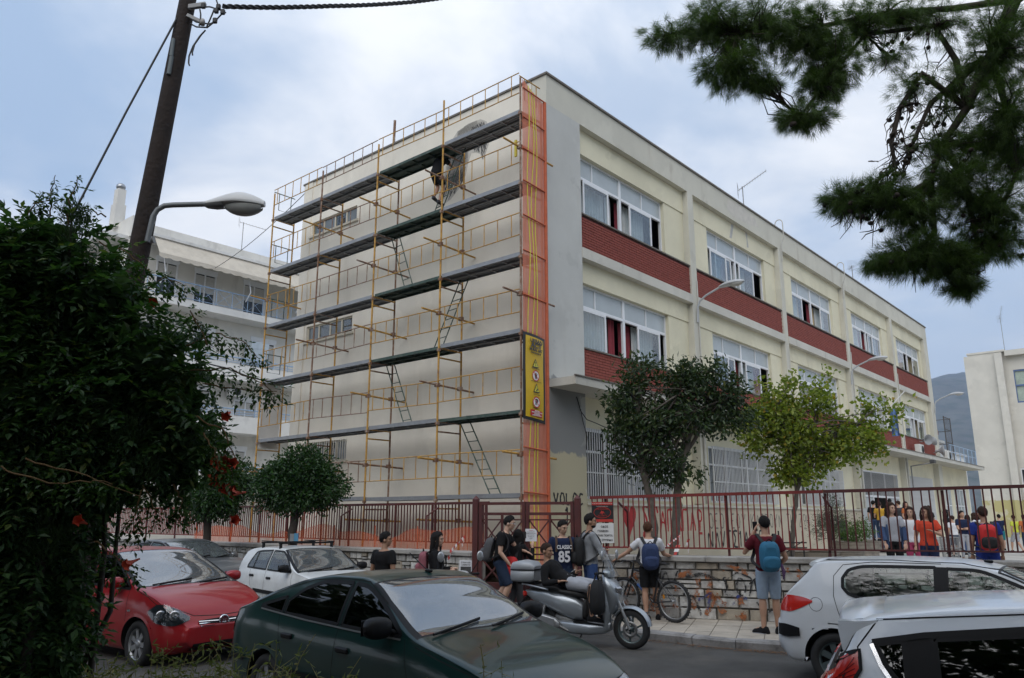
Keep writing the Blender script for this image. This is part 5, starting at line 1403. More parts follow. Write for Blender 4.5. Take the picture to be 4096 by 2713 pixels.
VB=[bl(20,640,Yv,130,130,120),bl(130,640,Yv,130,140,120),bl(230,720,Yv,120,110,110),bl(330,820,Yv,120,95,110),bl(60,860,Yv,200,200,150),bl(240,960,Yv,170,170,140),bl(400,900,Yv,90,90,80),bl(430,985,Yv,75,95,80),bl(330,1040,Yv,120,85,110),bl(440,1070,Yv,55,45,60),bl(40,1130,Yv,200,200,150),bl(70,1320,Yv,110,200,120),bl(10,1450,Yv,190,220,140),bl(95,1500,Yv,75,160,80),bl(-150,900,Yv,200,450,160),bl(-200,1350,Yv,220,350,160)]
C,q=crown_points(VB,11500,r,.25)
front=q[:,1]<.45
C,q=C[front],q[front]
d=q*.9+np.array([0,-.15,-.55])+rnd_dir(len(C),r)*.5
vb=np.array(vine.location)
V,F=fronds(C-vb,d,r.uniform(.11,.21,len(C)),r.uniform(-.6,.6,len(C)),r,4)
link('foliage',fast_mesh('foliage',V,F,L_vine),vine)
# inner tangle: larger shaded leaves filling the body
C,q=crown_points([b[:3]+(b[3]*.72,b[4]*.72,b[5]*.72)for b in VB],5200,r,.5)
V,F=leaves(C-vb,rnd_dir(len(C),r)+np.array([0,0,-.4]),r.uniform(.14,.26,len(C)),r.uniform(.10,.18,len(C)),r.uniform(0,6.28,len(C)))
link('inner_foliage',fast_mesh('inner_foliage',V,F,L_vine),vine)
mb=MB()
for i in range(40):
 b0=Vector((rng.uniform(-4.3,-2.9),rng.uniform(4.9,5.9),-.02));e=Vector(VB[rng.choice((0,1,2,4,5,10,11))][:3])+Vector((rng.gauss(0,.15),rng.gauss(0,.1),rng.gauss(0,.15)))
 m_=b0.lerp(e,.5)+Vector((rng.gauss(0,.15),rng.gauss(0,.1),0));mb.tube([b0-vine.location,b0.lerp(m_,.5)+Vector((rng.gauss(0,.05),0,0))-vine.location,m_-vine.location,e-vine.location],[.03,.024,.018,.008],5)
tag(mb.build('stems',B_dark,vine),kind='stuff')
# runners reaching out of the mass
RUN=[[(420,860),(520,850),(600,880),(640,920)],[(430,800),(500,770),(560,790),(600,830)],[(450,960),(520,1000),(545,1060),(530,1120)],[(470,890),(560,900),(640,905)],[(120,500),(118,440),(128,405)],[(160,520),(160,460),(178,420),(178,412)],[(300,690),(380,640),(430,660)],[(230,560),(300,590),(350,630)],[(60,500),(80,470),(110,465)],[(240,500),(200,480),(190,490)],[(480,800),(440,720),(470,760)],[(330,1130),(312,1190),(305,1230)],[(400,1120),(420,1160),(415,1180)],[(60,1060),(200,1100),(330,1150)],[(0,1080),(110,1120),(200,1110),(260,1120)],[(220,1250),(270,1290),(300,1320)],[(330,1120),(355,1170),(375,1200)],[(470,1000),(500,1050),(510,1100)]]
stems=MB();FP=[];FD=[]
for k,rn in enumerate(RUN):
 Yk=4.75 if k in(13,14)else(5.0 if k>9 else 5.1)
 pts=[at(x,y,Yk-.05*(k%3))-vine.location for x,y in rn];P=[]
 for a,b in zip(pts[:-1],pts[1:]):P+=[a.lerp(b,j/6)+Vector((rng.gauss(0,.006),0,rng.gauss(0,.006)))for j in range(6)]
 P.append(pts[-1]);stems.tube(P,[.006-.004*i/len(P)for i in range(len(P))],5)
 for i in range(2,len(P),1 if k not in(4,5,13)else 4):
  for s in(-1,1):
   t_=(P[min(i+1,len(P)-1)]-P[i-1]).normalized();FP.append(P[i]);FD.append(t_*.4+Vector((rng.gauss(0,.3),s*.3,-.7+rng.gauss(0,.35)))+Vector((-t_.z,0,t_.x))*s*.7)
tag(stems.build('runners',mat('runner_bark',(.16,.10,.045),.9,.2,8),vine),kind='stuff')
FP=np.array(FP);FD=np.array(FD);V,F=fronds(FP,FD,r.uniform(.06,.13,len(FP)),r.uniform(-.6,.6,len(FP)),r,3);link('runner_leaves',fast_mesh('runner_leaves',V,F,L_vine2 if False else leaf_mat('mid_vine_leaf',(.02,.05,.016),(.06,.12,.026),.36,.3)),vine)
M_flow=mat('trumpet_flower',(.55,.07,.03),.6,.25,12)
for x,y,Yf in[(503,1068,5.0),(515,1065,5.0),(527,1068,5.02),(519,1078,5.0),(498,1104,5.05),(507,1103,5.0),(528,1133,5.0),(536,1134,5.03),(349,702,5.1),(525,960,5.0),(300,1302,4.9),(492,1110,5.0),(540,1204,5.0),(186,1205,4.85),(521,1088,5.0),(511,1076,4.98),(536,1072,5.0),(520,1128,5.0),(545,1140,5.02),(500,1095,5.0)]:
 p=at(x,y,Yf)-vine.location;dd=Vector((rng.uniform(-.6,.8),-.7,rng.uniform(-.6,.2)));Mx=Matrix.Translation(p)@dd.to_track_quat('Z','Y').to_matrix().to_4x4()
 mb=MB();n=15;prof=[(.006,-.07),(.009,-.03),(.017,.0),(.023,.018)]
 rings=[[Mx@Vector((q_*math.cos(2*PI*k/n),q_*math.sin(2*PI*k/n),z))for k in range(n)]for q_,z in prof]+[[Mx@Vector(((.031+.009*math.cos(5*2*PI*k/n))*math.cos(2*PI*k/n),(.031+.009*math.cos(5*2*PI*k/n))*math.sin(2*PI*k/n),.032-.010*math.cos(5*2*PI*k/n)))for k in range(n)]]
 mb.loft(rings,caps=False);mb.build('flower',M_flow,vine)
# young conifer sprays growing through the vine
L_con=leaf_mat('conifer_spray',(.014,.036,.010),(.032,.070,.016),.6,.2)
t=thing('young_cypress','feathery bright green conifer growing up through the vine','conifer',tuple(at(165,700,5.0))[:2]+(0,));tb=np.array(t.location)
C,q=crown_points([bl(168,500,5.0,20,40),bl(175,560,5.0,26,50),bl(300,1010,4.9,26,60),bl(330,1090,4.9,40,30),bl(110,1250,4.95,40,60),bl(30,900,4.95,20,60)],150,r,.5)
n=len(C)*30;V,F=leaves(np.repeat(C,30,0)-tb+r.normal(size=(n,3))*.03,np.repeat(q,30,0)*.4+rnd_dir(n,r)*.5+np.array([0,0,.9]),r.uniform(.03,.075,n),.004,r.uniform(0,6.28,n),0);link('sprays',fast_mesh('sprays',V,F,L_con),t)
mb=MB();mb.tube([(0,0,0),(.02,0,2),tuple(at(168,480,5.0)-t.location)],[.05,.03,.006],6);mb.build('trunk',B_dark,t)
# pine overhead: boughs with needle tufts and cones
L_pine=leaf_mat('pine_needle',(.030,.062,.014),(.095,.16,.030),.5,.35)
M_cone=mat('pine_cone',(.035,.026,.02),.9,.3,20)
pine=thing('pine_tree','overhanging pine boughs with dark cones at the upper right','tree',(9.0,5.5,0));pb=Vector(pine.location);pbn=np.array(pb)
Yp=8.0
PB=[(bl(1545,85,Yp,66,40),50),(bl(1640,60,Yp,80,60),130),(bl(1690,160,Yp,85,55),130),(bl(1770,60,Yp,100,80),170),(bl(1870,90,Yp,90,85),160),(bl(1760,190,Yp,60,30),50),(bl(1900,200,Yp,60,45),70),(bl(1860,275,Yp,75,28),90),(bl(1930,150,Yp,60,80),90),(bl(1990,60,Yp,70,60),80),(bl(2080,40,Yp,90,45),80),(bl(2180,60,Yp,80,60),40),(bl(2320,90,Yp-.3,75,110),150),(bl(2330,260,Yp-.3,60,110),110),(bl(1960,465,Yp,62,45),90),(bl(2040,450,Yp,70,55),90),(bl(2110,490,Yp,80,60),120),(bl(2200,420,Yp,80,80),130),(bl(2280,470,Yp,85,100),170),(bl(2120,590,Yp,100,55),170),(bl(2200,610,Yp,75,60),130),(bl(2040,610,Yp,50,25),40),(bl(2300,560,Yp,80,50),90),(bl(2240,330,Yp,70,70),60),(bl(2110,200,Yp,55,60),24),(bl(2200,210,Yp,70,70),40),(bl(2270,170,Yp,60,80),60),(bl(2150,330,Yp,60,50),26),(bl(2300,330,Yp,60,70),70),(bl(2060,130,Yp,50,40),22),(bl(2230,665,Yp,45,22),40),(bl(2345,370,Yp,40,60),60)]
def tufts(C,size,per,r,out=None):
 n=len(C)*per;d0=np.repeat(rnd_dir(len(C),r)+np.array([0,-.1,-.35])if out is None else out,per,0)
 d=d0*1.1+rnd_dir(n,r)*.65;P=np.repeat(C,per,0)+r.normal(size=(n,3))*.018
 d/=np.linalg.norm(d,axis=1,keepdims=True);L=size*r.uniform(.6,1.15,n)[:,None]
 side=np.cross(d,rnd_dir(n,r));side/=np.linalg.norm(side,axis=1,keepdims=True);w=.0026*(size/.1)
 V=np.stack([P-side*w*.5,P+side*w*.5,P+d*L],1).reshape(-1,3);F=np.arange(n*3).reshape(-1,3);return V,F
Cs=[];Qs=[];limbs=MB()
main=[at(2420,-60,7.6),at(2345,0,7.8),at(2290,130,7.9),at(2235,250,7.95),at(2180,330,8.0),at(2150,420,8.0),at(2110,500,8.0)]
limbs.tube([p-pb for p in[Vector((9.0,5.5,6.6)),Vector((8.2,6.2,7.8))]+main],[.22,.16,.10,.075,.06,.045,.035,.028,.02],8)
sec=[[at(2345,0,7.8),at(2200,20,7.9),at(2050,30,8),at(1900,60,8),at(1700,80,8),at(1560,80,8)],[at(2290,130,7.9),at(2330,260,7.8),at(2350,400,7.8),at(2300,520,8)],[at(2235,250,7.95),at(2130,170,8.0),at(2080,250,8),at(2060,330,8),at(2070,390,8),at(1990,440,8)],[at(2180,330,8.0),at(2230,420,8),at(2260,560,8),at(2230,640,8)],[at(2235,250,7.95),at(2210,140,8.05),at(2160,60,8),at(2000,80,8),at(1900,200,8),at(1850,270,8)],[at(2150,420,8),at(2060,470,8.05),at(1960,465,8)],[at(2150,420,8),at(2160,540,8),at(2100,600,8)],[at(2290,130,7.9),at(2220,180,8.1),at(2150,240,8),at(2110,330,8),at(2100,380,8)]]
for s in sec:limbs.tube([p-pb for p in s],[.04-.030*i/len(s)for i in range(len(s))],6)
allsec=[p for s in sec for p in s]+main[1:]
for e,cnt in PB:
 C,q=crown_points([e],int(cnt*2.6),r,.75);Cs.append(C);Qs.append(q*.9+np.array([0,0,-.45])+rnd_dir(len(q),r)*.5)
 ctr=Vector(e[:3]);near=min(allsec,key=lambda p:(p-ctr).length)
 for i in range(0,cnt,2):
  tip=Vector(C[i]);src=near if rng.random()<.4 else ctr.lerp(near,rng.uniform(0,.8))
  m_=src.lerp(tip,.5)+Vector((rng.gauss(0,.04),rng.gauss(0,.04),rng.gauss(0,.03)));limbs.tube([src-pb,m_-pb,tip-pb],[.011,.007,.003],4,caps=False)
TW=[]
for i in range(380):
 sg_=sec[rng.choice((2,2,4,7,7,5,3,6))];k=rng.randrange(1,len(sg_)-1 if len(sg_)>2 else 1);a=sg_[k].lerp(sg_[min(k+1,len(sg_)-1)],rng.random())if rng.random()<.6 or not TW else rng.choice(TW);b=a+Vector((rng.gauss(-.05,.1),rng.gauss(0,.08),-abs(rng.gauss(.15,.12))));m_=a.lerp(b,.5)+Vector((rng.gauss(0,.03),0,0));limbs.tube([a-pb,m_-pb,b-pb],[.008,.006,.003],4,caps=False);TW+=[m_,b]if b.z>4.95 else[]
tag(limbs.build('limbs',mat('pine_bark',(.045,.036,.03),.95,.3,10),pine),kind=None)
C=np.concatenate(Cs);V1,F1=tufts(C-pbn,.125,46,r,np.concatenate(Qs))
# the crown goes on unseen overhead, extended to shade the foreground and darken reflections
OV=[(2,2.8,8.4,3.4,2.0,.9),(-2.5,2.4,8.6,3.0,2.0,.9),(6,3.3,8.8,3,2.3,1.1),(0,-1,8.6,4.5,3.2,1.2),(5.5,-1,8.4,4,3,1.3),(9,2,9,3,4,1.8),(8.5,6.2,9.6,2.2,2.0,1.2),(-6,.5,9,3,3,1.2),(3,-5,8.6,4,2.5,1.2)]
C2,q=crown_points(OV,6200,r,.7);V2,F2=tufts(C2-pbn,.46,30,r)
link('crown',fast_mesh('crown',np.concatenate([V1,V2]),np.concatenate([F1,F2+len(V1)]),L_pine),pine)
mb=MB();mb.tube([(0,0,-.1),(.1,0,3),(0,0,6.6),(-.3,-.2,9.5)],[.34,.27,.22,.12],12);mb.tube([(0,0,6.4),(-3,-2.2,8.2),(-7,-3,8.6)],[.14,.10,.04],7);mb.tube([(0,0,6.0),(-5,-6,8.8)],[.12,.05],7);mb.build('trunk',MATS['pine_bark'],pine)
mb=MB();mb.lathe([(.003,-.032),(.017,-.026),(.024,-.008),(.024,.006),(.016,.024),(.003,.034)],9);cone=mb.mesh('cone',M_cone)
for i in range(150):
 p=(rng.choice(TW)if i<80 else Vector(Cs[rng.choice((14,15,16,17,18,19,20,22))][rng.randrange(20)]))+Vector((rng.gauss(0,.02),rng.gauss(0,.02)-.03,-.03));o=link('cone',cone,pine,p-pb,(rng.uniform(0,6),rng.uniform(0,6),0))
# weeds and scrub along the bottom edge
L_weed=leaf_mat('weed_leaf',(.06,.085,.022),(.16,.18,.055),.6,.3,(.20,.17,.06))
M_straw=mat('weed_stem',(.20,.18,.07),.9,.25,8)
def weed(x,y,Y,h,seed,lab,dens=1.0,size=.045,nst=9):
 r=np.random.default_rng(seed);top=at(x,y,Y);base=Vector((top.x,top.y,0));t=thing('weed',lab,'weed',base,0,'weeds along the verge')
 mb=MB();P=[];Dd=[]
 for k in range(nst):
  e=Vector((r.normal()*.14,r.normal()*.10,top.z*r.uniform(.72,1.0)));m_=Vector((e.x*.3,e.y*.3,e.z*.55));pts=[Vector((r.normal()*.05,r.normal()*.05,-.02)),m_]
  for j in range(1,6):f=j/5;pts.append(m_.lerp(e,f)+Vector((r.normal()*.012,r.normal()*.012,0)))
  mb.tube(pts,[.005,.004,.0035,.003,.0026,.002,.0015],4,caps=False)
  for j in range(1,len(pts)):
   for q in range(int(7*dens)):
    f=r.random();p=pts[j-1].lerp(pts[j],f);P.append(p);a=r.uniform(0,6.28);Dd.append((math.cos(a),math.sin(a),r.uniform(-.3,.7)))
    if r.random()<.35 and p.z>.4:s=p+Vector(Dd[-1])*r.uniform(.04,.12);mb.tube([p,s],[.002,.001],3,caps=False);P+=[s]*3;Dd+=[tuple(rnd_dir(1,r)[0])for _ in range(3)]
 mb.build('stems',M_straw,t);n=len(P)
 V,F=leaves(np.array([tuple(p)for p in P]),np.array(Dd),size*r.uniform(.5,1.3,n),size*.26*r.uniform(.6,1.2,n),r.uniform(0,6.28,n));link('leaves',fast_mesh('leaves',V,F,L_weed),t)
WEEDS=[(300,1500,4.9),(335,1478,4.9),(370,1500,4.8),(408,1478,4.7),(440,1500,4.6),(470,1490,4.7),(505,1478,4.6),(540,1470,4.7),(570,1455,4.6),(600,1510,4.5),(655,1515,4.4),(710,1508,4.4),(740,1540,4.3),(450,1540,4.2),(520,1540,4.2),(380,1545,4.2),(270,1530,4.3),(330,1555,4.0),(900,1525,4.3),(1160,1480,4.4),(1090,1535,4.3),(180,1540,4.3),(100,1550,4.2)]
DESC=['thin stemmed weed at the red car wheel','pale seeding weed under the red headlight','straggly weed under the red number plate','tall yellowish weed beside the red grille','leafy weed before the red bumper','bushy weed left of the dark green car boot','bent weed tip before the dark green car boot','slender weed crossing the dark green rear door','arching weed at the dark green tail lamp','low weed by the dark green rear wheel','grassy weed over the dark green sill','weed with curled tips over the dark green door','short weed right of the curled tip weed','low leafy weed under the red plate','broad low weed beneath the green bumper','low tangle below the red headlight','weed at the foot of the vine trunk','lowest weed at the picture edge by the vine','feathery weed tip over the front green door','tall feathery weed tip over the dark green bonnet','short weed between the two feathery tips','shaded weed under the vine','bright leafed weed in the lower left corner']
for i,(x,y,Y)in enumerate(WEEDS):weed(x,y,Y,0,100+i,DESC[i],dens=[.45,.75][i<18]if i not in(19,)else .7,size=.05 if i<18 else .03,nst=7 if i<18 else 3)
# grass along the verge
r=np.random.default_rng(5);n=9000
gx_,gy_=r.uniform(-8,-.8,n),r.uniform(2.6,6.4,n);ok=(gx_<-1.2-(gy_-4.0)*.9*(gy_>4));gx_,gy_=gx_[ok],gy_[ok];n=len(gx_)
V,F=leaves(np.stack([gx_,gy_,np.full(n,.02)],1),np.stack([r.normal(size=n)*.35,r.normal(size=n)*.35,np.ones(n)],1),r.uniform(.15,.55,n),.012,r.uniform(0,6.28,n),0)
tag(link('grass',fast_mesh('grass',V,F,leaf_mat('dry_grass',(.06,.075,.02),(.17,.15,.06),.7,.3))),kind='stuff')
# planters, olive shrub and seedling cage in the yard
M_pot=mat('ringed_concrete',(.27,.235,.19),.9,.2,5,dirt=(.14,.12,.1),dscale=3,damt=.6)
def planter(x,yb,Y,w,h,lab,soil=True):
 b=at(x,yb,Y);t=thing('planter',lab,'planter',(b.x,b.y,.5),0,'ringed concrete planters');mb=MB();prof=[(w*.86,0)]
 for k in range(5):z=h*k/5;prof+=[(w*(.90+.02*k),z+.02),(w*(.93+.02*k),z+h*.1),(w*(.90+.02*k),z+h*.19)]
 prof+=[(w*1.02,h),(w*.92,h),(w*.9,h*.9),(.001,h*.88)];mb.lathe(prof,28);mb.build('bowl',M_pot,t);return t
pA=planter(1975,1255,27,.78,.62,'round ringed planter with a leafy bush by the school wall');pB=planter(1880,1275,22.5,.72,.48,'long ringed planter behind the olive shrub');pC=planter(1935,1275,22.8,.72,.48,'ringed planter right of the olive shrub')
tree('olive_shrub','grey green olive shrub between the ringed planters',A(1915,1290,21.8)[:2]+(.45,),[[(A(1917,1290,21.8),.03),(A(1918,1240,21.8),.025),(A(1915,1200,21.8),.012)]],[bl(1910,1215,21.8,36,30),bl(1930,1200,21.8,26,26),bl(1895,1230,21.8,20,18),bl(1925,1165,21.8,14,30)],190,20,.07,(.06,.014),L_olive,B_grey,31,'shrub',droop=-.4,nlimb=25,limb_r=.012)
tree('planter_bush','bright green bush growing in the round ringed planter',tuple(pA.location),[[(tuple(pA.location+Vector((0,0,.5))),.03),(tuple(pA.location+Vector((0,0,.9))),.012)]],[(pA.location.x,pA.location.y,1.45,.62,.5,.42)],120,18,.08,(.09,.03),L_bush,B_grey,33,'shrub',nlimb=14,limb_r=.01)
t=thing('tree_guard','black iron guard around a sapling behind the man in maroon','tree guard',A(1835,1290,21.0)[:2]+(.4,));mb=MB()
for dx in(-.35,-.05,.28):mb.tube([(dx,0,0),(dx,0,1.15)],.022,5)
for z in(.85,.72):mb.tube([(-.38,0,z),(.38,.05,z)],.018,5)
mb.tube([(-.35,.02,.5),(.3,.03,.9)],.014,5);mb.build('frame',mat('black_iron',(.025,.022,.02),.8),t)
# unseen dark trees, added to darken the car reflections and the ambient light
r=np.random.default_rng(77);L_unseen=leaf_mat('unseen_tree_leaf',(.014,.030,.012),(.035,.06,.02),.5,.2)
for i,(x,y,h,w)in enumerate(((-9,-4,9,4),(-3,-9,16,6),(4,-8.5,16,6),(11,-6,14,5.5),(16,-1,10,4.5),(-15,1,10,4.5),(22,4,10,4),(-15,7,10,4),(-21,13,11,4.5),(-27,20,12,5))):
 t=thing('unseen_tree',['dark unseen tree added far left behind the viewer','tall unseen tree added left behind the viewer','unseen tree added right behind the viewer','unseen tree added on the right behind the viewer','unseen tree added beyond the right hand cars','unseen tree added left of the vine','outermost right unseen tree, added','unseen tree added beyond the left end of the street','further unseen tree added left of the street','last unseen tree added left of the street'][i],'tree',(x,y,0),0,'unseen trees added around the viewer')
 C,q=crown_points([(0,0,h*.62,w,w,h*.36),(w*.4,.5,h*.45,w*.7,w*.7,h*.22),(-w*.4,-.5,h*.42,w*.7,w*.7,h*.24)],3800 if h>12 else 2600,r,.4);V,F=leaves(C,rnd_dir(len(C),r),r.uniform(.5,.9,len(C)),r.uniform(.3,.55,len(C)),r.uniform(0,6.28,len(C)));link('crown',fast_mesh('crown',V,F,L_unseen),t)
 mb=MB();mb.tube([(0,0,-.1),(.1,0,h*.3),(0,.1,h*.6)],[.28,.2,.1],8);mb.build('trunk',B_dark,t)
# ------------------------------------------------------------------ parked cars
M_rub=mat('black_rubber',(.022,.022,.023),.75,.15,10)
M_trim=mat('black_trim',(.009,.009,.010),.5,.1,6,spec=.22)
M_well=mat('wheel_well',(.012,.012,.012),.95)
M_alloy=mat('alloy_rim',(.42,.43,.44),.35,.1,6,metal=.7)
M_cabin=mat('cabin_fabric',(.03,.03,.032),.9,.2,8)
M_chrome=mat('chrome',(.75,.76,.78),.12,.04,5,metal=1.0)
M_lens=glass('clear_lens',(.75,.78,.8),1.5)
M_refl=mat('lamp_reflector',(.35,.36,.38),.18,.15,9,metal=.8)
M_tail=mat('red_lens',(.55,.028,.02),.12,.15,12,coat=.6)
G_car=glass('car_glass',(.56,.64,.62),1.5)
G_ws=glass('windscreen_glass',(.42,.48,.48),2.1,rough=.03,base=(.30,.33,.35,.30))
G_tint=glass('tinted_glass',(.03,.035,.04),1.5)
def paint(name,col,metal=0.0,rough=.32,var=.05,dirt=(.22,.2,.17),damt=.18):
 return mat(name,col,rough,var,2.2,metal=metal,coat=.55,spec=.25,dirt=dirt,dscale=1.7,damt=damt)
def pchip(pts):
 x=np.array([p[0]for p in pts],float);y=np.array([p[1]for p in pts],float)
 h=np.diff(x);d=np.diff(y)/h;m=np.zeros(len(x));m[0]=d[0];m[-1]=d[-1]
 for i in range(1,len(x)-1):
  if d[i-1]*d[i]>0:w1=2*h[i]+h[i-1];w2=h[i]+2*h[i-1];m[i]=(w1+w2)/(w1/d[i-1]+w2/d[i])
 def f(q):
  q=min(max(q,x[0]),x[-1]);i=min(max(int(np.searchsorted(x,q))-1,0),len(h)-1)
  t=(q-x[i])/h[i]
  return float(y[i]*(1+2*t)*(1-t)**2+h[i]*m[i]*t*(1-t)**2+y[i+1]*t*t*(3-2*t)+h[i]*m[i+1]*t*t*(t-1))
 return f
SUBD=[2,2,3,3,3,3,9,4,3,6,6]
class Car:
 def __init__(s,name,label,loc,rz,sp,group=None):
  s.sp=sp;s.t=thing(name,label,'car',loc,rz,group)
  s.L,s.W=sp['L'],sp['W'];s.top=pchip(sp['top']);s.belt=pchip(sp['belt']);s.plan=pchip(sp['plan']);s.bot=pchip(sp['bot'])
  s.rw=sp['rw'];s.gh=sp['H']-sp['beltmid']
  s.shell()
 def section(s,x):
  w=s.W/2*s.plan(x);zb=s.bot(x);zt=s.top(x);ze=min(s.belt(x),zt-.03);H=ze-zb
  gh=zt-ze;cr=min(.02+.05*min(1,gh/.3),gh*.8)
  z8=zt-cr
  f=max(0,min(1,(z8-ze)/max(.05,s.gh)));rw=min(s.rw,w*.9)
  y6=.94*w;y8=y6+(rw-y6)*(f**1.1)
  if gh<.16:y8=min(y8,.93*w)
  c=[(0,zb),(.80*w,zb),(.945*w,zb+.05),(w,zb+.34*H),(w*.998,zb+.62*H),(.978*w,zb+.86*H),(y6,ze),((y6+y8)/2+.012*f,(ze+z8)/2),(y8,z8),(y8-.035-.05*(1-f),z8+.62*cr),(.52*y8,zt-.10*cr),(0,zt)]
  out=[]
  P=[np.array(q)for q in c];P=[2*P[0]-P[1]]+P+[np.array((-P[-2][0],P[-2][1]))]
  for i,n in enumerate(SUBD):
   p0,p1,p2,p3=P[i:i+4]
   for k in range(n):
    t=k/n;out.append(.5*((2*p1)+(-p0+p2)*t+(2*p0-5*p1+4*p2-p3)*t*t+(-p0+3*p1-3*p2+p3)*t**3))
  out.append(P[-2]);return np.array(out)
 def shell(s):
  sp=s.sp;x0,x1=sp['top'][0][0],sp['top'][-1][0]
  xs=list(np.linspace(x0,x1,int((x1-x0)/sp.get('res',.028))))
  rings=[]
  for x in xs:rings.append((x,s.section(x)))
  capr=[(.018,.985),(.032,.95),(.04,.88),(.045,.7)]
  for dx,k in capr:
   for end,x in((0,x0-dx),(1,x1+dx)):
    base=s.section(x0 if end==0 else x1);zc=base[:,1].mean();q=base.copy();q[:,0]*=k;q[:,1]=zc+(q[:,1]-zc)*k
    if end==0:rings.insert(0,(x,q))
    else:rings.append((x,q))
  n=len(rings[0][1]);s.n=n;m=2*n-2
  V=np.zeros((len(rings),m,3));
  for i,(x,q)in enumerate(rings):
   V[i,:,0]=x;V[i,:n,1]=q[:,0];V[i,:n,2]=q[:,1]
   V[i,n:,1]=-q[n-2:0:-1,0];V[i,n:,2]=q[n-2:0:-1,1]
  s.V=V;R_=len(rings);s.xs=[r[0]for r in rings]
  s.row=np.cumsum([0]+SUBD)
  F=[];
  for i in range(R_-1):
   for k in range(m):F.append((i*m+k,i*m+(k+1)%m,(i+1)*m+(k+1)%m,(i+1)*m+k))
  s.F=np.array(F,np.int32);s.m=m;s.verts=V.reshape(-1,3)
  caps=[list(range(m))[::-1],[(R_-1)*m+k for k in range(m)]]
  s.bvh=BVHTree.FromPolygons([Vector(v)for v in s.verts],[tuple(f)for f in F])
  s.cls=np.zeros(len(F),np.int8)
  C=s.verts[s.F].mean(axis=1);s.C=C
  s.caps=caps
  kk=np.arange(len(F))%m;kh=np.where(kk<n-1,kk,m-1-kk)
  s.kh=kh
  for key in('ws','rs'):
   if key in sp:
    a,b=sp[key];r8=s.row[8]
    sel=(C[:,0]>a)&(C[:,0]<b)&(kh>=r8+1)
    s.cls[sel]=3
    e=.035
    s.cls[(C[:,0]>a+e)&(C[:,0]<b-e*.8)&(kh>=r8+3)]=2
  s.arch=[]
  for wx in sp['wheels']:
   Ra=sp['ra'];d=np.hypot(C[:,0]-wx,C[:,2]-sp['rwheel'])
   s.cls[(d<Ra+.012)&(np.abs(C[:,1])>s.W*.22)]=1
 def cast(s,u,v,phi,eps=0.0):
  n=Vector((math.cos(phi),math.sin(phi),0));t=Vector((-math.sin(phi),math.cos(phi),0))
  o=n*6+t*u+Vector((0,0,v));h=s.bvh.ray_cast(o,-n)
  if h[0]is None:
   h2=s.bvh.find_nearest(o-n*5.0);p,nr=h2[0],h2[1]
  else:p,nr=h[0],h[1]
  if nr.dot(n)<0:nr=-nr
  return p+nr*eps
 def grid(s,lo,hi,phi,eps,nx=14,nz=5):
  fl,fh=pchip(lo),pchip(hi);a,b=lo[0][0],lo[-1][0]
  return[[s.cast(a+(b-a)*i/nx,fl(a+(b-a)*i/nx)*(1-j/nz)+fh(a+(b-a)*i/nx)*j/nz,phi,eps)for i in range(nx+1)]for j in range(nz+1)]
 def patch(s,name,m,lo,hi,phi,eps=.004,nx=14,nz=5,parent=None):
  mb=MB();mb.loft(s.grid(lo,hi,phi,eps,nx,nz),closed=False,caps=False);return mb.build(name,m,parent or s.t)
 def ribbon(s,name,m,pts,phi,w=.006,eps=.0015,closed=False,parent=None):
  P=[]
  seq=list(zip(pts[:-1],pts[1:]))+([(pts[-1],pts[0])]if closed else[])
  for a,b in seq:
   n=max(2,int(math.hypot(b[0]-a[0],b[1]-a[1])/.04));P+=[(a[0]+(b[0]-a[0])*k/n,a[1]+(b[1]-a[1])*k/n)for k in range(n)]
  if not closed:P.append(pts[-1])
  A=[];B=[];K=len(P)
  for i,p in enumerate(P):
   q0,q1=(P[i-1],P[(i+1)%K])if closed else(P[max(0,i-1)],P[min(K-1,i+1)])
   d=(q1[0]-q0[0],q1[1]-q0[1]);l=math.hypot(*d)or 1;nx_,nz_=-d[1]/l*w/2,d[0]/l*w/2
   A.append(s.cast(p[0]+nx_,p[1]+nz_,phi,eps));B.append(s.cast(p[0]-nx_,p[1]-nz_,phi,eps))
  mb=MB();mb.add(A+B,[(i,(i+1)%K,K+(i+1)%K,K+i)for i in range(K if closed else K-1)],0,True)
  return mb.build(name,m,parent or s.t)
 def sidewin(s,lo,hi,g,see=True,frame=.034,fm=None,both=True):
  sp=s.sp
  for phi in((-PI/2,PI/2)if both else(-PI/2,)):
   sg=1 if phi<0 else-1
   L=[(sg*u,v)for u,v in lo][::sg];H=[(sg*u,v)for u,v in hi][::sg]
   fl,fh=pchip(L),pchip(H);a,b=L[0][0],L[-1][0]
   if see:
    side=(s.C[:,1]*(-sg)>0)&(s.kh>=s.row[6]-1)&(s.kh<=s.row[9])
    for i in np.nonzero(side&(s.C[:,0]*sg>a+.02)&(s.C[:,0]*sg<b-.02))[0]:
     u=s.C[i,0]*sg
     if fl(u)+.012<s.C[i,2]<fh(u)-.012:s.cls[i]=1
   w=s.patch('side_window',g,L,H,phi,.003,16,5)
   us=(a+b)/2-(b-a)/2*np.cos(np.linspace(0,PI,26))
   out=[(u,fl(u))for u in us]+[(u,fh(u))for u in us[::-1]]
   s.ribbon('window_seal',fm or M_trim,out,phi,frame,.006,True,w)
 def finish(s,pm,interior=True):
  sp=s.sp;t=s.t
  def sub(cl,name,m,caps=False):
   sel=s.F[s.cls==cl]
   if len(sel)==0:return None
   ids=np.unique(sel);mp=np.zeros(len(s.verts),np.int64);mp[ids]=np.arange(len(ids))
   V=s.verts[ids];F=mp[sel]
   me=bpy.data.meshes.new(name)
   FF=[tuple(f)for f in F]
   if caps:FF+=[tuple(mp[c])for c in s.caps]
   me.from_pydata([tuple(v)for v in V],[],FF);me.materials.append(m)
   me.polygons.foreach_set('use_smooth',[True]*len(FF));me.update()
   return link(name,me,t)
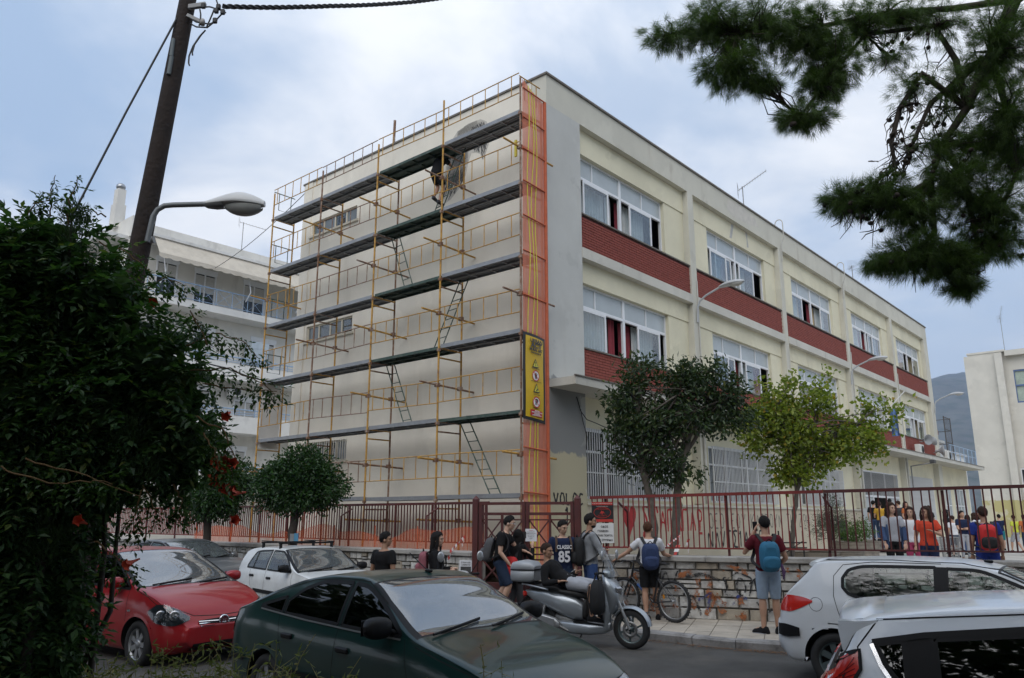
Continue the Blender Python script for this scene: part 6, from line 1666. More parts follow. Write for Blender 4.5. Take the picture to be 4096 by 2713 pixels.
  s.body=sub(0,'body',pm,True)
  bl=sub(3,'screen_surround',M_trim)
# front and rear screens as separate panes
  allF=s.cls.copy()
  for key,nm,g in(('ws','windscreen',sp.get('wsg',G_ws)),('rs','rear_window',sp.get('rsg',G_car))):
   if key in sp:
    a,b=sp[key];keep=(allF==2)&(s.C[:,0]>a)&(s.C[:,0]<b);s.cls[:]=0;s.cls[keep]=2;sub(2,nm,g)
  s.cls=allF
# wheels, arches
  rw=sp['rwheel'];Ra=sp['ra']
  for wx in sp['wheels']:
   for sg in(-1,1):
    phi=sg*PI/2
    ang=np.linspace(-.12*PI,1.12*PI,30)
    A=[];B=[];C_=[]
    for a in ang:
     x,z=wx+(Ra+.03)*math.cos(a),rw+(Ra+.03)*math.sin(a);xi,zi=wx+(Ra-.01)*math.cos(a),rw+(Ra-.01)*math.sin(a)
     z=max(z,sp['zsill']);zi=max(zi,sp['zsill'])
     u=-sg*x if sg>0 else x;ui=-sg*xi if sg>0 else xi
     A.append(s.cast(u,z,phi,.002));p=s.cast(ui,zi,phi,.004);B.append(p);C_.append(p-Vector((0,sg*.22,0)))
    mb=MB();mb.loft([A,B],closed=False,caps=False);mb.build('arch_lip',pm,t)
    mb=MB();mb.loft([B,C_],closed=False,caps=False);mb.add(C_,[tuple(range(len(C_)))]);mb.build('wheel_well',M_well,t)
    yw=sg*(s.W/2*s.plan(wx)-.115)
    Mx=Matrix.Translation((wx,yw,rw))@Matrix.Rotation(-sg*PI/2,4,'X')
    r=rw;rr=sp.get('rim',r*.66)
    mb=MB();mb.lathe([(rr,-.085),(r*.9,-.095),(r*.985,-.07),(r,-.04),(r,.04),(r*.985,.07),(r*.9,.095),(rr,.085),(rr*.97,.05)],32,M=Mx,caps=False);ty=mb.build('wheel',M_rub,t)
    mb=MB();mb.lathe([(rr,.08),(rr*.94,.075),(rr*.90,.045),(rr*.9,.0)],32,M=Mx,caps=False);md_=MB();md_.lathe([(rr*.9,.012),(.001,.012)],24,M=Mx);md_.build('brake_disc',M_well,ty);mb.lathe([(.055,0),(.06,.06),(.04,.075),(.001,.078)],16,M=Mx)
    for k in range(sp.get('spokes',7)):
     Ms=Mx@Matrix.Rotation(2*PI*k/sp.get('spokes',7),4,'Z');P=[Ms@Vector(q)for q in((.03,-.028,.06),(.03,.028,.06),(rr*.93,.036,.062),(rr*.93,-.036,.062),(.03,-.028,.03),(.03,.028,.03),(rr*.93,.036,.03),(rr*.93,-.036,.03))]
     mb.add(P,[(0,1,2,3),(7,6,5,4),(0,3,7,4),(1,5,6,2),(3,2,6,7)])
    mb.build('rim',sp.get('rimm',M_alloy),ty)
  if interior:
   bw=s.W/2*.82;xa,xb=sp['cab']
   mb=MB();mb.box((xa,-bw,.25),(xb,bw,.5));mb.bbox((xb-.12,0,sp['beltmid']-.10),(.22,bw*.97,.11),.06);mb.box((xa-.02,-bw*.85,.5),(xa+.25,bw*.85,sp['beltmid']-.06));mb.build('cabin',M_cabin,t)
   for x in sp['seats']:
    for y in(-.36,.36):
     h=sp['beltmid'];mb=MB()
     mb.bbox((x+.12,y,.55),(.25,.24,.08),.05);Mb=Matrix.Rotation(-.2,4,'Y');mb.bbox((x-.16,y,.55+(h-.45)/2),(.06,.23,(h-.42)/2),.05,M=Mb);mb.bbox((x-.24,y,h+.12),(.045,.13,.09),.04,M=Mb);mb.tube([(x-.23,y,h-.05),(x-.24,y,h+.1)],.015,5);mb.build('seat',M_cabin,t)
   x=sp['seats'][0]+.52;mb=MB();Mx=Matrix.Translation((x,.36,sp['beltmid']-.06))@Matrix.Rotation(-1.15,4,'Y');mb.lathe([(.19+.014*math.cos(a),.014*math.sin(a))for a in np.linspace(0,2*PI,9)[:-1]],24,M=Mx,closed=True);mb.lathe([(.06,-.02),(.07,.0),(.05,.015)],12,M=Mx)
   mb.obox(Mx@Vector((0,0,0)),(Mx.to_3x3()@Vector((0,.18,0))),Mx.to_3x3()@Vector((.02,0,0)),Mx.to_3x3()@Vector((0,0,.008)));mb.build('steering_wheel',M_trim,t)
 def mirror(s,x,z,m,sz=(.07,.115,.075),out=.13):
  for sg in(-1,1):
   p=s.cast(x if sg<0 else-x,z,sg*PI/2,0);c=p+Vector((-.02,sg*out,.04))
   mb=MB();secs=[]
   for k in range(9):
    q=-1+2*k/8;r_=(1-abs(q)**3.2)**.5 if abs(q)<1 else .05
    r_=max(r_,.25);secs.append([c+Vector((sz[0]*r_*math.copysign(abs(math.cos(a))**.7,math.cos(a)),q*sz[1]*sg,sz[2]*r_*math.copysign(abs(math.sin(a))**.7,math.sin(a))))for a in np.linspace(0,2*PI,15)[:-1]])
   mb.loft(secs);mo=mb.build('wing_mirror',m,s.t)
   mb=MB();mb.loft([[p+Vector((.035*math.cos(a),0,.03*math.sin(a)-.01))for a in np.linspace(0,2*PI,9)[:-1]],[c+Vector((.03*math.cos(a)+.01,-sg*sz[1]*.7,.03*math.sin(a)-.03))for a in np.linspace(0,2*PI,9)[:-1]]]);mb.build('stalk',M_trim,mo)
   mb=MB();mb.add([c+Vector((-sz[0]*.98,y*sz[1]*.8,z_*sz[2]*.75))for y,z_ in((-1,-1),(1,-1),(1,1),(-1,1))],[(0,1,2,3)]);mb.build('mirror_glass',M_chrome,mo)
 def handle(s,x,z,m,L=.18):
  for sg in(-1,1):
   p=s.cast(x if sg<0 else-x,z,sg*PI/2,.0)
   mb=MB();mb.bbox(p+Vector((0,sg*.012,0)),(L/2,.016,.024),.012);mb.build('door_handle',m,s.t)
 def wipers(s,base,tip):
  for(x0,y0),(x1,y1)in((base,tip),)if not isinstance(base,list)else zip(base,tip):
   a=s.bvh.ray_cast(Vector((x0,y0,3)),Vector((0,0,-1)))[0];b=s.bvh.ray_cast(Vector((x1,y1,3)),Vector((0,0,-1)))[0]
   mb=MB();pts=[]
   for k in range(7):
    q=s.bvh.ray_cast(Vector((x0+(x1-x0)*k/6,y0+(y1-y0)*k/6,3)),Vector((0,0,-1)))
    pts.append(q[0]+q[1]*(.022 if q[1].z>0 else-.022))
   mb.tube(pts,.011,5);mb.tube([p-Vector((0,0,.012))for p in pts[1:]],.006,4);mb.build('wiper',M_trim,s.t)
 def plate(s,y,z,phi,body,w=.52,h=.11):
  p=s.cast(y,z,phi,.018);n=Vector((math.cos(phi),math.sin(phi),0));tt=Vector((-math.sin(phi),math.cos(phi),0))
  mb=MB();mb.obox(p,tt*w/2,Vector((0,0,h/2)),n*.008);mb.obox(p-tt*(w/2-.022)+n*.0085,tt*.02,Vector((0,0,h/2-.004)),n*.001,1)
  pl=mb.build('number_plate',[mat('plate_white',(.65,.65,.63),.5,.05),mat('plate_blue',(.03,.06,.3),.5)],s.t)
  text('lettering',body,.095,M_txt,p+n*.0105+tt*.02,tt,(0,0,1),pl,sx=.8,bold=.002)
PLAN=lambda L,f=.74,r=.82:[(-L/2,r),(-L/2+.06,r+.07),(-L/2+.22,.95),(-L/2+.6,.99),(0,1.0),(L/2-.75,.985),(L/2-.35,.93),(L/2-.12,.83),(L/2,f)]
# -- dark green liftback
pg=paint('dark_green_paint',(.006,.030,.027),0,.28,damt=.03)
c=Car('parked_car','dark green liftback parked nearest the camera with its windscreen to the right',(-.94,7.81,0),R(-43.9),dict(L=4.27,W=1.69,H=1.385,beltmid=.93,rw=.585,res=.026,top=[(-2.12,.74),(-2.07,.88),(-1.95,.985),(-1.75,1.04),(-1.3,1.20),(-.85,1.325),(-.35,1.382),(.0,1.385),(.22,1.345),(.55,1.185),(.98,.965),(1.06,.942),(1.45,.855),(1.8,.745),(2.0,.64),(2.12,.52)],belt=[(-2.12,.72),(-1.95,.93),(-1.4,.985),(-.6,.945),(.6,.91),(1.05,.88),(1.6,.75),(2.12,.47)],plan=PLAN(4.24,.70,.80),bot=[(-2.12,.38),(-1.9,.22),(1.9,.2),(2.12,.34)],ws=(.20,1.0),rs=(-1.75,-.80),wheels=(-1.22,1.25),rwheel=.30,ra=.355,zsill=.20,cab=(-1.0,1.0),seats=(.05,-.80),rsg=G_tint))
c.sidewin([(-.02,.955),(.4,.945),(.80,.94)],[(-.02,1.30),(.12,1.29),(.35,1.215),(.6,1.085),(.80,.965)],G_tint)
c.sidewin([(-.97,.985),(-.5,.972),(-.08,.958)],[(-.97,1.10),(-.75,1.225),(-.45,1.295),(-.08,1.305)],G_tint)
c.sidewin([(-1.42,1.02),(-1.2,1.0),(-1.02,.988)],[(-1.42,1.03),(-1.25,1.075),(-1.02,1.13)],G_tint)
c.mirror(.70,.97,M_trim,(.085,.13,.085),.15);c.handle(-.83,.80,M_trim);c.handle(.08,.77,M_trim)
for phi,sg in((-PI/2,1),(PI/2,-1)):
 for pts in([(-.05,.94),(-.06,.6),(-.04,.28)],[(.86,.93),(.98,.62),(.97,.3)],[(-1.05,.97),(-.98,.75),(-.86,.55)],[(1.0,.885),(1.6,.755),(2.0,.60)]):
  c.ribbon('panel_seam',M_well,[(sg*u,v)for u,v in pts],phi,.007)
 c.ribbon('belt_strip',mat('dull_chrome',(.20,.21,.21),.35,.1,4,metal=.5),[(sg*u,v)for u,v in((-1.42,1.0),(-.6,.955),(.2,.93),(.82,.92))],phi,.014,.008)
 c.ribbon('rub_strip',M_trim,[(sg*u,v)for u,v in((-1.9,.52),(-1.6,.52))],phi,.05,.012);c.ribbon('rub_strip',M_trim,[(sg*u,v)for u,v in((-.8,.50),(.85,.48))],phi,.05,.012)
 c.ribbon('drip_seam',M_well,[(sg*u,v)for u,v in((-1.5,1.06),(-1.1,1.2),(-.7,1.30),(-.2,1.335),(.15,1.325),(.5,1.17))],phi,.008,.002)
for sg in(-1,1):
 ph=sg*R(28);lo=[(-.20,.50),(0,.495),(.22,.51)];hi=[(-.20,.60),(0,.63),(.22,.64)]
 if sg>0:pass
 else:lo=[(-u,v)for u,v in lo][::-1];hi=[(-u,v)for u,v in hi][::-1]
 uc=-math.sin(ph)*1.95+math.cos(ph)*sg*.60;lo=[(u+uc,v)for u,v in lo];hi=[(u+uc,v)for u,v in hi]
 hl=c.patch('headlight',M_refl,lo,hi,ph,.004);c.patch('lens',M_lens,lo,hi,ph,.016,parent=hl)
 tl=[(-.18,.74),(0,.72),(.18,.72)];th_=[(-.18,.92),(0,.93),(.18,.90)];c.patch('tail_light',M_tail,[(u+sg*.58,v)for u,v in tl],[(u+sg*.58,v)for u,v in th_],PI-sg*R(25)*0+0,.008)
c.patch('grille',M_trim,[(-.36,.45),(0,.44),(.36,.45)],[(-.36,.55),(0,.565),(.36,.55)],0,.006);c.patch('bumper_slot',M_trim,[(-.5,.30),(.5,.30)],[(-.5,.38),(.5,.38)],0,.005)
c.ribbon('bonnet_seam',M_well,[(-.62,.63),(-.3,.60),(.3,.60),(.62,.63)],0,.008,.002)
c.wipers([(1.02,-.62),(1.02,.05)],[(.88,.02),(.86,.60)])
p=c.bvh.ray_cast(Vector((.10,.1,3)),Vector((0,0,-1)))[0];mb=MB();mb.tube([p,p+Vector((-.30,0,.17))],.005,5);mb.bbox(p+Vector((0,0,.012)),(.04,.02,.014),.008);mb.build('aerial',M_trim,c.t)
c.plate(0,.42,0,'ΡΙΒ 4176');c.finish(pg)
# -- red hatchback
pr=paint('red_paint',(.30,.012,.016),.1,.3,damt=.06)
c=Car('parked_car','red hatchback parked half behind the vine with a front number plate',(-5.46,12.3,-.04),R(-37.4),dict(L=4.03,W=1.70,H=1.49,beltmid=.98,rw=.585,res=.03,top=[(-1.99,.80),(-1.95,1.0),(-1.80,1.25),(-1.55,1.42),(-.9,1.485),(-.3,1.49),(.10,1.455),(.4,1.34),(1.12,1.02),(1.2,1.0),(1.5,.93),(1.75,.82),(1.9,.70),(1.99,.56)],belt=[(-1.99,.75),(-1.8,1.0),(-.6,.985),(.8,.95),(1.2,.93),(1.6,.83),(1.99,.53)],plan=PLAN(3.98,.66,.84),bot=[(-1.99,.36),(-1.8,.22),(1.75,.19),(1.99,.28)],ws=(.10,1.15),rs=(-1.9,-1.45),wheels=(-1.24,1.27),rwheel=.30,ra=.36,zsill=.2,cab=(-1.1,1.1),seats=(.05,-.75)))
c.sidewin([(-.15,.995),(.4,.985),(.95,.98)],[(-.15,1.38),(.1,1.37),(.5,1.23),(.95,1.0)],G_tint);c.sidewin([(-1.25,1.04),(-.8,1.015),(-.22,1.0)],[(-1.25,1.15),(-1.0,1.32),(-.22,1.38)],G_tint)
c.mirror(.78,1.02,pr,(.085,.12,.075),.14);c.handle(.0,.86,pr)
for phi,sg in((-PI/2,1),(PI/2,-1)):
 for pts in([(-.2,.98),(-.22,.6),(-.15,.28)],[(.95,.96),(1.0,.6),(.9,.28)],[(1.1,.98),(1.4,.90),(1.72,.76)]):c.ribbon('panel_seam',M_well,[(sg*u,v)for u,v in pts],phi,.007)
 c.patch('side_repeater',M_chrome,[(sg*u,v)for u,v in((1.02,.70),(1.10,.70))][::sg],[(sg*u,v)for u,v in((1.02,.725),(1.10,.725))][::sg],phi,.006,3,2)
for sg in(-1,1):
 ph=sg*R(30);lo=[(-.24,.62),(-.05,.56),(.14,.585),(.26,.70)];hi=[(-.24,.66),(-.05,.76),(.14,.815),(.26,.735)]
 if sg<0:lo=[(-u,v)for u,v in lo][::-1];hi=[(-u,v)for u,v in hi][::-1]
 uc=-math.sin(ph)*1.78+math.cos(ph)*sg*.66;lo=[(u+uc,v)for u,v in lo];hi=[(u+uc,v)for u,v in hi]
 hl=c.patch('headlight',mat('headlight_black',(.03,.035,.04),.2,.2,8,coat=.5),lo,hi,ph,.006,18,6)
 for q in(-.06,.10):
  pc=c.cast(uc+sg*q,.68,ph,.010);n=Vector((math.cos(ph),math.sin(ph),.15)).normalized();mb=MB();mb.lathe([(.001,.004),(.05,.008),(.062,.002),(.066,.0)],18,M=Matrix.Translation(pc)@n.to_track_quat('Z','Y').to_matrix().to_4x4());mb.build('bulb_reflector',M_refl,hl)
 c.patch('lens',M_lens,lo,hi,ph,.026,18,6,parent=hl)
gr=c.patch('grille',M_trim,[(-.36,.50),(0,.485),(.36,.50)],[(-.40,.60),(0,.615),(.40,.60)],0,.006)
for z in(.515,.54,.565,.59):c.ribbon('slat',M_chrome,[(-.36,z),(0,z-.01),(.36,z)],0,.009,.013,parent=gr)
p=c.cast(0,.575,0,.012);Mx=Matrix.Translation(p)@Matrix.Rotation(PI/2,4,'Y');mb=MB();mb.lathe([(.001,.012),(.058,.010),(.06,.016),(.072,.014),(.074,.0)],24,M=Mx);em=mb.build('emblem',M_chrome,c.t)
mb=MB();mb.lathe([(.001,.0145),(.054,.0135)],24,M=Mx);mb.build('emblem_field',mat('emblem_dark',(.08,.01,.015),.3),em)
text('lettering','FIAT',.05,M_chrome,p+Vector((.0165,0,0)),(0,1,0),(0,0,1),em,sx=.62,bold=.001)
c.ribbon('bonnet_seam',M_well,[(-.70,.80),(-.4,.665),(0,.645),(.4,.665),(.70,.80)],0,.008,.002);c.patch('bumper_intake',M_trim,[(-.45,.24),(0,.235),(.45,.24)],[(-.45,.33),(0,.34),(.45,.33)],0,.005)
c.wipers([(1.14,-.58),(1.18,.10)],[(1.02,.06),(1.03,.62)]);c.plate(.0,.405,0,'ΒΟΙ 2715');c.finish(pr)
# -- small white hatchback with roof bars
pw=paint('white_paint',(.64,.66,.66),0,.35,damt=.25)
c=Car('parked_car','small white hatchback with black roof bars beside the stone wall',(-4.2,16.8,-.08),R(-48),dict(L=3.74,W=1.63,H=1.385,beltmid=.92,rw=.58,res=.035,top=[(-1.86,.80),(-1.84,.92),(-1.72,1.15),(-1.55,1.31),(-1.0,1.375),(-.2,1.385),(.12,1.36),(.4,1.22),(.95,.95),(1.05,.93),(1.4,.87),(1.7,.76),(1.86,.60)],belt=[(-1.86,.78),(-1.7,.91),(-.6,.92),(.8,.90),(1.05,.88),(1.5,.80),(1.86,.55)],plan=PLAN(3.72,.76,.86),bot=[(-1.86,.36),(-1.7,.22),(1.7,.2),(1.86,.3)],ws=(.12,.98),rs=(-1.82,-1.5),wheels=(-1.15,1.15),rwheel=.275,ra=.325,zsill=.2,cab=(-1.1,.95),seats=(0,-.75),spokes=6))
c.sidewin([(-.30,.935),(.2,.93),(.72,.925)],[(-.30,1.30),(.08,1.295),(.35,1.19),(.72,.945)],G_car);c.sidewin([(-1.28,.95),(-.8,.942),(-.38,.937)],[(-1.28,1.0),(-1.05,1.26),(-.38,1.305)],G_car)
c.ribbon('quarter_bar',M_trim,[(-.98,.95),(-.96,1.27)],-PI/2,.03,.009)
c.mirror(.66,.96,M_trim,(.07,.11,.075));c.handle(-.95,.80,M_trim);c.handle(-.15,.78,M_trim)
for phi,sg in((-PI/2,1),(PI/2,-1)):
 for pts in([(-.34,.92),(-.35,.3)],[(.78,.91),(.85,.5),(.8,.3)],[(-1.1,.92),(-.95,.5)]):c.ribbon('panel_seam',M_well,[(sg*u,v)for u,v in pts],phi,.008)
 c.ribbon('rub_strip',M_trim,[(sg*u,v)for u,v in((-.8,.52),(.8,.5))],phi,.07,.012)
for sg in(-1,1):c.patch('headlight',M_refl,[(sg*.42-.17,.58),(sg*.42+.17,.58)],[(sg*.42-.17,.70),(sg*.42+.17,.70)],0,.008)
c.patch('grille',M_trim,[(-.22,.58),(.22,.58)],[(-.22,.66),(.22,.66)],0,.006);c.patch('rear_bumper',M_trim,[(-.6,.42),(.6,.42)],[(-.6,.62),(.6,.62)],PI,.02)
c.wipers([(1.0,-.55),(1.0,.1)],[(.86,.05),(.86,.55)]);c.finish(pw)
rk=thing('roof_rack','black roof bars fixed on the small white hatchback','roof rack',c.t.location,c.t.rotation_euler.z)
for x in(-.95,-.15):
 mb=MB();mb.box((x-.02,-.62,1.435),(x+.02,.62,1.465));b_=mb.build('bar',M_trim,rk)
 for sg in(-1,1):mb=MB();mb.loft([[(x+dx,sg*y,z)for dx,y in((-.03,.56),(.03,.56),(.03,.60),(-.03,.60))]for z in(1.32,1.44)],smooth=False);mb.build('foot',M_trim,rk)
for sg in(-1,1):mb=MB();mb.box((-1.2,sg*.5-.012,1.467),(.1,sg*.5+.012,1.487));mb.build('side_rail',M_trim,rk)
# -- silver saloon behind the red car
ps=paint('silver_paint',(.26,.27,.28),.6,.32,damt=.12)
c=Car('parked_car','silver saloon with a chrome grille parked behind the red hatchback',(-7.95,19.35,-.03),R(-32),dict(L=4.75,W=1.80,H=1.43,beltmid=.95,rw=.60,res=.045,top=[(-2.36,.78),(-2.3,.93),(-1.9,1.03),(-1.6,1.06),(-1.0,1.32),(-.5,1.42),(0,1.43),(.3,1.385),(1.1,1.03),(1.2,1.0),(1.7,.94),(2.1,.82),(2.36,.60)],belt=[(-2.36,.75),(-1.9,.95),(0,.95),(1.1,.92),(1.8,.84),(2.36,.55)],plan=PLAN(4.72,.70,.78),bot=[(-2.36,.36),(-2.1,.22),(2.1,.2),(2.36,.3)],ws=(.28,1.15),rs=(-1.62,-.95),wheels=(-1.42,1.42),rwheel=.315,ra=.37,zsill=.2,cab=(-1.2,1.1),seats=(0,-.85)))
c.sidewin([(-.1,.965),(.4,.96),(.95,.955)],[(-.1,1.35),(.2,1.33),(.55,1.2),(.95,.975)],G_car);c.sidewin([(-1.05,.98),(-.6,.97),(-.18,.966)],[(-1.05,1.1),(-.7,1.28),(-.18,1.35)],G_car)
c.mirror(.8,.98,ps)
for sg in(-1,1):
 for q,r_ in((.62,.085),(.44,.07)):
  pc=c.cast(sg*q,.66,sg*R(14),.0);mb=MB();mb.lathe([(.001,.02),(r_*.7,.016),(r_,.0)],18,M=Matrix.Translation(pc)@Vector((1,sg*.25,.25)).to_track_quat('Z','Y').to_matrix().to_4x4());mb.build('headlight',M_refl,c.t)
gr=c.patch('grille',M_trim,[(-.26,.56),(0,.55),(.26,.56)],[(-.33,.74),(0,.76),(.33,.74)],0,.006)
for z in(.60,.635,.67,.705):c.ribbon('slat',M_chrome,[(-.28,z),(0,z),(.28,z)],0,.008,.012,parent=gr)
c.ribbon('grille_frame',M_chrome,[(-.26,.56),(.26,.56),(.33,.745),(-.33,.745)],0,.02,.01,True)
mb=MB();p=Vector((2.22,0,.82));Mx=Matrix.Translation(p)@Matrix.Rotation(PI/2,4,'Y');mb.lathe([(.036+.004*math.cos(a),.004*math.sin(a))for a in np.linspace(0,2*PI,7)[:-1]],18,M=Mx,closed=True)
for k in range(3):a=PI/2+2*PI*k/3;mb.tube([p,p+Vector((0,.036*math.cos(a),.036*math.sin(a)))],.004,4)
mb.tube([p-Vector((0,0,.036)),p-Vector((0,0,.06))],.006,5);mb.build('bonnet_star',M_chrome,c.t)
c.wipers([(1.2,-.6),(1.2,.1)],[(1.05,.05),(1.05,.6)]);c.plate(0,.40,0,'ΒΟΗ 8301');c.finish(ps)
# -- white hatchback by the kerb, right
pw2=paint('pearl_white_paint',(.70,.715,.73),0,.3,damt=.10)
c=Car('parked_car','white hatchback by the kerb with see-through windows and a fuel flap',(5.15,9.35,0),R(-36),dict(L=3.83,W=1.66,H=1.43,beltmid=.94,rw=.575,res=.026,top=[(-1.90,.72),(-1.88,.88),(-1.78,1.02),(-1.62,1.19),(-1.47,1.345),(-1.42,1.385),(-1.1,1.415),(-.4,1.435),(.1,1.415),(.42,1.355),(.8,1.19),(1.25,.99),(1.32,.965),(1.6,.88),(1.8,.75),(1.90,.58)],belt=[(-1.90,.70),(-1.75,.96),(-1.3,1.0),(-.4,.96),(.8,.92),(1.3,.90),(1.6,.82),(1.90,.55)],plan=PLAN(3.80,.68,.80),bot=[(-1.90,.34),(-1.75,.24),(1.7,.2),(1.90,.3)],ws=(.42,1.27),rs=(-1.86,-1.50),wheels=(-1.24,1.2),rwheel=.30,ra=.365,zsill=.22,cab=(-1.2,1.2),seats=(.12,-.70),wsg=G_ws,rsg=G_tint,rimm=mat('dark_alloy',(.13,.165,.17),.4,.1,6,metal=.6)))
c.sidewin([(-.05,.965),(.5,.955),(1.02,.95)],[(-.05,1.335),(.2,1.33),(.55,1.215),(1.02,.97)],G_car)
c.sidewin([(-1.12,1.10),(-1.05,1.03),(-.85,.985),(-.16,.968)],[(-1.12,1.20),(-1.05,1.29),(-.85,1.335),(-.16,1.345)],G_car)
for phi,sg in((-PI/2,1),(PI/2,-1)):
 c.ribbon('pillar_cover',M_trim,[(sg*u,v)for u,v in((-.105,.955),(-.105,1.35))],phi,.11,.005)
 for pts in([(-.10,.95),(-.06,.6),(-.08,.3)],[(1.02,.93),(1.08,.6),(1.0,.3)],[(-.1,1.385),(-.8,1.385),(-1.12,1.345),(-1.22,1.22),(-1.22,1.0),(-1.15,.75),(-1.05,.62)],[(-1.42,1.385),(-.6,1.41),(.1,1.395),(.45,1.335),(.9,1.13)]):c.ribbon('panel_seam',M_well,[(sg*u,v)for u,v in pts],phi,.007)
 c.ribbon('fuel_flap',M_well,[(sg*(-1.42+.075*math.cos(a)),.90+.075*math.sin(a))for a in np.linspace(0,2*PI,17)[:-1]],phi,.005,.002,True)
 lo=[(-1.87,.80),(-1.75,.80),(-1.6,.85),(-1.46,.92)];hi=[(-1.87,.96),(-1.75,.985),(-1.6,.975),(-1.46,.94)]
 c.patch('tail_light',M_tail,[(sg*u,v)for u,v in lo][::sg],[(sg*u,v)for u,v in hi][::sg],phi,.006,16,5)
 c.patch('bumper_corner',M_trim,[(sg*u,v)for u,v in((-1.90,.53),(-1.8,.52),(-1.62,.54))][::sg],[(sg*u,v)for u,v in((-1.90,.65),(-1.8,.66),(-1.62,.63))][::sg],phi,.022,10,4)
mb=MB();secs=[]
for k in range(17):
 y=-.52+1.04*k/16;e=(abs(y)/.52)**4;zr=1.395-.03*e;secs.append([(-1.36,y,zr+.006),(-1.50,y,zr-.006),(-1.56+.02*e,y,zr-.03),(-1.54+.02*e,y,zr-.055),(-1.42,y,zr-.03)])
mb.loft(secs);mb.build('roof_spoiler',pw2,c.t)
p=c.bvh.ray_cast(Vector((.30,0,3)),Vector((0,0,-1)))[0];mb=MB();mb.tube([p,p+Vector((-.26,0,.15))],.005,5);mb.bbox(p+Vector((0,0,.014)),(.045,.022,.016),.008);mb.build('aerial',M_trim,c.t)
c.mirror(.9,.98,pw2);c.handle(-.85,.86,pw2);c.handle(.12,.86,pw2)
c.wipers([(1.3,-.6),(1.3,.1)],[(1.12,.05),(1.12,.6)]);c.finish(pw2)
# -- white hatchback nearest, lower right
pw3=paint('bright_white_paint',(.76,.79,.83),0,.22,damt=.04)
c=Car('parked_car','nearest white hatchback with black privacy glass and large red tail lamp',(3.98,4.64,0),R(-26),dict(L=4.25,W=1.78,H=1.43,beltmid=.96,rw=.60,res=.022,top=[(-2.12,.78),(-2.10,.90),(-2.04,.99),(-1.97,1.07),(-1.90,1.19),(-1.86,1.27),(-1.82,1.315),(-1.70,1.345),(-1.2,1.405),(-.5,1.44),(.1,1.43),(.4,1.385),(1.2,1.03),(1.35,.98),(1.8,.84),(2.10,.60)],belt=[(-2.12,.76),(-2.0,.96),(-1.6,1.0),(-.5,.97),(.8,.94),(1.3,.91),(2.10,.55)],plan=PLAN(4.24,.68,.80),bot=[(-2.12,.36),(-1.95,.24),(1.9,.2),(2.10,.3)],ws=(.40,1.25),rs=(-2.03,-1.84),wheels=(-1.32,1.3),rwheel=.315,ra=.375,zsill=.22,cab=(-1.3,1.2),seats=(.0,-.85),rsg=G_tint))
c.sidewin([(-1.46,.985),(-.9,.97),(-.42,.965)],[(-1.46,1.225),(-.95,1.275),(-.42,1.315)],G_tint,frame=.045)
c.sidewin([(-.34,.965),(.4,.955),(1.0,.945)],[(-.34,1.32),(.2,1.31),(.6,1.18),(1.0,.965)],G_tint,frame=.04)
c.sidewin([(-1.755,1.165),(-1.70,1.05),(-1.65,.995),(-1.60,.985)],[(-1.755,1.18),(-1.70,1.193),(-1.62,1.205),(-1.545,1.213)],G_tint,frame=.04)
M_lamp_dk=mat('dark_red_line',(.14,.006,.006),.2)
for phi,sg in((-PI/2,1),(PI/2,-1)):
 c.ribbon('pillar_cover',M_trim,[(sg*u,v)for u,v in((-.38,.95),(-.38,1.33))],phi,.09,.005);c.patch('pillar_cover',M_trim,[(sg*u,v)for u,v in((-1.70,1.02),(-1.6,.975),(-1.42,.975))][::sg],[(sg*u,v)for u,v in((-1.70,1.20),(-1.6,1.215),(-1.42,1.24))][::sg],phi,.002,8,4)
 c.ribbon('window_top_trim',M_trim,[(sg*u,v)for u,v in((-1.77,1.185),(-1.5,1.235),(-1.0,1.29),(-.42,1.33))],phi,.03,.007)
 c.ribbon('window_chrome',M_chrome,[(sg*u,v)for u,v in((-1.775,1.175),(-1.735,1.07),(-1.69,1.0),(-1.63,.955),(-1.4,.94),(-.6,.935),(.0,.93))],phi,.022,.010)
 for pts in([(-1.74,1.302),(-1.5,1.325),(-1.0,1.365),(-.4,1.395),(.1,1.38),(.4,1.335)],[(-1.50,.97),(-1.5,.8),(-1.2,.55)],[(-.38,.95),(-.35,.3)],[(-1.73,1.305),(-1.79,1.23),(-1.85,1.155),(-1.84,1.05)]):c.ribbon('panel_seam',M_well,[(sg*u,v)for u,v in pts],phi,.008)
 lo=[(-2.07,.82),(-2.03,.845),(-1.97,.88),(-1.90,.95),(-1.84,1.04)];hi=[(-2.07,.985),(-2.03,1.02),(-1.97,1.065),(-1.90,1.115),(-1.84,1.14)]
 tl=c.patch('tail_light',M_tail,[(sg*u,v)for u,v in lo][::sg],[(sg*u,v)for u,v in hi][::sg],phi,.008,18,6)
 c.ribbon('lamp_edge',M_trim,[(sg*u,v)for u,v in lo+hi[::-1]],phi,.02,.012,True,tl)
 c.patch('lamp_wrap',M_tail,[(u*sg if sg>0 else-u,v)for u,v in((.48,.90),(.60,.85),(.70,.83))][::1 if sg>0 else-1],[(u*sg if sg>0 else-u,v)for u,v in((.48,.93),(.60,.975),(.70,.985))][::1 if sg>0 else-1],PI,.008,10,4,parent=tl)
 for q in range(5):c.ribbon('lamp_line',M_lamp_dk,[(sg*u,v)for u,v in((-2.05+.03*q,.93+.022*q),(-1.87,.985+.028*q))],phi,.005,.011,parent=tl)
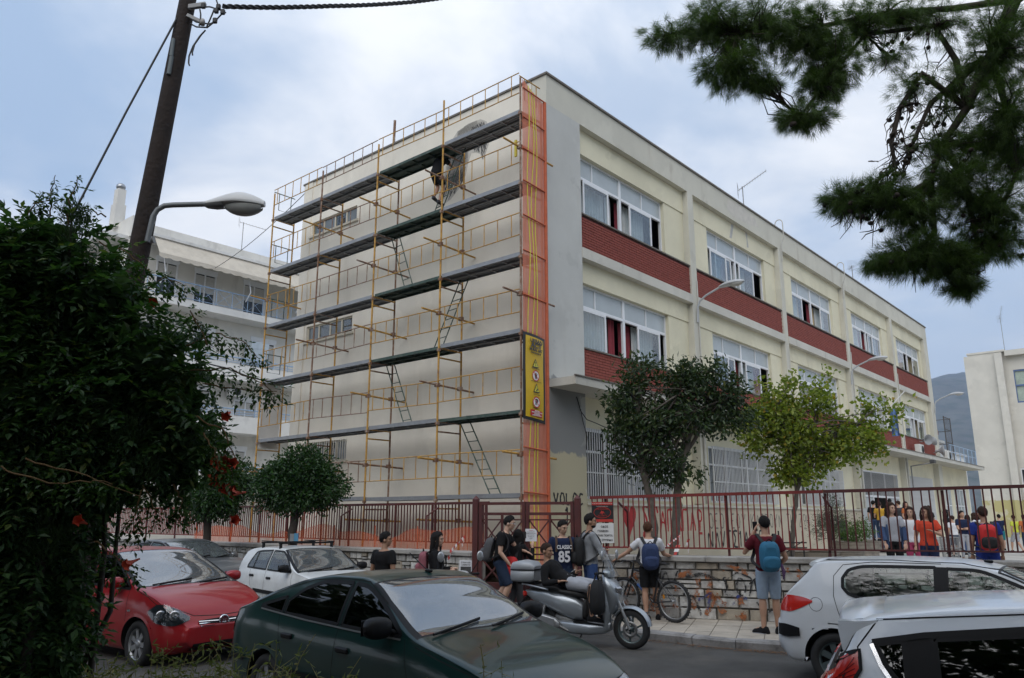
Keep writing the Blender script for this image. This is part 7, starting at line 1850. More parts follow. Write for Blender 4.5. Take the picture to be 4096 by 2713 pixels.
# roof spoiler: a wedge over the rear window with side cheeks
mb=MB();secs=[]
for k in range(21):
 y=-.60+1.20*k/20;e=(abs(y)/.60)**4;zr=1.352-.045*e
 secs.append([(-1.70,y,zr+.006),(-1.84,y,zr-.010),(-1.945+.03*e,y,zr-.030),(-1.965+.03*e,y,zr-.05),(-1.94+.03*e,y,zr-.085),(-1.80,y,zr-.06)])
mb.loft(secs);mb.build('roof_spoiler',pw3,c.t)
for sg in(-1,1):
 P=[(-1.735,1.30),(-1.85,1.29),(-1.945,1.29),(-1.95,1.24),(-1.935,1.13),(-1.905,1.115),(-1.855,1.155),(-1.79,1.23)]
 A=[]
 for u,v in P:
  a_=c.cast(u if sg<0 else-u,v,sg*PI/2,.010);yy=min(.70,max(abs(a_.y),.60+(1.30-v)*.45));A.append(Vector((u,sg*yy,v)))
 B=[a_-Vector((0,sg*.10,0))for a_ in A]
 mb=MB();mb.loft([A,B]if sg<0 else[B,A],smooth=False);mb.build('spoiler_side',pw3,c.t)
c.mirror(.9,.98,pw3);c.handle(-1.2,.86,pw3);c.handle(-.2,.86,pw3);c.wipers([(1.3,-.6),(1.3,.1)],[(1.12,.05),(1.12,.6)])
c.finish(pw3)
# ------------------------------------------------------------------ scooters and bicycle
def hull(mb,secs,n=18,p=2.6,mi=0):
 """loft of superellipse sections: (x, z low, z high, half width, y centre)"""
 out=[]
 for s in secs:
  x,z0,z1,w=s[:4];yc=s[4]if len(s)>4 else 0;dx=s[5]if len(s)>5 else 0
  ring=[]
  for k in range(n):
   a=2*PI*k/n;ca,sa=math.cos(a),math.sin(a)
   ring.append(Vector((x+dx*sa,yc+w*math.copysign(abs(ca)**(2/p),ca),(z0+z1)/2+(z1-z0)/2*math.copysign(abs(sa)**(2/p),sa))))
  out.append(ring)
 mb.loft(out,mi)
M_silv=mat('scooter_silver',(.34,.37,.40),.3,.05,5,metal=.55,coat=.6)
M_seat=mat('black_seat',(.02,.02,.021),.55,.15,12)
M_eng=mat('engine_metal',(.22,.22,.22),.45,.25,12,metal=.6)
M_box=mat('top_box_grey',(.33,.35,.37),.45,.06,5,metal=.2)
def wheel(parent,c,r,w,spokes,rimm,tyre='wheel'):
 Mx=Matrix.Translation(c)@Matrix.Rotation(PI/2,4,'X');rr=r-w*.85
 mb=MB();mb.lathe([(rr,-w*.42),(r-w*.3,-w*.5),(r-.01,-w*.28),(r,0),(r-.01,w*.28),(r-w*.3,w*.5),(rr,w*.42)],36,M=Mx,caps=False);t=mb.build(tyre,M_rub,parent)
 mb=MB();mb.lathe([(rr+.004,-w*.4),(rr-.014,-w*.36),(rr-.018,0),(rr-.014,w*.36),(rr+.004,w*.4)],36,M=Mx,caps=False);mb.lathe([(.001,-.06),(.035,-.06),(.04,-.02),(.04,.02),(.035,.06),(.001,.06)],16,M=Mx)
 for k in range(spokes):
  Ms=Mx@Matrix.Rotation(2*PI*k/spokes,4,'Z');Ms2=Ms@Matrix.Rotation(.35,4,'Z')
  P=[Ms@Vector((.03,-.016,z))for z in(-.012,.012)]+[Ms@Vector((.03,.016,z))for z in(-.012,.012)]+[Ms2@Vector((rr-.012,.013,z))for z in(-.01,.01)]+[Ms2@Vector((rr-.012,-.013,z))for z in(-.01,.01)]
  mb.add(P,[(0,2,3,1),(2,4,5,3),(4,6,7,5),(6,0,1,7),(1,3,5,7),(0,6,4,2)])
 mb.build('rim',rimm,t);return t
def scooter(label,loc,rz,box=True,screen=True):
 t=thing('scooter',label,'scooter',loc,rz)
 fx,rx,r=.71,-.71,.285
 wheel(t,(fx,0,r),r,.105,6,MATS['dark_alloy']);wheel(t,(rx,0,r),r,.12,6,MATS['dark_alloy'])
 mb=MB();Mx=Matrix.Translation((fx,-.065,r))@Matrix.Rotation(PI/2,4,'X');mb.lathe([(.07,0),(.115,0),(.115,.005),(.07,.005)],24,M=Mx,closed=True);mb.build('brake_disc',M_eng,t)
 for sg in(-1,1):
  mb=MB();mb.tube([(fx,sg*.088,r),(fx-.06,sg*.088,r+.16),(fx-.22,sg*.075,.78)],[.024,.024,.02],10);mb.build('fork_leg',M_alloy,t)
 mb=MB();secs=[]
 for a in np.linspace(R(8),R(152),14):
  rr=r+.035;ring=[]
  for k in range(9):q=-1+2*k/8;ring.append((fx+(rr-.035*q*q)*math.cos(a),.085*q,r+(rr-.035*q*q)*math.sin(a)+.012))
  secs.append(ring)
 mb.loft(secs,closed=False,caps=False);mb.build('front_mudguard',M_silv,t)
# front apron, from the mudguard up to the bars
 mb=MB();secs=[]
 for z,x,d,w in((.52,.43,.06,.09),(.60,.47,.09,.13),(.70,.50,.12,.175),(.80,.50,.13,.20),(.90,.48,.12,.20),(.98,.44,.10,.17),(1.04,.40,.07,.12)):
  secs.append([(x+d*math.copysign(abs(math.cos(a))**.8,math.cos(a))-.05,w*math.copysign(abs(math.sin(a))**.75,math.sin(a)),z+.05*math.cos(a)*-1)for a in np.linspace(0,2*PI,21)[:-1]])
 mb.loft(secs);mb.build('front_apron',M_silv,t)
 mb=MB();secs=[]
 for z,x,w in((.28,.33,.17),(.4,.36,.19),(.6,.36,.20),(.78,.34,.19),(.92,.33,.16)):secs.append([(x+dx,y*w,z)for dx,y in((.05,-1),(.05,1),(-.03,.9),(-.05,0),(-.03,-.9))])
 mb.loft(secs);mb.build('leg_shield',M_silv,t)
 for sg in(-1,1):
  mb=MB();mb.obox((.555,sg*.09,.80),(.016,sg*.03,.07),(-.02,sg*.05,0),(.012,0,-.012));mb.build('headlight',M_refl,t)
# footboard and belly
 mb=MB();hull(mb,[(-.42,.20,.36,.13),(-.2,.17,.36,.17),(.1,.17,.345,.185),(.32,.2,.35,.17),(.42,.26,.38,.12)],p=4);mb.build('belly',M_silv,t)
 mb=MB();mb.box((-.15,-.17,.348),(.33,.17,.362));mb.build('footboard',M_trim,t)
 mb=MB();hull(mb,[(-1.0,.70,.78,.06),(-.85,.62,.80,.13),(-.6,.52,.80,.17),(-.35,.42,.76,.18),(-.12,.36,.70,.16),(-.02,.36,.62,.12)],p=3);mb.build('rear_body',M_silv,t)
 mb=MB();hull(mb,[(-.02,.38,.66,.11),(.03,.36,.74,.105),(.05,.42,.70,.08)],p=3);mb.build('seat_post_panel',M_seat,t)
 mb=MB();hull(mb,[(-.92,.785,.82,.06),(-.85,.77,.86,.14),(-.6,.76,.875,.16),(-.42,.75,.86,.155),(-.36,.73,.82,.15),(-.1,.70,.80,.14),(.06,.66,.77,.10),(.10,.64,.70,.05)],p=3.2);mb.build('seat',M_seat,t)
 for sg in(-1,1):
  mb=MB();mb.tube([(-.55,sg*.175,.80),(-.8,sg*.18,.845),(-1.02,sg*.13,.87),(-1.08,0,.875)],.014,8);mb.build('grab_rail',M_silv,t)
 mb=MB();mb.bbox((-1.0,0,.72),(.035,.10,.04),.02);mb.build('tail_light',M_tail,t)
 mb=MB();mb.loft([[(-.95,y,.66),(-1.2,y*.8,.40),(-1.22,y*.8,.42),(-.96,y,.70)]for y in(-.09,.09)],smooth=False);mb.build('rear_mudguard',M_trim,t)
 mb=MB();mb.obox((-1.17,0,.47),(.045,0,.055),(0,.085,0),(-.004,0,.003));mb.build('number_plate',mat('plate_dark',(.04,.04,.045),.6),t)
 mb=MB();hull(mb,[(-.75,.30,.44,.05,.10),(-.55,.24,.46,.09,.04),(-.3,.22,.44,.10,.0),(-.18,.26,.38,.07,0)],p=3);mb.build('engine',M_eng,t)
 mb=MB();secs=[]
 for x,z,q in((-.98,.43,.05),(-.94,.425,.075),(-.6,.36,.085),(-.42,.32,.08),(-.36,.30,.04)):secs.append([(x,-.19+q*.8*math.copysign(abs(math.cos(a))**.8,math.cos(a)),z+q*math.copysign(abs(math.sin(a))**.8,math.sin(a)))for a in np.linspace(0,2*PI,17)[:-1]])
 mb.loft(secs);ex=mb.build('exhaust',mat('exhaust_metal',(.36,.37,.38),.35,.1,8,metal=.6),t)
 mb=MB();mb.obox((-.66,-.262,.385),(.24,0,-.05),(0,.006,0),(0,0,.05));mb.build('heat_shield',M_chrome if False else M_alloy,ex)
 mb=MB();mb.tube([(-.40,-.19,.30),(-.25,-.15,.22),(-.1,-.1,.22)],.02,8);mb.build('pipe',M_eng,ex)
 for sg in(-1,1):
  mb=MB();pts=[(-.70,sg*.12,.36),(-.62,sg*.13,.62)];mb.tube(pts,.014,8)
  n=60;mb.tube([Vector(pts[0]).lerp(Vector(pts[1]),.25+.6*k/n)+Vector((.026*math.cos(k*.9),.026*math.sin(k*.9),0))for k in range(n)],.006,5);mb.build('shock_absorber',M_alloy,t)
 mb=MB();mb.tube([(-.02,-.13,.2),(-.08,-.22,.02)],.013,6);mb.build('side_stand',M_trim,t)
# bars, mirrors, screen
 mb=MB();hull(mb,[(.30,1.02,1.10,.10),(.36,1.0,1.13,.16),(.43,1.0,1.10,.12)],p=3);mb.build('instrument_pod',M_silv,t)
 for sg in(-1,1):
  mb=MB();mb.tube([(.36,sg*.1,1.06),(.33,sg*.24,1.075),(.29,sg*.36,1.07)],.017,8);mb.build('handlebar',M_trim,t)
  mb=MB();mb.tube([(.35,sg*.2,1.09),(.40,sg*.27,1.22),(.40,sg*.30,1.27)],.008,6);st=mb.build('mirror_stalk',M_trim,t)
  mb=MB();mb.ell((.40,sg*.32,1.33),(.02,.055,.075));mb.build('mirror',M_alloy,st)
 if screen:
  mb=MB();secs=[]
  for k in range(9):q=k/8;z=1.02+.42*q;x=.52-.20*q;w=.20*(1-.25*q**2);secs.append([(x-.07*(y*y),y*w,z)for y in np.linspace(-1,1,9)])
  mb.loft(secs,closed=False,caps=False);mb.build('windscreen',glass('screen_plastic',(.80,.82,.82),1.45),t)
  for sg in(-1,1):mb=MB();mb.tube([(.44,sg*.06,1.0),(.36,sg*.08,1.34)],.008,6);mb.build('screen_stay',M_alloy,t)
 if box:
  tb=thing('top_box','grey top box on the back of the silver scooter','top box',loc,rz)
  mb=MB();hull(mb,[(-1.22,.92,1.085,.15),(-1.19,.90,1.09,.20),(-1.02,.89,1.09,.218),(-.85,.90,1.09,.205),(-.80,.92,1.085,.17)],p=4.5);mb.build('case',M_box,tb)
  mb=MB();hull(mb,[(-1.22,1.05,1.13,.15),(-1.18,1.04,1.20,.195),(-1.02,1.03,1.23,.212),(-.86,1.04,1.21,.20),(-.80,1.05,1.14,.165)],p=3.4);mb.build('lid',M_box,tb)
  mb=MB();hull(mb,[(-1.225,1.075,1.095,.15),(-1.19,1.075,1.095,.203),(-1.02,1.075,1.095,.222),(-.85,1.075,1.095,.208),(-.795,1.075,1.095,.17)],p=4.5);mb.build('seam',M_trim,tb)
  mb=MB();mb.box((-1.1,-.12,.865),(-.8,.12,.90));mb.build('mount',M_trim,tb)
 return t
SCX,SCY,SCR=1.13,12.50,R(-27)
scooter('large silver scooter parked at the kerb with a boy reclining on it',(SCX,SCY,0),SCR)
s2=scooter('white and grey scooter half hidden behind the dark green car roof',(-.95,12.2,0),R(-60),box=False,screen=False)
for ch in s2.children:
 if ch.name.split('.')[0]in('front_apron','leg_shield','instrument_pod','front_mudguard','rear_body','belly'):
  ch.data.materials[0]=mat('scooter_white',(.55,.57,.58),.3,.05,5,coat=.6)
# mountain bike
def bicycle(loc,rz):
 t=thing('bicycle','black mountain bike with blue marks leaning beside the boy in white','bicycle',loc,rz)
 M_fr=mat('bike_black',(.016,.018,.022),.35,.1,8,coat=.4);M_bb=mat('bike_blue',(.03,.10,.32),.4)
 r=.345;A_,B_=(-.52,0,r),(.54,0,r)
 for c,nm in((A_,'rear'),(B_,'front')):
  Mx=Matrix.Translation(c)@Matrix.Rotation(PI/2,4,'X');mb=MB();mb.lathe([(r-.024+.024*math.cos(a),.025*math.sin(a))for a in np.linspace(0,2*PI,11)[:-1]],40,M=Mx,closed=True)
  for k in range(40):
   a=2*PI*k/40;mb.obox(Mx@Vector((r*math.cos(a)*.995,r*math.sin(a)*.995,0)),Mx.to_3x3()@Vector((-math.sin(a),math.cos(a),0))*.012,Mx.to_3x3()@Vector((0,0,.02)),Mx.to_3x3()@Vector((math.cos(a),math.sin(a),0))*.006)
  w=mb.build('wheel',M_rub,t)
  mb=MB();mb.lathe([(r-.05,-.012),(r-.064,-.012),(r-.064,.012),(r-.05,.012)],40,M=Mx,closed=True);mb.lathe([(.001,-.05),(.02,-.05),(.02,.05),(.001,.05)],12,M=Mx);mb.build('rim',M_alloy,w)
  mb=MB();
  for k in range(28):
   a=2*PI*k/28;s_=(-1)**k;mb.tube([Mx@Vector((.02*math.cos(a+s_*1.2),.02*math.sin(a+s_*1.2),.03*(1 if k%4<2 else-1))),Mx@Vector(((r-.055)*math.cos(a),(r-.055)*math.sin(a),0))],.0018,4,caps=False)
  tag(mb.build('spokes',M_alloy,w),kind='stuff')
  mb=MB();a=.3;mb.bbox(Mx@Vector(((r-.13)*math.cos(a),(r-.13)*math.sin(a),0)),(.02,.008,.035),.006);mb.build('reflector',mat('amber_reflector',(.6,.25,.02),.25),w)
 BBk=(-.09,0,.30);ST=(-.24,0,.80);HT,HB=(.33,0,.84),(.37,0,.70)
 for nm,pts,q,m in(('down_tube',[BBk,HB],.022,M_fr),('top_tube',[(-.21,0,.72),HT],.018,M_fr),('seat_tube',[BBk,ST],.017,M_fr),('head_tube',[(.325,0,.87),(.38,0,.67)],.022,M_fr),('seat_post',[ST,(-.275,0,.93)],.013,M_alloy),('stem',[(.325,0,.87),(.31,0,.95),(.38,0,.98)],.015,M_fr)):
  mb=MB();mb.tube(pts,q,8);mb.build(nm,m,t)
 mb=MB();mb.tube([Vector(BBk).lerp(Vector(HB),.45),Vector(BBk).lerp(Vector(HB),.72)],.0235,8);mb.build('blue_decal',M_bb,t)
 for sg in(-1,1):
  for nm,pts,q in(('chain_stay',[(BBk[0],sg*.03,.30),(A_[0],sg*.065,r)],.010),('seat_stay',[(-.215,sg*.02,.70),(A_[0],sg*.065,r)],.008),('fork_leg',[(.385,sg*.055,.66),(B_[0],sg*.06,r)],.017)):
   mb=MB();mb.tube(pts,q,8);mb.build(nm,M_fr,t)
 mb=MB();mb.tube([(.385,-.055,.66),(.385,.055,.66)],.02,8);mb.build('fork_crown',M_fr,t)
 mb=MB();mb.tube([(.32,-.31,1.0),(.38,-.12,.985),(.38,.12,.985),(.32,.31,1.0)],.013,8);hb=mb.build('handlebar',M_fr,t)
 for sg in(-1,1):
  mb=MB();mb.tube([(.34,sg*.21,.995),(.315,sg*.33,1.0)],.018,8);mb.build('grip',M_rub,hb);mb=MB();mb.tube([(.37,sg*.16,.985),(.42,sg*.2,.965),(.41,sg*.29,.95)],.006,5);mb.build('brake_lever',M_alloy,hb)
 mb=MB();secs=[]
 for x,w,h in((-.43,.075,.03),(-.38,.085,.045),(-.28,.07,.05),(-.18,.03,.045),(-.13,.018,.03)):secs.append([(x,w*math.cos(a),.95+h*.5*math.sin(a)+.01)for a in np.linspace(0,2*PI,13)[:-1]])
 mb.loft(secs);mb.build('saddle',M_seat,t)
 Mx=Matrix.Translation((-.09,-.05,.30))@Matrix.Rotation(PI/2,4,'X');mb=MB();mb.lathe([(.075,0),(.09,0),(.09,.006),(.075,.006)],28,M=Mx,closed=True);mb.lathe([(.001,0),(.025,0),(.025,.02),(.001,.02)],10,M=Mx)
 for k in range(5):a=2*PI*k/5;mb.tube([Mx@Vector((.02*math.cos(a),.02*math.sin(a),.004)),Mx@Vector((.08*math.cos(a),.08*math.sin(a),.004))],.006,4)
 ck=mb.build('chainring',M_eng,t)
 for sg in(-1,1):mb=MB();mb.tube([(-.09,sg*.07,.30),(-.09+sg*.06,sg*.08,.30-.16*sg)],.010,6);mb.bbox((-.09+sg*.06,sg*.13,.30-.16*sg),(.045,.045,.012),.006);mb.build('crank',M_eng,ck)
 mb=MB();mb.tube([(-.09,-.053,.39),(-.52,-.053,.385)],.004,4);mb.tube([(-.09,-.053,.21),(-.5,-.053,.27),(-.52,-.053,.31)],.004,4);mb.build('chain',M_trim,t)
 mb=MB();mb.tube([(.40,.02,.95),(.43,.05,.8),(.4,.06,.5)],.004,4);mb.tube([(.40,-.02,.95),(.3,-.02,.78),(-.2,-.02,.74)],.004,4);mb.build('cables',M_trim,t)
 return t
bicycle((2.42,14.46,.135),R(134))
# ------------------------------------------------------------------ people
BAKE=[]
SKIN=[mat('skin_a',(.42,.24,.16),.55,.06,9),mat('skin_b',(.34,.19,.12),.55,.06,9),mat('skin_c',(.50,.31,.22),.55,.06,9)]
H_blk=mat('black_hair',(.008,.0065,.006),.75,.4,40,spec=.25,bump=.6,bscale=150);H_brn=mat('brown_hair',(.030,.015,.009),.75,.4,40,spec=.25,bump=.6,bscale=150);H_aub=mat('auburn_hair',(.075,.030,.014),.75,.4,40,spec=.25,bump=.6,bscale=150)
M_eye=mat('eye_dark',(.02,.015,.012),.3);M_lip=mat('lips',(.30,.11,.09),.6)
def cloth(name,col,var=.12):return mat('cloth_'+name,col,.9,var,7,bump=.25,bscale=120,spec=.2)
CL={k:cloth(k,c)for k,c in dict(black=(.012,.012,.013),navy=(.014,.022,.055),grey=(.24,.25,.265),white=(.62,.62,.64),maroon=(.11,.012,.02),denim=(.045,.075,.15),ltdenim=(.27,.34,.43),dkdenim=(.025,.04,.075),jean=(.04,.075,.19),ltgrey=(.33,.34,.37),red=(.52,.06,.03),blue=(.018,.035,.19),pink=(.33,.05,.11),yellow=(.48,.28,.04),lime=(.48,.52,.06),orange=(.44,.13,.04),teal=(.02,.16,.18),dkgrey=(.05,.05,.055),khaki=(.22,.19,.13)).items()}
def remesh_obj(mb,name,m,parent,voxel,smooth=4,wrinkle=0.0):
 ob=mb.build(name,m,parent);md=ob.modifiers.new('r','REMESH');md.mode='VOXEL';md.voxel_size=voxel;md.use_smooth_shade=True
 if smooth:s_=ob.modifiers.new('s','SMOOTH');s_.iterations=smooth;s_.factor=.5
 BAKE.append((ob,wrinkle));return ob
def person(label,loc,rz,h=1.75,J=None,female=False,skin=0,top=('black','short'),bot=('denim','short'),hair=(H_blk,'short'),shoes='black',yaw=0.0,pitch=0.0,tilt=0.0,far=False,wide=1.0,jacket=None,glasses=False,beard=False,name='person'):
 s=h/1.75;sx=.90 if female else 1.0
 B=dict(pelvis=(0,0,.95),chest=(0,0,1.22),neck=(-.01,0,1.475),head=(.02,0,1.635),hipL=(0,.088,.92),hipR=(0,-.088,.92),knL=(.02,.10,.50),knR=(.02,-.10,.50),anL=(-.02,.11,.085),anR=(-.02,-.11,.085),shL=(-.01,.185*sx,1.41),shR=(-.01,-.185*sx,1.41),elL=(-.03,.245*sx,1.13),elR=(-.03,-.245*sx,1.13),wrL=(.04,.25*sx,.88),wrR=(.04,-.25*sx,.88),toeL=None,toeR=None)
 if J:B.update(J)
 for q in 'LR':
  if B['toe'+q]is None:a=B['an'+q];B['toe'+q]=(a[0]+.17,a[1]*1.15,a[2]-.045)
 B={k:Vector(v)*s for k,v in B.items()}
 t=thing(name,label,'person',loc,rz,None)
 vx=.018 if far else .0095
 lat=(B['hipL']-B['hipR']).normalized();lat2=(B['shL']-B['shR']).normalized()
 def torso(mb,f0,f1,inf,mi=0):
  prof=[(0,.085,.125),(.06,.10,.158),(.15,.108,.165 if not female else .17),(.33,.095,.145 if not female else .132),(.50,.10,.148 if not female else .138),(.70,.115,.168*sx),(.86,.105,.175*sx),(.95,.075,.135*sx),(1.0,.055,.075)]
  p0,p1,p2=B['pelvis']-Vector((0,0,.10*s))if J is None or 'lean' not in J else B['pelvis']+(B['pelvis']-B['chest']).normalized()*.10*s,B['chest'],B['neck']
  def axis(f):
   a=p0.lerp(p1,f/.5)if f<.5 else p1.lerp(p2,(f-.5)/.5);return a
  secs=[]
  for f in np.linspace(f0,f1,14):
   d=np.interp(f,[p[0]for p in prof],[p[1]for p in prof])*s*wide;w=np.interp(f,[p[0]for p in prof],[p[2]for p in prof])*s*wide
   up=(axis(min(1,f+.05))-axis(max(0,f-.05))).normalized();l=lat.lerp(lat2,f).normalized();fw=l.cross(up).normalized();l=up.cross(fw)
   secs.append([axis(f)+fw*((d+inf)*math.copysign(abs(math.cos(a))**.85,math.cos(a)))+l*((w+inf)*math.copysign(abs(math.sin(a))**.85,math.sin(a)))for a in np.linspace(0,2*PI,21)[:-1]])
  mb.loft(secs,mi)
 def limb(mb,a,b,c,ra,rb,rc,inf,f1=2.0,fade=1.0):
  """tapered two-bone limb, cut at f1 (0..2)"""
  pts=[];rs=[]
  for k in range(17):
   f=f1*k/16
   if f<=1:p=a.lerp(b,f);q=ra+(rb-ra)*f+.006*s*math.sin(PI*f)
   else:p=b.lerp(c,f-1);g=f-1;q=rb+(rc-rb)*g+(.012*s*math.sin(PI*min(1,g*1.6))if ra>.07*s else .004*s*math.sin(PI*g))
   pts.append(p);rs.append(q+inf*(1+(fade-1)*f/f1))
  mb.tube(pts,rs,14);mb.ell(a,(rs[0],)*3);
  if f1>1:mb.ell(b,(rb+inf,)*3)
 hd=B['head'];HM=Matrix.Translation(hd)@Matrix.Rotation(yaw,4,'Z')@Matrix.Rotation(pitch,4,'Y')@Matrix.Rotation(tilt,4,'X')@Matrix.Scale(s*1.0,4)
 body=MB();torso(body,0,1,0)
 fat=1.0*wide
 for q in 'LR':
  limb(body,B['sh'+q],B['el'+q],B['wr'+q],.050*s*fat,.038*s*fat,.026*s,0);limb(body,B['hip'+q],B['kn'+q],B['an'+q],.083*s*fat,.053*s*fat,.036*s,0)
# hand: palm, four fingers, thumb
  d=(B['wr'+q]-B['el'+q]).normalized();sg=1 if q=='L' else-1
  side=d.cross(Vector((0,0,1)));side=side.normalized()if side.length>.2 else Vector((1,0,0));nrm=side.cross(d).normalized()
  pc=B['wr'+q]+d*.045*s;Mh=Matrix((d,side,nrm)).transposed().to_4x4();body.ell(pc,(.05*s,.038*s,.018*s),10,7,M=Mh)
  if not far:
   for k in range(4):
    o=B['wr'+q]+d*.085*s+side*(.027-.018*k)*s;L=(.062,.072,.068,.052)[k]*s;crl=-nrm*.6 if True else nrm
    body.tube([B['wr'+q]+d*.05*s+side*(.024-.016*k)*s,o,o+d*L*.5+crl*L*.18,o+d*L*.8+crl*L*.5],[.0095*s,.0095*s,.009*s,.007*s],8)
   tb=B['wr'+q]+d*.03*s+side*sg*.025*s;body.tube([B['wr'+q]+d*.02*s,tb+side*sg*.012*s,tb+d*.035*s+side*sg*.022*s,tb+d*.06*s+side*sg*.012*s],[.013*s,.012*s,.010*s,.008*s],8)
  toe=B['toe'+q];an=B['an'+q];body.tube([an-(toe-an).normalized()*.03*s+Vector((0,0,-.02*s)),an.lerp(toe,.6),toe],[.030*s,.028*s,.016*s],10)
 body.tube([B['neck']-Vector((0,0,.03*s)),B['neck'].lerp(hd,.5),hd-Vector((0,0,.02*s))],[.060*s,.052*s,.05*s],12)
 def hp(mb,c,r_,nu=16,nv=12):mb.ell((0,0,0),r_,nu,nv,M=Matrix.Translation(c));
 hb=MB();hp(hb,(-.008,0,.025),(.097,.077,.098));hp(hb,(.022,0,-.045),(.068,.058,.066));hp(hb,(.050,0,-.078),(.036,.034,.028));hp(hb,(.094,0,-.018),(.022,.014,.022));hp(hb,(.086,0,.005),(.016,.011,.030));hp(hb,(.078,0,-.055),(.016,.026,.012));hp(hb,(.06,.03,.03),(.03,.028,.012));hp(hb,(.06,-.03,.03),(.03,.028,.012))
 for sg in(-1,1):hp(hb,(-.005,sg*.079,-.012),(.022,.010,.032));hp(hb,(.055,sg*.035,-.02),(.03,.025,.025))
 body.add([HM@Vector(v)for v in hb.v],hb.f,0,True)
 ob=remesh_obj(body,'body',SKIN[skin],t,vx,3)
# face
 if not far:
  mb=MB()
  for sg in(-1,1):mb.ell(HM@Vector((.086,sg*.033,.004)),(.007*s,.011*s,.006*s),8,6,M=HM.to_3x3().normalized().to_4x4())
  mb2=MB()
  for sg in(-1,1):mb2.tube([HM@Vector(p)for p in((.094,sg*.014,.024),(.094,sg*.033,.030),(.080,sg*.052,.024))],[.004*s,.005*s,.003*s],5)
  mb.build('eyes',M_eye,t);mb2.build('eyebrows',hair[0],t)
  mb=MB();mb.ell(HM@Vector((.091,0,-.055)),(.006*s,.022*s,.007*s),10,6,M=HM.to_3x3().normalized().to_4x4());mb.build('mouth',M_lip,t)
  if glasses:
   mb=MB()
   for sg in(-1,1):
    mb.tube([HM@Vector((.106,sg*(.033+.024*math.cos(a)),.002+.018*math.sin(a)))for a in np.linspace(0,2*PI,13)],.0028*s,5);mb.tube([HM@Vector(p)for p in((.103,sg*.056,.008),(.04,sg*.088,.01),(-.01,sg*.086,.004))],.0028*s,5)
   mb.tube([HM@Vector((.107,y,.006))for y in(-.01,.01)],.0028*s,5);mb.build('glasses',mat('white_frame',(.5,.5,.5),.4),t)
  if beard:
   mb=MB();mb.ell(HM@Vector((.034,0,-.073)),(.056*s,.058*s,.036*s),M=HM.to_3x3().normalized().to_4x4());mb.build('beard',hair[0],t)
# hair: cap with a hairline, optionally long
 hm,hs=hair;g=random.Random(sum(map(ord,label)));mb=MB();nu,nv=28,14;V=[];F=[]
 off=g.uniform(0,9)
 for j in range(nv+1):
  for i in range(nu):
   az_=2*PI*i/nu;cf=math.cos(az_)
   low=R(104)-R(46)*max(0,cf)**.7+R(30)*max(0,-cf)**.8+(R(16)*math.exp(-((cf-.25)/.18)**2))
   th=low*j/nv;k=1+.055*mnoise.noise(Vector((math.cos(az_)*2.2+off,math.sin(az_)*2.2,th*2.5)))
   edge=1-.075*max(0,(j/nv-.7)/.3)**1.5
   x,y,z=math.sin(th)*math.cos(az_),math.sin(th)*math.sin(az_),math.cos(th)
   tp_=max(0,math.cos(th));bulk=.005+(.005 if hs=='buzz' else .014 if hs in('short','quiff')else .022)*(.25+.75*tp_ if hs in('short','quiff','buzz')else 1);qf=.012*max(0,math.cos(az_))*tp_ if hs=='quiff' else 0
   V.append(HM@Vector((-.010+x*(.098+bulk+qf)*k*edge,y*(.078+bulk)*k*edge,.024+z*(.098+bulk*1.1+qf)*k)))
 for j in range(nv):
  for i in range(nu):F.append((j*nu+i,(j+1)*nu+i,(j+1)*nu+(i+1)%nu,j*nu+(i+1)%nu))
 mb.add(V,F,0,True)
 if hs in('long','curly','pony'):
  L_={'long':.42,'curly':.30,'pony':.30}[hs];secs=[]
  for k in range(10):
   f=k/9;z=.06-L_*f;
   if hs=='pony':w_,dp,bx=.035-.02*f,.03-.015*f,-.12-.03*math.sin(PI*f)
   else:w_=.088+.035*math.sin(PI*min(1,f*1.2))-.03*f*f;dp=.055+.012*math.sin(PI*f);bx=-.055-.022*f
   secs.append([HM@Vector((bx+dp*math.cos(a)*(1+.12*mnoise.noise(Vector((math.cos(a)*3,f*6,off)))),w_*math.sin(a)*(1+.15*mnoise.noise(Vector((math.sin(a)*3,f*7,off+3)))),z))for a in np.linspace(0,2*PI,19)[:-1]])
  mb.loft(secs)
  if hs!='pony':
   for sg in(-1,1):mb.tube([HM@Vector(p)for p in((.03,sg*.085,.05),(.02,sg*.10,-.06),(-.0,sg*.10,-.18),(.0,sg*.085,-.27))],[.02*s,.032*s,.034*s,.012*s],8)
 mb.build('hair',hm,t)
# clothes
 vc=.018 if far else .013
 tm,tk=top;mb=MB();torso(mb,.10,.965,.017*s)
 fl={'short':.62,'long':1.93,'sleeveless':.15,'mid':1.35}[tk];inf={'short':.019,'long':.014,'sleeveless':.012,'mid':.014}[tk]*s
 for q in 'LR':limb(mb,B['sh'+q],B['el'+q],B['wr'+q],.050*s*fat,.038*s*fat,.026*s,inf,fl,1.15 if tk=='short' else .9)
 shirt=remesh_obj(mb,'sweatshirt' if tk!='short' else 't_shirt',CL[tm],t,vc,3,.007 if not far else 0)
 if jacket:
  mb=MB();torso(mb,.08,.95,.030*s)
  for q in 'LR':limb(mb,B['sh'+q],B['el'+q],B['wr'+q],.050*s,.038*s,.026*s,.024*s,1.85,.9)
  jk=remesh_obj(mb,'jacket',CL[jacket],t,vc,3,.007)
 bm_,bk=bot;mb=MB();torso(mb,0,.30,.012*s)
 fl={'short':.98,'shorts':.80,'long':1.93,'mini':.55}[bk];inf={'short':.020,'shorts':.022,'long':.014,'mini':.02}[bk]*s
 for q in 'LR':limb(mb,B['hip'+q],B['kn'+q],B['an'+q],.083*s*fat,.053*s*fat,.036*s,inf,fl,1.2 if bk!='long' else .95)
 remesh_obj(mb,'trousers' if bk=='long' else 'shorts',CL[bm_],t,vc,3,.006 if not far else 0)
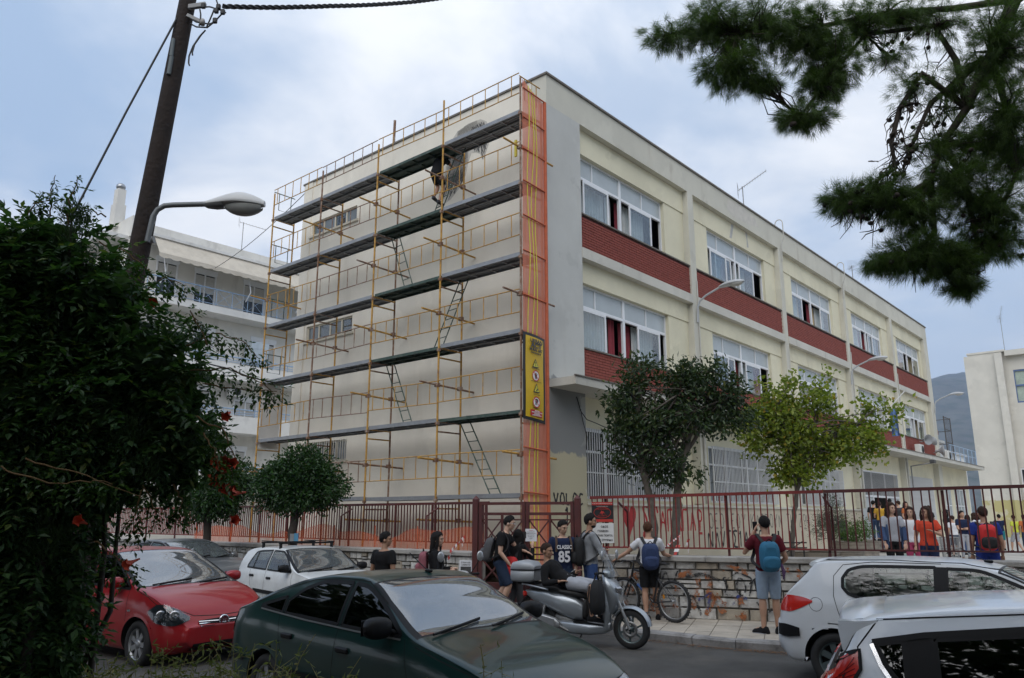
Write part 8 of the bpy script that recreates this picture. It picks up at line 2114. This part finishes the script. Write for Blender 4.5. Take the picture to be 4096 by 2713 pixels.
 for q in 'LR':
  an,toe=B['an'+q],B['toe'+q];d=(toe-an);d.z=d.z*.3;d=d.normalized();sd=Vector((-d.y,d.x,0)).normalized();zb=an.z-.085*s
  secs=[]
  for u,w,z1 in((-.085,.030,.06),(-.068,.042,.105),(-.01,.047,.118),(.05,.047,.10),(.11,.051,.078),(.168,.046,.06),(.197,.024,.036)):
   c=an+d*u*s;c.z=zb
   secs.append([c+sd*(w*s*math.cos(a))+Vector((0,0,(.012+(z1-.012)*max(0,math.sin(a))+.012*min(0,math.sin(a)))*s))for a in np.linspace(0,2*PI,13)[:-1]])
  mb=MB();mb.loft(secs);sh=mb.build('shoe',CL[shoes],t)
  if not far:
   mb=MB();P=[]
   for u,w in((-.08,.022),(-.06,.040),(0,.043),(.06,.046),(.12,.050),(.17,.045),(.197,.02)):P.append((u,w))
   ring=[(u,w)for u,w in P]+[(u,-w)for u,w in P[::-1]]
   c=an.copy();c.z=zb;V=[c+d*u*s+sd*w*s for u,w in ring];k=len(V);mb.add(V+[v+Vector((0,0,.018*s))for v in V],[tuple(range(k))[::-1],tuple(range(k,2*k))]+[(i,(i+1)%k,k+(i+1)%k,k+i)for i in range(k)]);mb.build('sole',CL['ltgrey'],sh)
 t['_B']=0
 del t['_B']
 return t,B
def backpack(label,pt,B,m,m2=None,side=0.0,drop=0.0,w=.30,hgt=.44,dep=.16,straps='strap_black',hang=None,cat='backpack'):
 """worn on the back of person pt"""
 t=thing('backpack',label,cat,pt.location,pt.rotation_euler.z)
 lat=(B['shL']-B['shR']).normalized();c=(B['shL']+B['shR'])/2;up=(B['neck']-B['pelvis']).normalized();fw=lat.cross(up).normalized()
 s=(B['neck']-B['pelvis']).length/.525
 o=c-fw*(.155+.06)*s-up*(hgt/2-.04+drop)+lat*side
 M4=Matrix((fw,lat,up)).transposed().to_4x4();M4.translation=o
 def ring(x,w_,h_,p=3.2):return[M4@Vector((x,w_*math.copysign(abs(math.cos(a))**(2/p),math.cos(a)),h_*math.copysign(abs(math.sin(a))**(2/p),math.sin(a))-(0.0 if math.sin(a)<0 else .0)))for a in np.linspace(0,2*PI,25)[:-1]]
 def sack(x0,x1,w_,h_,z=0.0):
  mb=MB();secs=[]
  for f,k in((0,.88),(.12,.97),(.4,1.0),(.7,.95),(.9,.82),(1.0,.6)):
   rg=ring(x0+(x1-x0)*f,w_*k,h_*k);secs.append([p+up*z for p in rg])
  mb.loft(secs);return mb
 sack(dep*.5,-dep*.5,w/2,hgt/2).build('bag',m,t);sack(-dep*.35,-dep*.5-.055,w*.42,hgt*.22,-hgt*.19).build('pocket',m2 or m,t)
 mb=MB();mb.tube([M4@Vector((.0,-.05,hgt/2-.01)),M4@Vector((.0,0,hgt/2+.035)),M4@Vector((.0,.05,hgt/2-.01))],.009,6);mb.build('loop',CL['black'],t)
 ms=mat(straps,(.018,.018,.02),.8,.2,20)
 for sg in(-1,1):
  if side and sg*side<0:continue
  shp=B['shL']if sg>0 else B['shR'];top_=shp-lat*sg*.055*s
  pts=[M4@Vector((dep*.4,sg*w*.22,hgt/2-.04)),top_+up*.055*s-fw*.06*s,top_+up*.072*s+fw*.015*s,top_+fw*.135*s-up*.06*s,top_+fw*.15*s-up*.22*s+lat*sg*.03*s,top_+lat*sg*.085*s-up*.34*s+fw*.04*s,M4@Vector((dep*.42,sg*w*.40,-hgt/2+.06))]
  P=[]
  for a,b,c_,d_ in zip([pts[0]]+pts[:-2],pts[:-1],pts[1:],pts[2:]+[pts[-1]]):
   for k in range(5):f=k/5;P.append(.5*((2*b)+(c_-a)*f+(2*a-5*b+4*c_-d_)*f*f+(3*b-3*c_+d_-a)*f**3))
  P.append(pts[-1]);secs=[]
  for i,p in enumerate(P):
   d=(P[min(i+1,len(P)-1)]-P[max(0,i-1)]).normalized();n=d.cross(lat).normalized();l2=n.cross(d)
   secs.append([p+l2*x*.026+n*y*.006 for x,y in((-1,-1),(1,-1),(1,1),(-1,1))])
  mb=MB();mb.loft(secs,smooth=False);mb.build('strap',ms,t)
 return t,M4
M_navyb=mat('navy_bag',(.018,.035,.10),.8,.15,9,bump=.2,bscale=60);M_teal=mat('teal_bag',(.02,.13,.23),.8,.15,9,bump=.2,bscale=60);M_redb=mat('red_bag',(.50,.02,.02),.8,.15,9);M_greyb=mat('grey_bag',(.07,.07,.075),.85,.2,12);M_blkb=mat('black_bag',(.012,.012,.013),.8,.2,12);M_pinkb=mat('dusty_pink_bag',(.25,.08,.10),.8,.25,12)
SW=.132
# boy in black behind the dark green car
p1,b=person('boy in a black T-shirt seen from behind over the dark green car roof',(-2.05,13.0,0),R(55),1.64,yaw=R(-55),top=('black','short'),bot=('dkdenim','short'),hair=(H_blk,'quiff'),skin=1)
p2,b=person('long haired girl in a black hoodie with clasped hands beside the white scooter',(-1.22,13.05,0),R(-5),1.64,dict(elL=(.06,.23,1.12),elR=(.06,-.22,1.10),wrL=(.27,.06,1.16),wrR=(.26,-.05,1.13),anR=(.05,-.1,.085)),True,2,('black','long'),('black','long'),(H_blk,'long'),yaw=R(-8))
backpack('dusty pink backpack on the long haired girl in black',p2,b,M_pinkb,w=.27,hgt=.38,dep=.13)
# youth at the gate, black T-shirt
p3,b=person('youth with white glasses in black T-shirt and denim shorts leaning on the gate',(-.22,15.05,SW),R(-8),1.80,dict(pelvis=(-.02,0,.95),chest=(.03,0,1.21),neck=(.10,.01,1.45),head=(.17,.01,1.60),shL=(.09,.18,1.38),shR=(.05,-.19,1.39),elL=(.26,.22,1.18),wrL=(.45,.20,1.10),elR=(.04,-.25,1.10),wrR=(.20,-.22,.90),knL=(.06,.09,.50),anL=(-.12,.08,.085),knR=(.18,-.10,.53),anR=(-.02,-.06,.085)),skin=2,top=('black','short'),bot=('dkdenim','short'),hair=(H_blk,'quiff'),yaw=R(-6),pitch=R(8),glasses=True)
bp3,m4=backpack('grey backpack hanging from the shoulder of the youth with white glasses',p3,b,M_greyb,side=-.04,drop=.12,w=.30,hgt=.46)
# girl with the red backpack at the gate
p4,b=person('dark haired girl with a red backpack holding the gate bar',(.06,15.25,SW),R(58),1.55,dict(pelvis=(0,0,.94),chest=(.03,0,1.2),neck=(.07,0,1.44),head=(.11,-.01,1.59),shL=(.06,.16,1.38),shR=(.06,-.16,1.38),elR=(.24,-.27,1.13),wrR=(.30,-.25,1.36),elL=(.08,.22,1.12),wrL=(.2,.16,.95),knL=(.10,.08,.5),anL=(-.10,.08,.085),anR=(.05,-.09,.085)),True,2,('black','long'),('dkgrey','long'),(H_blk,'long'),shoes='ltgrey',yaw=R(15))
backpack('bright red backpack of the girl holding the gate bar',p4,b,M_redb,w=.28,hgt=.43,dep=.17,straps='strap_red',drop=.24);mat('strap_red',(.4,.02,.02))
# boy in the numbered navy shirt
p5,b=person('smiling boy in a navy CLASSIC 85 T-shirt behind the scooter',(.88,14.05,SW),R(-82),1.69,dict(elL=(.02,.24,1.13),wrL=(.06,.22,.87),elR=(.0,-.25,1.13),wrR=(.05,-.23,.88)),skin=2,top=('navy','short'),bot=('dkdenim','short'),hair=(H_blk,'quiff'),yaw=R(30),pitch=R(12))
text('lettering','CLASSIC',.088,CL['white'],(.152,0,1.255),(0,1,0),(-.1,0,1),p5,sx=.80,bold=.003);text('lettering','85',.25,CL['white'],(.150,0,1.09),(0,1,0),(-.04,0,1),p5,sx=.85,bold=.008)
for sg in(-1,1):
 mb=MB();mb.tube([(-.06,sg*.11,1.40),(.03,sg*.12,1.43),(.125,sg*.13,1.33),(.14,sg*.14,1.18)],.02,6);tt_=thing('backpack_strap',['brown backpack strap on the left shoulder of the boy in the navy shirt','brown backpack strap on the right shoulder of the boy in the navy shirt'][sg>0],'strap',p5.location,p5.rotation_euler.z);mb.build('strap',mat('brown_strap',(.06,.035,.022),.8,.3,20),tt_)
# man in grey, arms crossed
p6,b=person('bearded man in a grey sweatshirt with crossed arms and black backpack',(1.36,14.1,SW),R(12),1.80,dict(elL=(.14,.25,1.14),wrL=(.24,-.02,1.17),elR=(.13,-.25,1.12),wrR=(.25,.06,1.13)),skin=1,top=('grey','long'),bot=('jean','long'),hair=(H_blk,'quiff'),beard=True,yaw=R(-20))
backpack('black backpack on the bearded man in grey',p6,b,M_blkb,drop=.06,w=.30,hgt=.5,dep=.15)
# boy reclining on the scooter (scooter's own axes)
p7,b=person('boy in a black track top and grey shorts reclining on the scooter seat',(SCX,SCY,0),SCR,1.70,dict(lean=(0,0,0),pelvis=(-.26,0,.93),chest=(-.48,-.01,1.04),neck=(-.66,-.01,1.24),head=(-.66,-.02,1.41),hipL=(-.24,.085,.93),hipR=(-.24,-.085,.93),knL=(.16,.12,.90),anL=(.22,.14,.46),knR=(.14,-.15,.88),anR=(.16,-.16,.46),shL=(-.62,.17,1.16),shR=(-.62,-.19,1.16),elL=(-.42,.26,.98),wrL=(-.22,.18,1.08),elR=(-.58,-.28,.93),wrR=(-.36,-.22,.96)),skin=1,top=('black','long'),bot=('ltgrey','short'),hair=(H_brn,'buzz'),yaw=R(-5),pitch=R(6))
mb=MB()
for dy in(-.012,.012):mb.tube([(-.60,.15+dy,1.215),(-.52,.26+dy,1.10),(-.40,.295+dy,1.005),(-.28,.25+dy,1.085)],.006,5)
mb.build('sleeve_stripe',CL['white'],p7)
t=thing('backpack','black backpack hanging from the scooter handlebar','backpack',(SCX,SCY,0),SCR);mb=MB();secs=[]
for z,w,d in((.50,.09,.06),(.54,.135,.09),(.65,.15,.105),(.8,.145,.10),(.92,.115,.08),(.98,.06,.05)):secs.append([(.30+d*math.copysign(abs(math.cos(a))**.8,math.cos(a)),-.30+w*math.copysign(abs(math.sin(a))**.8,math.sin(a)),z)for a in np.linspace(0,2*PI,19)[:-1]])
mb.loft(secs);mb.build('bag',M_blkb,t);mb=MB();mb.tube([(.27,-.36,.95),(.29,-.30,1.09),(.31,-.24,.95)],.012,6);mb.build('strap',M_blkb,t);mb=MB();mb.tube([(.22,-.40,.9),(.2,-.42,.7),(.24,-.4,.5)],.011,5);mb.build('strap',M_blkb,t)
# boy with the bicycle
p8,b=person('boy in a white T-shirt and black shorts standing astride his bicycle',(2.44,14.42,SW),R(88),1.66,dict(elL=(.08,.38,1.22),wrL=(.16,.60,1.08),elR=(.12,-.30,1.17),wrR=(.30,-.44,1.14),anL=(-.10,.10,.085),knL=(-.02,.10,.5),anR=(.10,-.14,.085),toeL=(.0,.20,.04)),skin=0,top=('white','short'),bot=('black','shorts'),hair=(H_aub,'short'),yaw=R(-22),glasses=True)
backpack('navy blue backpack of the boy with the bicycle',p8,b,M_navyb,w=.31,hgt=.46,dep=.17,drop=.06)
# man in maroon
p9,b=person('man in a maroon T-shirt and light denim shorts on the pavement edge',(4.03,12.82,SW),R(86),1.76,dict(elL=(.16,.30,1.20),wrL=(.16,.13,1.53),elR=(.02,-.30,1.12),wrR=(.20,-.20,.98),anL=(-.02,.12,.085),anR=(.0,-.10,.085),toeL=(.10,.24,.04),toeR=(.16,-.14,.04)),skin=0,top=('maroon','short'),bot=('ltdenim','short'),hair=(H_blk,'short'),yaw=R(8))
bp9,m4=backpack('teal blue backpack of the man in maroon',p9,b,M_teal,w=.31,hgt=.47,dep=.18,drop=.06)
mb=MB();mb.tube([m4@Vector((-.08,-.14,-.10)),m4@Vector((-.10,-.17,-.22)),m4@Vector((-.09,-.16,-.33))],[.02,.03,.012],7);mb.build('scarf',mat('patterned_scarf',(.10,.05,.12),.9,.8,40),bp9)
t=thing('phone','dark phone held up by the man in maroon','phone',p9.location,p9.rotation_euler.z);mb=MB();mb.bbox((.22,.10,1.62),(.006,.035,.07),.004);mb.build('case',M_trim,t)
# behind the railing, right
p10,b=person('boy in a blue football shirt and shorts seen from behind inside the yard',(8.88,15.1,.33),R(70),1.74,skin=1,top=('blue','short'),bot=('blue','short'),hair=(H_brn,'short'),yaw=R(10),wide=1.12)
backpack('red and black backpack of the boy in blue',p10,b,M_redb,M_blkb,w=.33,hgt=.48,dep=.20,straps='strap_red')
p11,b=person('girl in an open denim jacket and grey top behind the railing',(8.05,17.0,.50),R(-98),1.68,dict(elL=(.05,.24,1.13),wrL=(.14,.20,.90),elR=(.03,-.24,1.13),wrR=(.12,-.22,.90)),True,2,('ltgrey','short'),('black','long'),(H_brn,'long'),yaw=R(25))
mb=MB();
for sg in(-1,1):
 secs=[]
 for z,x0,w0 in((1.40,.05,.16),(1.3,.10,.17),(1.15,.115,.165),(1.0,.11,.165),(.88,.12,.18),(.80,.12,.19)):
  secs.append([Vector((x0*math.cos(a)*1.18-.01,sg*(w0+.03)*math.sin(a),z))*.96 for a in np.linspace(R(38),R(180),12)])
 mb.loft(secs,closed=False,caps=False)
mb.build('jacket',CL['denim'],p11)
for sg in(-1,1):
 mb=MB();s_=.96;mb.tube([Vector(p)*s_ for p in((-.01,sg*.17,1.40),(.01,sg*.205,1.27),(.04,sg*.225,1.13),(.12,sg*.205,.95))],[.066,.062,.054,.046],12);mb.build('jacket_sleeve',CL['denim'],p11)
p12,b=person('curly haired girl in a red orange top with a hand on her chest',(8.5,16.45,.46),R(-118),1.63,dict(elL=(.08,.27,1.16),wrL=(.20,.10,1.24),elR=(-.02,-.24,1.14),wrR=(.06,-.26,.92)),True,0,('red','short'),('navy','long'),(H_brn,'curly'),yaw=R(-30),wide=1.05)
p13,b=person('girl in a white top and pink trousers between the denim jacket and red top',(8.95,18.0,.50),R(-105),1.60,None,True,2,('white','short'),('pink','long'),(H_brn,'long'),yaw=R(-20))
# platform before the entrance and the crowd further off
stp=MB();stp.box((22.9,-2.2,.45),(31.2,.28,.92));stp.box((22.9,-2.55,.45),(31.2,-2.201,.70));tag(stp.build('entrance_steps',M_cap,None,(.92,19,0),(0,0,R(49))),kind='structure')
FAR=[('girl in black leaning at the school wall left of the olive shrub',1912,33,.50,1.56,-100,1,'black','black','pony'),('dark clothed youth half hidden behind the olive shrub',1946,33.2,.5,1.5,-80,0,'black','black','short'),('youth in black with a black rucksack at the left of the entrance steps',2022,34.6,.92,1.68,60,0,'black','denim','short'),('youth in an amber yellow shirt on the entrance steps',2036,34.4,.92,1.62,60,0,'yellow','dkdenim','short'),('tall youth with black hair in the entrance crowd',2061,35.6,.92,1.78,80,0,'black','dkdenim','short'),('youth behind the denim jacket girl facing the door',2080,35.0,.92,1.68,100,0,'dkgrey','denim','short'),('long haired girl in orange on the entrance steps',2096,34.2,.92,1.62,-60,1,'orange','dkdenim','long'),('black haired head above the girl in white',2150,35.5,.7,1.70,120,0,'black','dkdenim','short'),('long haired girl in black walking past the annex',2187,31.5,.5,1.68,-20,1,'black','dkdenim','long'),('small boy in a white shirt and dark shorts in the yard',2201,29,.5,1.45,95,0,'white','shorts_dkdenim','short'),('girl with a ponytail in a white blouse and jeans striding left',2222,31,.5,1.52,10,1,'white','jean','pony'),('girl with loose hair and dark skirt behind the striding girl',2236,31.6,.5,1.48,20,1,'ltgrey','dkdenim','long'),('boy in a navy shirt and pale trousers with folded arms',2224,27,.5,1.60,-95,0,'navy','ltgrey','short'),('girl in pale jeans beside the folded arms boy',2252,30,.5,1.55,-30,1,'white','ltdenim','long'),('boy in navy walking beyond the blue shirt boy',2309,35,.5,1.52,60,0,'navy','shorts_teal','short'),('child in a lime yellow shirt and pale shorts by the yellow wall',2343,33,.5,1.48,110,0,'lime','shorts_ltgrey','short'),('youth in orange at the far right behind the railing post',2366,33,.5,1.50,90,0,'orange','dkdenim','short'),('dark haired girl in a white top next to the annex windows',2262,33,.5,1.55,160,1,'white','jean','long')]
for i,(lab,x,Y,z,h,rz,fem,tp,bt_,hs)in enumerate(FAR):
 p=at(x,1200,Y);fr=random.Random(i);st=fr.uniform(-.12,.22)
 sh=bt_.startswith('shorts_');bt_=bt_.replace('shorts_','')
 person(lab,(p.x,p.y,z),R(rz),h,dict(anL=(st,.1,.085),knL=(st*.6+.04,.1,.5),anR=(-st,-.1,.085),wrL=(.1*fr.random(),.24,.9),wrR=(.2*fr.random(),-.22,.92))if i!=12 else dict(elL=(.10,.24,1.14),wrL=(.2,-.02,1.14),elR=(.1,-.24,1.12),wrR=(.22,.05,1.1)),bool(fem),i%3,(tp,'short'),(bt_,'short' if sh else 'long'),([H_blk,H_brn][i%2],hs),yaw=R(fr.uniform(-30,30)),far=True)
# painter on the scaffold ladder, facing the wall
pp=sch(-.95,3.15,10.42)
person('painter in black standing bent on the ladder before the portrait',pp,R(60),1.74,dict(pelvis=(-.10,0,.90),chest=(.0,0,1.16),neck=(.14,0,1.36),head=(.22,0,1.50),hipL=(-.08,.09,.88),hipR=(-.08,-.09,.88),knL=(.16,.10,.56),anL=(-.02,.10,.20),knR=(.14,-.1,.48),anR=(-.05,-.1,.03),shL=(.12,.18,1.30),shR=(.12,-.18,1.30),elL=(.30,.26,1.22),wrL=(.46,.18,1.36),elR=(.28,-.26,1.18),wrR=(.46,-.22,1.22)),skin=1,top=('black','short'),bot=('black','shorts'),hair=(H_brn,'buzz'),shoes='dkgrey',far=True,pitch=R(-10))
# ------------------------------------------------------------------ leaning pole with its lamp, wires, bins
M_pole=mat('creosoted_wood',(.020,.012,.009),.9,.35,5,bump=.8,bscale=18,dirt=(.02,.014,.011),dscale=2,damt=.8)
pa,pb_=at(296,712,10.0),at(440,-30,10.0)
pdir=(pb_-pa).normalized();foot=pa-pdir*((pa.z+.1)/pdir.z);topp=pb_+pdir*.05
pole=thing('utility_pole','dark leaning wooden pole rising out of the vine','pole',foot)
mb=MB();L=(topp-foot).length;secs=[]
for k in range(40):
 f=k/39;rr=.168-.055*f;c=pdir*L*f
 secs.append([c+Vector((rr*(1+.03*mnoise.noise(Vector((math.cos(a)*2,math.sin(a)*2,f*6))))*math.cos(a),rr*(1+.03*mnoise.noise(Vector((math.cos(a)*2+5,math.sin(a)*2,f*6))))*math.sin(a),0))for a in np.linspace(0,2*PI,23)[:-1]])
mb.loft(secs);mb.build('shaft',M_pole,pole)
def P_(x,y,Y=9.85):return at(x,y,Y)-foot
mb=MB();mb.tube([P_(401,90,9.87),P_(396,130,9.87)],.028,6);mb.tube([P_(397,131,9.87),P_(390,172,9.87)],.03,6);mb.build('cable_guard',mat('grey_guard',(.12,.14,.145),.6,.1,5),pole)
M_cab=mat('black_cable',(.016,.016,.017),.6,.2,20)
mb=MB();mb.obox(P_(456,14,9.9),(.12,0,.02),(0,.03,0),(0,0,.03));mb.obox(P_(452,45,9.9),(.12,0,-.06),(0,.03,0),(.01,0,.02));mb.build('bracket',M_anten,pole)
for pts in([(440,20),(470,14),(500,18),(522,30)],[(440,55),(468,70),(490,58),(505,40),(520,25)],[(470,75),(452,95),(440,120),(434,140),(438,152)],[(475,70),(455,92),(444,115),(445,128)],[(462,22),(466,45),(460,60)],[(495,22),(488,40),(478,62)],[(505,15),(500,0),(495,-15)],[(436,40),(470,62),(498,50)]):
 mb=MB();P=[P_(x,y,9.85)for x,y in pts];mb.tube([P[0]]+[P[i].lerp(P[i+1],.5)for i in range(len(P)-1)]+[P[-1]],.011,6);mb.build('cable',M_cab,pole)
for x,y in((470,14),(505,16),(515,28),(497,48),(500,25)):mb=MB();mb.bbox(P_(x,y,9.82),(.03,.025,.04),.01);mb.build('connector',M_cab,pole)
mb=MB();mb.lathe([(.0,-.04),(.035,-.04),(.035,.02),(.025,.05),(.0,.05)],12,M=Matrix.Translation(P_(468,52,9.82)));mb.build('insulator',mat('insulator',(.3,.28,.26),.5),pole)
lamp=thing('street_lamp','large grey street lamp on a curved arm fixed to the wooden pole','lamp',foot)
mb=MB();P=[P_(340,560),P_(349,520),P_(354,500),P_(364,485),P_(380,476),P_(400,474),P_(440,473),P_(478,472)];mb.tube(P,.036,10);mb.build('arm',mat('arm_grey',(.16,.17,.175),.5,.15,6,metal=.3),lamp)
for y in(512,556):mb=MB();mb.tube([P_(338,y,9.98),P_(356,y-2,9.98)],.05,8);mb.build('clamp',M_anten,lamp)
b0,b1=P_(464,470),P_(612,472);o=(b1-b0);Ln=o.length;o.normalize()
mb=MB();secs=[];n=14
M_shell=mat('lamp_shell_grey',(.54,.54,.53),.5,.06,4)
for i in range(n+1):
 q=i/n;w=.15*(math.sin(PI*min(.985,.04+q*.93))**.55)*(.25+.75*min(1,q*1.8));hh=.18*(math.sin(PI*min(.99,.03+q*.9))**.7)*(.35+.65*min(1,q*1.6));c=b0+o*Ln*q+Vector((0,0,-.02*q))
 secs.append([c+Vector((0,w*math.cos(a),0))+Vector((0,0,hh*max(0,math.sin(a))+.018*min(0,math.sin(a))))for a in np.linspace(0,2*PI,25)[:-1]])
mb.loft(secs);mb.build('shell',M_shell,lamp)
mb=MB();secs=[]
for i in range(11):
 q=.40+.56*i/10;w=.125*(math.sin(PI*(.05+.9*i/10))**.5);hh=.14*(math.sin(PI*(.05+.88*i/10))**.55);c=b0+o*Ln*q+Vector((0,0,-.035));secs.append([c+Vector((0,w*math.cos(a),-hh*math.sin(a)))for a in np.linspace(0,PI,12)])
mb.loft(secs,closed=False,caps=False);mb.build('bowl',mat('lamp_bowl_grey',(.30,.30,.285),.25,.15,5),lamp)
mb=MB();secs=[]
for q,w,hh in((.06,.03,.03),(.12,.06,.055),(.25,.085,.065),(.38,.09,.05)):c=b0+o*Ln*q+Vector((0,0,-.018));secs.append([c+Vector((0,w*math.cos(a),-hh*math.sin(a)))for a in np.linspace(0,PI,10)])
mb.loft(secs,closed=False,caps=False);mb.build('neck',mat('lamp_neck',(.12,.12,.12),.5),lamp)
def wire(label,pts,r,sag=0.0,name='overhead_wire',twist=0):
 t=thing(name,label,'wire');P=[]
 for a,b in zip(pts[:-1],pts[1:]):
  for k in range(16):f=k/16;P.append(a.lerp(b,f)-Vector((0,0,sag*4*f*(1-f))))
 P.append(pts[-1]);mb=MB();mb.tube(P,r,6);mb.build('strand',M_cab,t)
 if twist:
  for ph in(0,2.1,4.2):
   mb=MB();Q=[]
   for i in range(len(P)*4-3):j,f=divmod(i,4);p=P[j].lerp(P[min(j+1,len(P)-1)],f/4);Q.append(p+Vector((0,r*1.2*math.cos(i*.55+ph),r*1.2*math.sin(i*.55+ph))))
   mb.tube(Q,r*.75,5);mb.build('strand',M_cab,t)
wire('thick twisted black cable leaving the pole top to the right',[at(515,15,9.8),at(760,14,11),at(960,4,12.5),at(1120,-22,14)],.020,.02,twist=1)
wire('thin stay wire running down left from the pole top',[at(409,42,9.9),at(290,262,9.6),at(176,482,9.3),at(120,590,9.2)],.014)
wire('thin pale wire from the scaffold corner down to the apartment block',[sch(0,11.1,13.3),Vector(apt_w(4.0,.0,15.2))],.014,.25)
wire('black cable running behind the vine tips to the scaffold',[at(420,815,20),at(520,850,20),at(640,885,21)],.02,.05)
t=thing('hanging_cable','loose black cable looped on the dark pillar beside the twin trunk tree','cable',school.location,R(49))
mb=MB();mb.tube([(1.1,-.02,4.9),(1.25,-.03,4.55),(1.5,-.04,4.35),(1.9,-.03,4.3),(2.6,.2,4.28),(3.4,.2,4.2)],.012,5);mb.tube([(1.25,-.03,4.6),(1.3,-.05,4.3),(1.5,-.04,3.9),(1.45,-.04,3.6)],.01,5);mb.build('loop',M_cab,t)
M_bin=mat('bin_green',(.015,.05,.03),.6,.2,4)
for i,(x,Y,lab)in enumerate(((395,24,'dark green wheeled bin left behind the silver car'),(440,24.6,'second green bin behind the red car roof'))):
 p=at(x,1262,Y);t=thing('dumpster',lab,'bin',(p.x,p.y,0),R(-40),'green bins behind the parked cars')
 mb=MB();mb.loft([[(-.55*k,-.38*k,z),(.55*k,-.38*k,z),(.55*k,.38*k,z),(-.55*k,.38*k,z)]for k,z in((.8,.18),(1,1.02))],smooth=False);mb.build('body',M_bin,t)
 mb=MB();mb.loft([[(-.6,y,1.03+.14*math.sin(PI*(y+.42)/.84))for y in np.linspace(-.42,.42,9)],[(.6,y,1.03+.14*math.sin(PI*(y+.42)/.84))for y in np.linspace(-.42,.42,9)]],smooth=True,closed=True);mb.build('lid',M_bin,t)
 for xx,yy in((-.4,-.3),(.4,-.3),(-.4,.3),(.4,.3)):mb=MB();mb.lathe([(.02,-.025),(.09,-.025),(.09,.025),(.02,.025)],14,M=Matrix.Translation((xx,yy,.09))@Matrix.Rotation(PI/2,4,'X'));mb.build('wheel',M_rub,t)
# haze between here and the hill
hz_b=MB();hz_b.box((-1520,-1520,-1.1),(3320,3320,600));haze=tag(hz_b.build('haze',[]),kind='stuff')
hm=bpy.data.materials.new('haze');hm.use_nodes=True;hn=hm.node_tree.nodes;hn.remove(hn['Principled BSDF']);pv_=hn.new('ShaderNodeVolumePrincipled')
pv_.inputs['Color'].default_value=(.44,.63,.98,1);pv_.inputs['Density'].default_value=.00017;pv_.inputs['Anisotropy'].default_value=.2
hm.node_tree.links.new(pv_.outputs[0],hn['Material Output'].inputs['Volume']);haze.data.materials.append(hm)
# green kerb wall of the ramp, litter bin, bench of stone in the yard
t=thing('ramp_wall','low green painted ramp wall inside the yard behind the railing','wall');mb=MB()
a,b=at(1800,1290,19.5),at(2150,1264,21.5);a.z=b.z=0;d=(b-a).normalized();n=Vector((-d.y,d.x,0))*.18
mb.add([a-n+Vector((0,0,.3)),b-n+Vector((0,0,.3)),b+n+Vector((0,0,.3)),a+n+Vector((0,0,.3)),a-n+Vector((0,0,.72)),b-n+Vector((0,0,.98)),b+n+Vector((0,0,.98)),a+n+Vector((0,0,.72))],[(0,3,2,1),(4,5,6,7),(0,1,5,4),(1,2,6,5),(2,3,7,6),(3,0,4,7)]);mb.build('block',mat('green_paint',(.12,.21,.17),.8,.12,3,dirt=(.3,.32,.28),dscale=6,damt=.4),t)
p=at(2195,1255,27);t=thing('litter_basket','wire litter basket in the yard before the boy in white','bin',(p.x,p.y,.5));mb=MB()
for k in range(16):a=2*PI*k/16;mb.tube([(.24*math.cos(a),.24*math.sin(a),.1),(.28*math.cos(a),.28*math.sin(a),.75)],.012,4)
for z,r_ in((.1,.24),(.4,.26),(.75,.285)):mb.tube([(r_*math.cos(a),r_*math.sin(a),z)for a in np.linspace(0,2*PI,21)],.014,5)
mb.build('cage',M_anten,t)
# poster at the wall end, crumpled net by the gate
t=sign_thing('poster','small black and white poster on the wall end behind the hidden scooter','poster',Matrix.Translation(at(1077,1316,16.35))@Matrix.Rotation(R(-20),4,'Z'),.28,.34,M_paper)
mb=MB();mb.add([(-.115,-.009,-.13),(.115,-.009,-.13),(.115,-.009,.05),(-.115,-.009,.05)],[(0,1,2,3)]);mb.build('picture',mat('poster_print',(.06,.06,.06),.7,.9,14),t)
for i,s_ in enumerate(('ΣΥΝΑΥΛΙΑ','ΣΑΒΒΑΤΟ')):text('lettering',s_,.04,M_txt,(0,-.011,.13-.045*i),(1,0,0),(0,0,1),t)
t=thing('crumpled_net','heap of crumpled orange net behind the bottom of the gate','netting',(-.1,16.15,.3));g=random.Random(4);mb=MB();V=[[(-.55+1.2*i/20,-.12+.3*j/6+g.uniform(-.03,.03),.04+.14*math.sin(PI*j/6)*(.6+.5*g.random()))for i in range(21)]for j in range(7)];mb.loft(V,closed=False,caps=False);mb.build('heap',netting('orange_net_heap',(.75,.12,.03),.8),t)
# white steps of low stone inside the gate
# ------------------------------------------------------------------ bodies and clothes become plain meshes, lettering too
bpy.context.view_layer.update()
dg=bpy.context.evaluated_depsgraph_get()
done=[]
for ob,wr in BAKE:done.append((ob,wr,bpy.data.meshes.new_from_object(ob.evaluated_get(dg))))
for ob,wr,me in done:
 ob.modifiers.clear();old=ob.data;m=old.materials[0];ob.data=me
 if not me.materials:me.materials.append(m)
 if wr:
  n=len(me.vertices);co=np.empty(n*3,np.float32);nr=np.empty(n*3,np.float32);me.vertices.foreach_get('co',co);me.vertex_normals.foreach_get('vector',nr)
  co=co.reshape(-1,3);nr=nr.reshape(-1,3);q=(len(me.vertices)%50)*.37
  w=np.array([mnoise.noise(Vector((c[0]*13+q,c[1]*13,c[2]*7)))+.5*mnoise.noise(Vector((c[0]*26+q,c[1]*26,c[2]*15+c[0]*9)))for c in co],np.float32)
  me.vertices.foreach_set('co',(co+nr*(w*wr)[:,None]).ravel())
 me.polygons.foreach_set('use_smooth',np.ones(len(me.polygons),bool));me.update()
for ob in[o for o in COL.objects if o.type=='FONT']:
 me=bpy.data.meshes.new_from_object(ob.evaluated_get(dg));par=ob.parent;mx=ob.matrix_basis.copy();mt=ob.data.materials[0]
 bpy.data.objects.remove(ob)
 if not me.materials:me.materials.append(mt)
 o=link('lettering',me,par);o.matrix_basis=mx
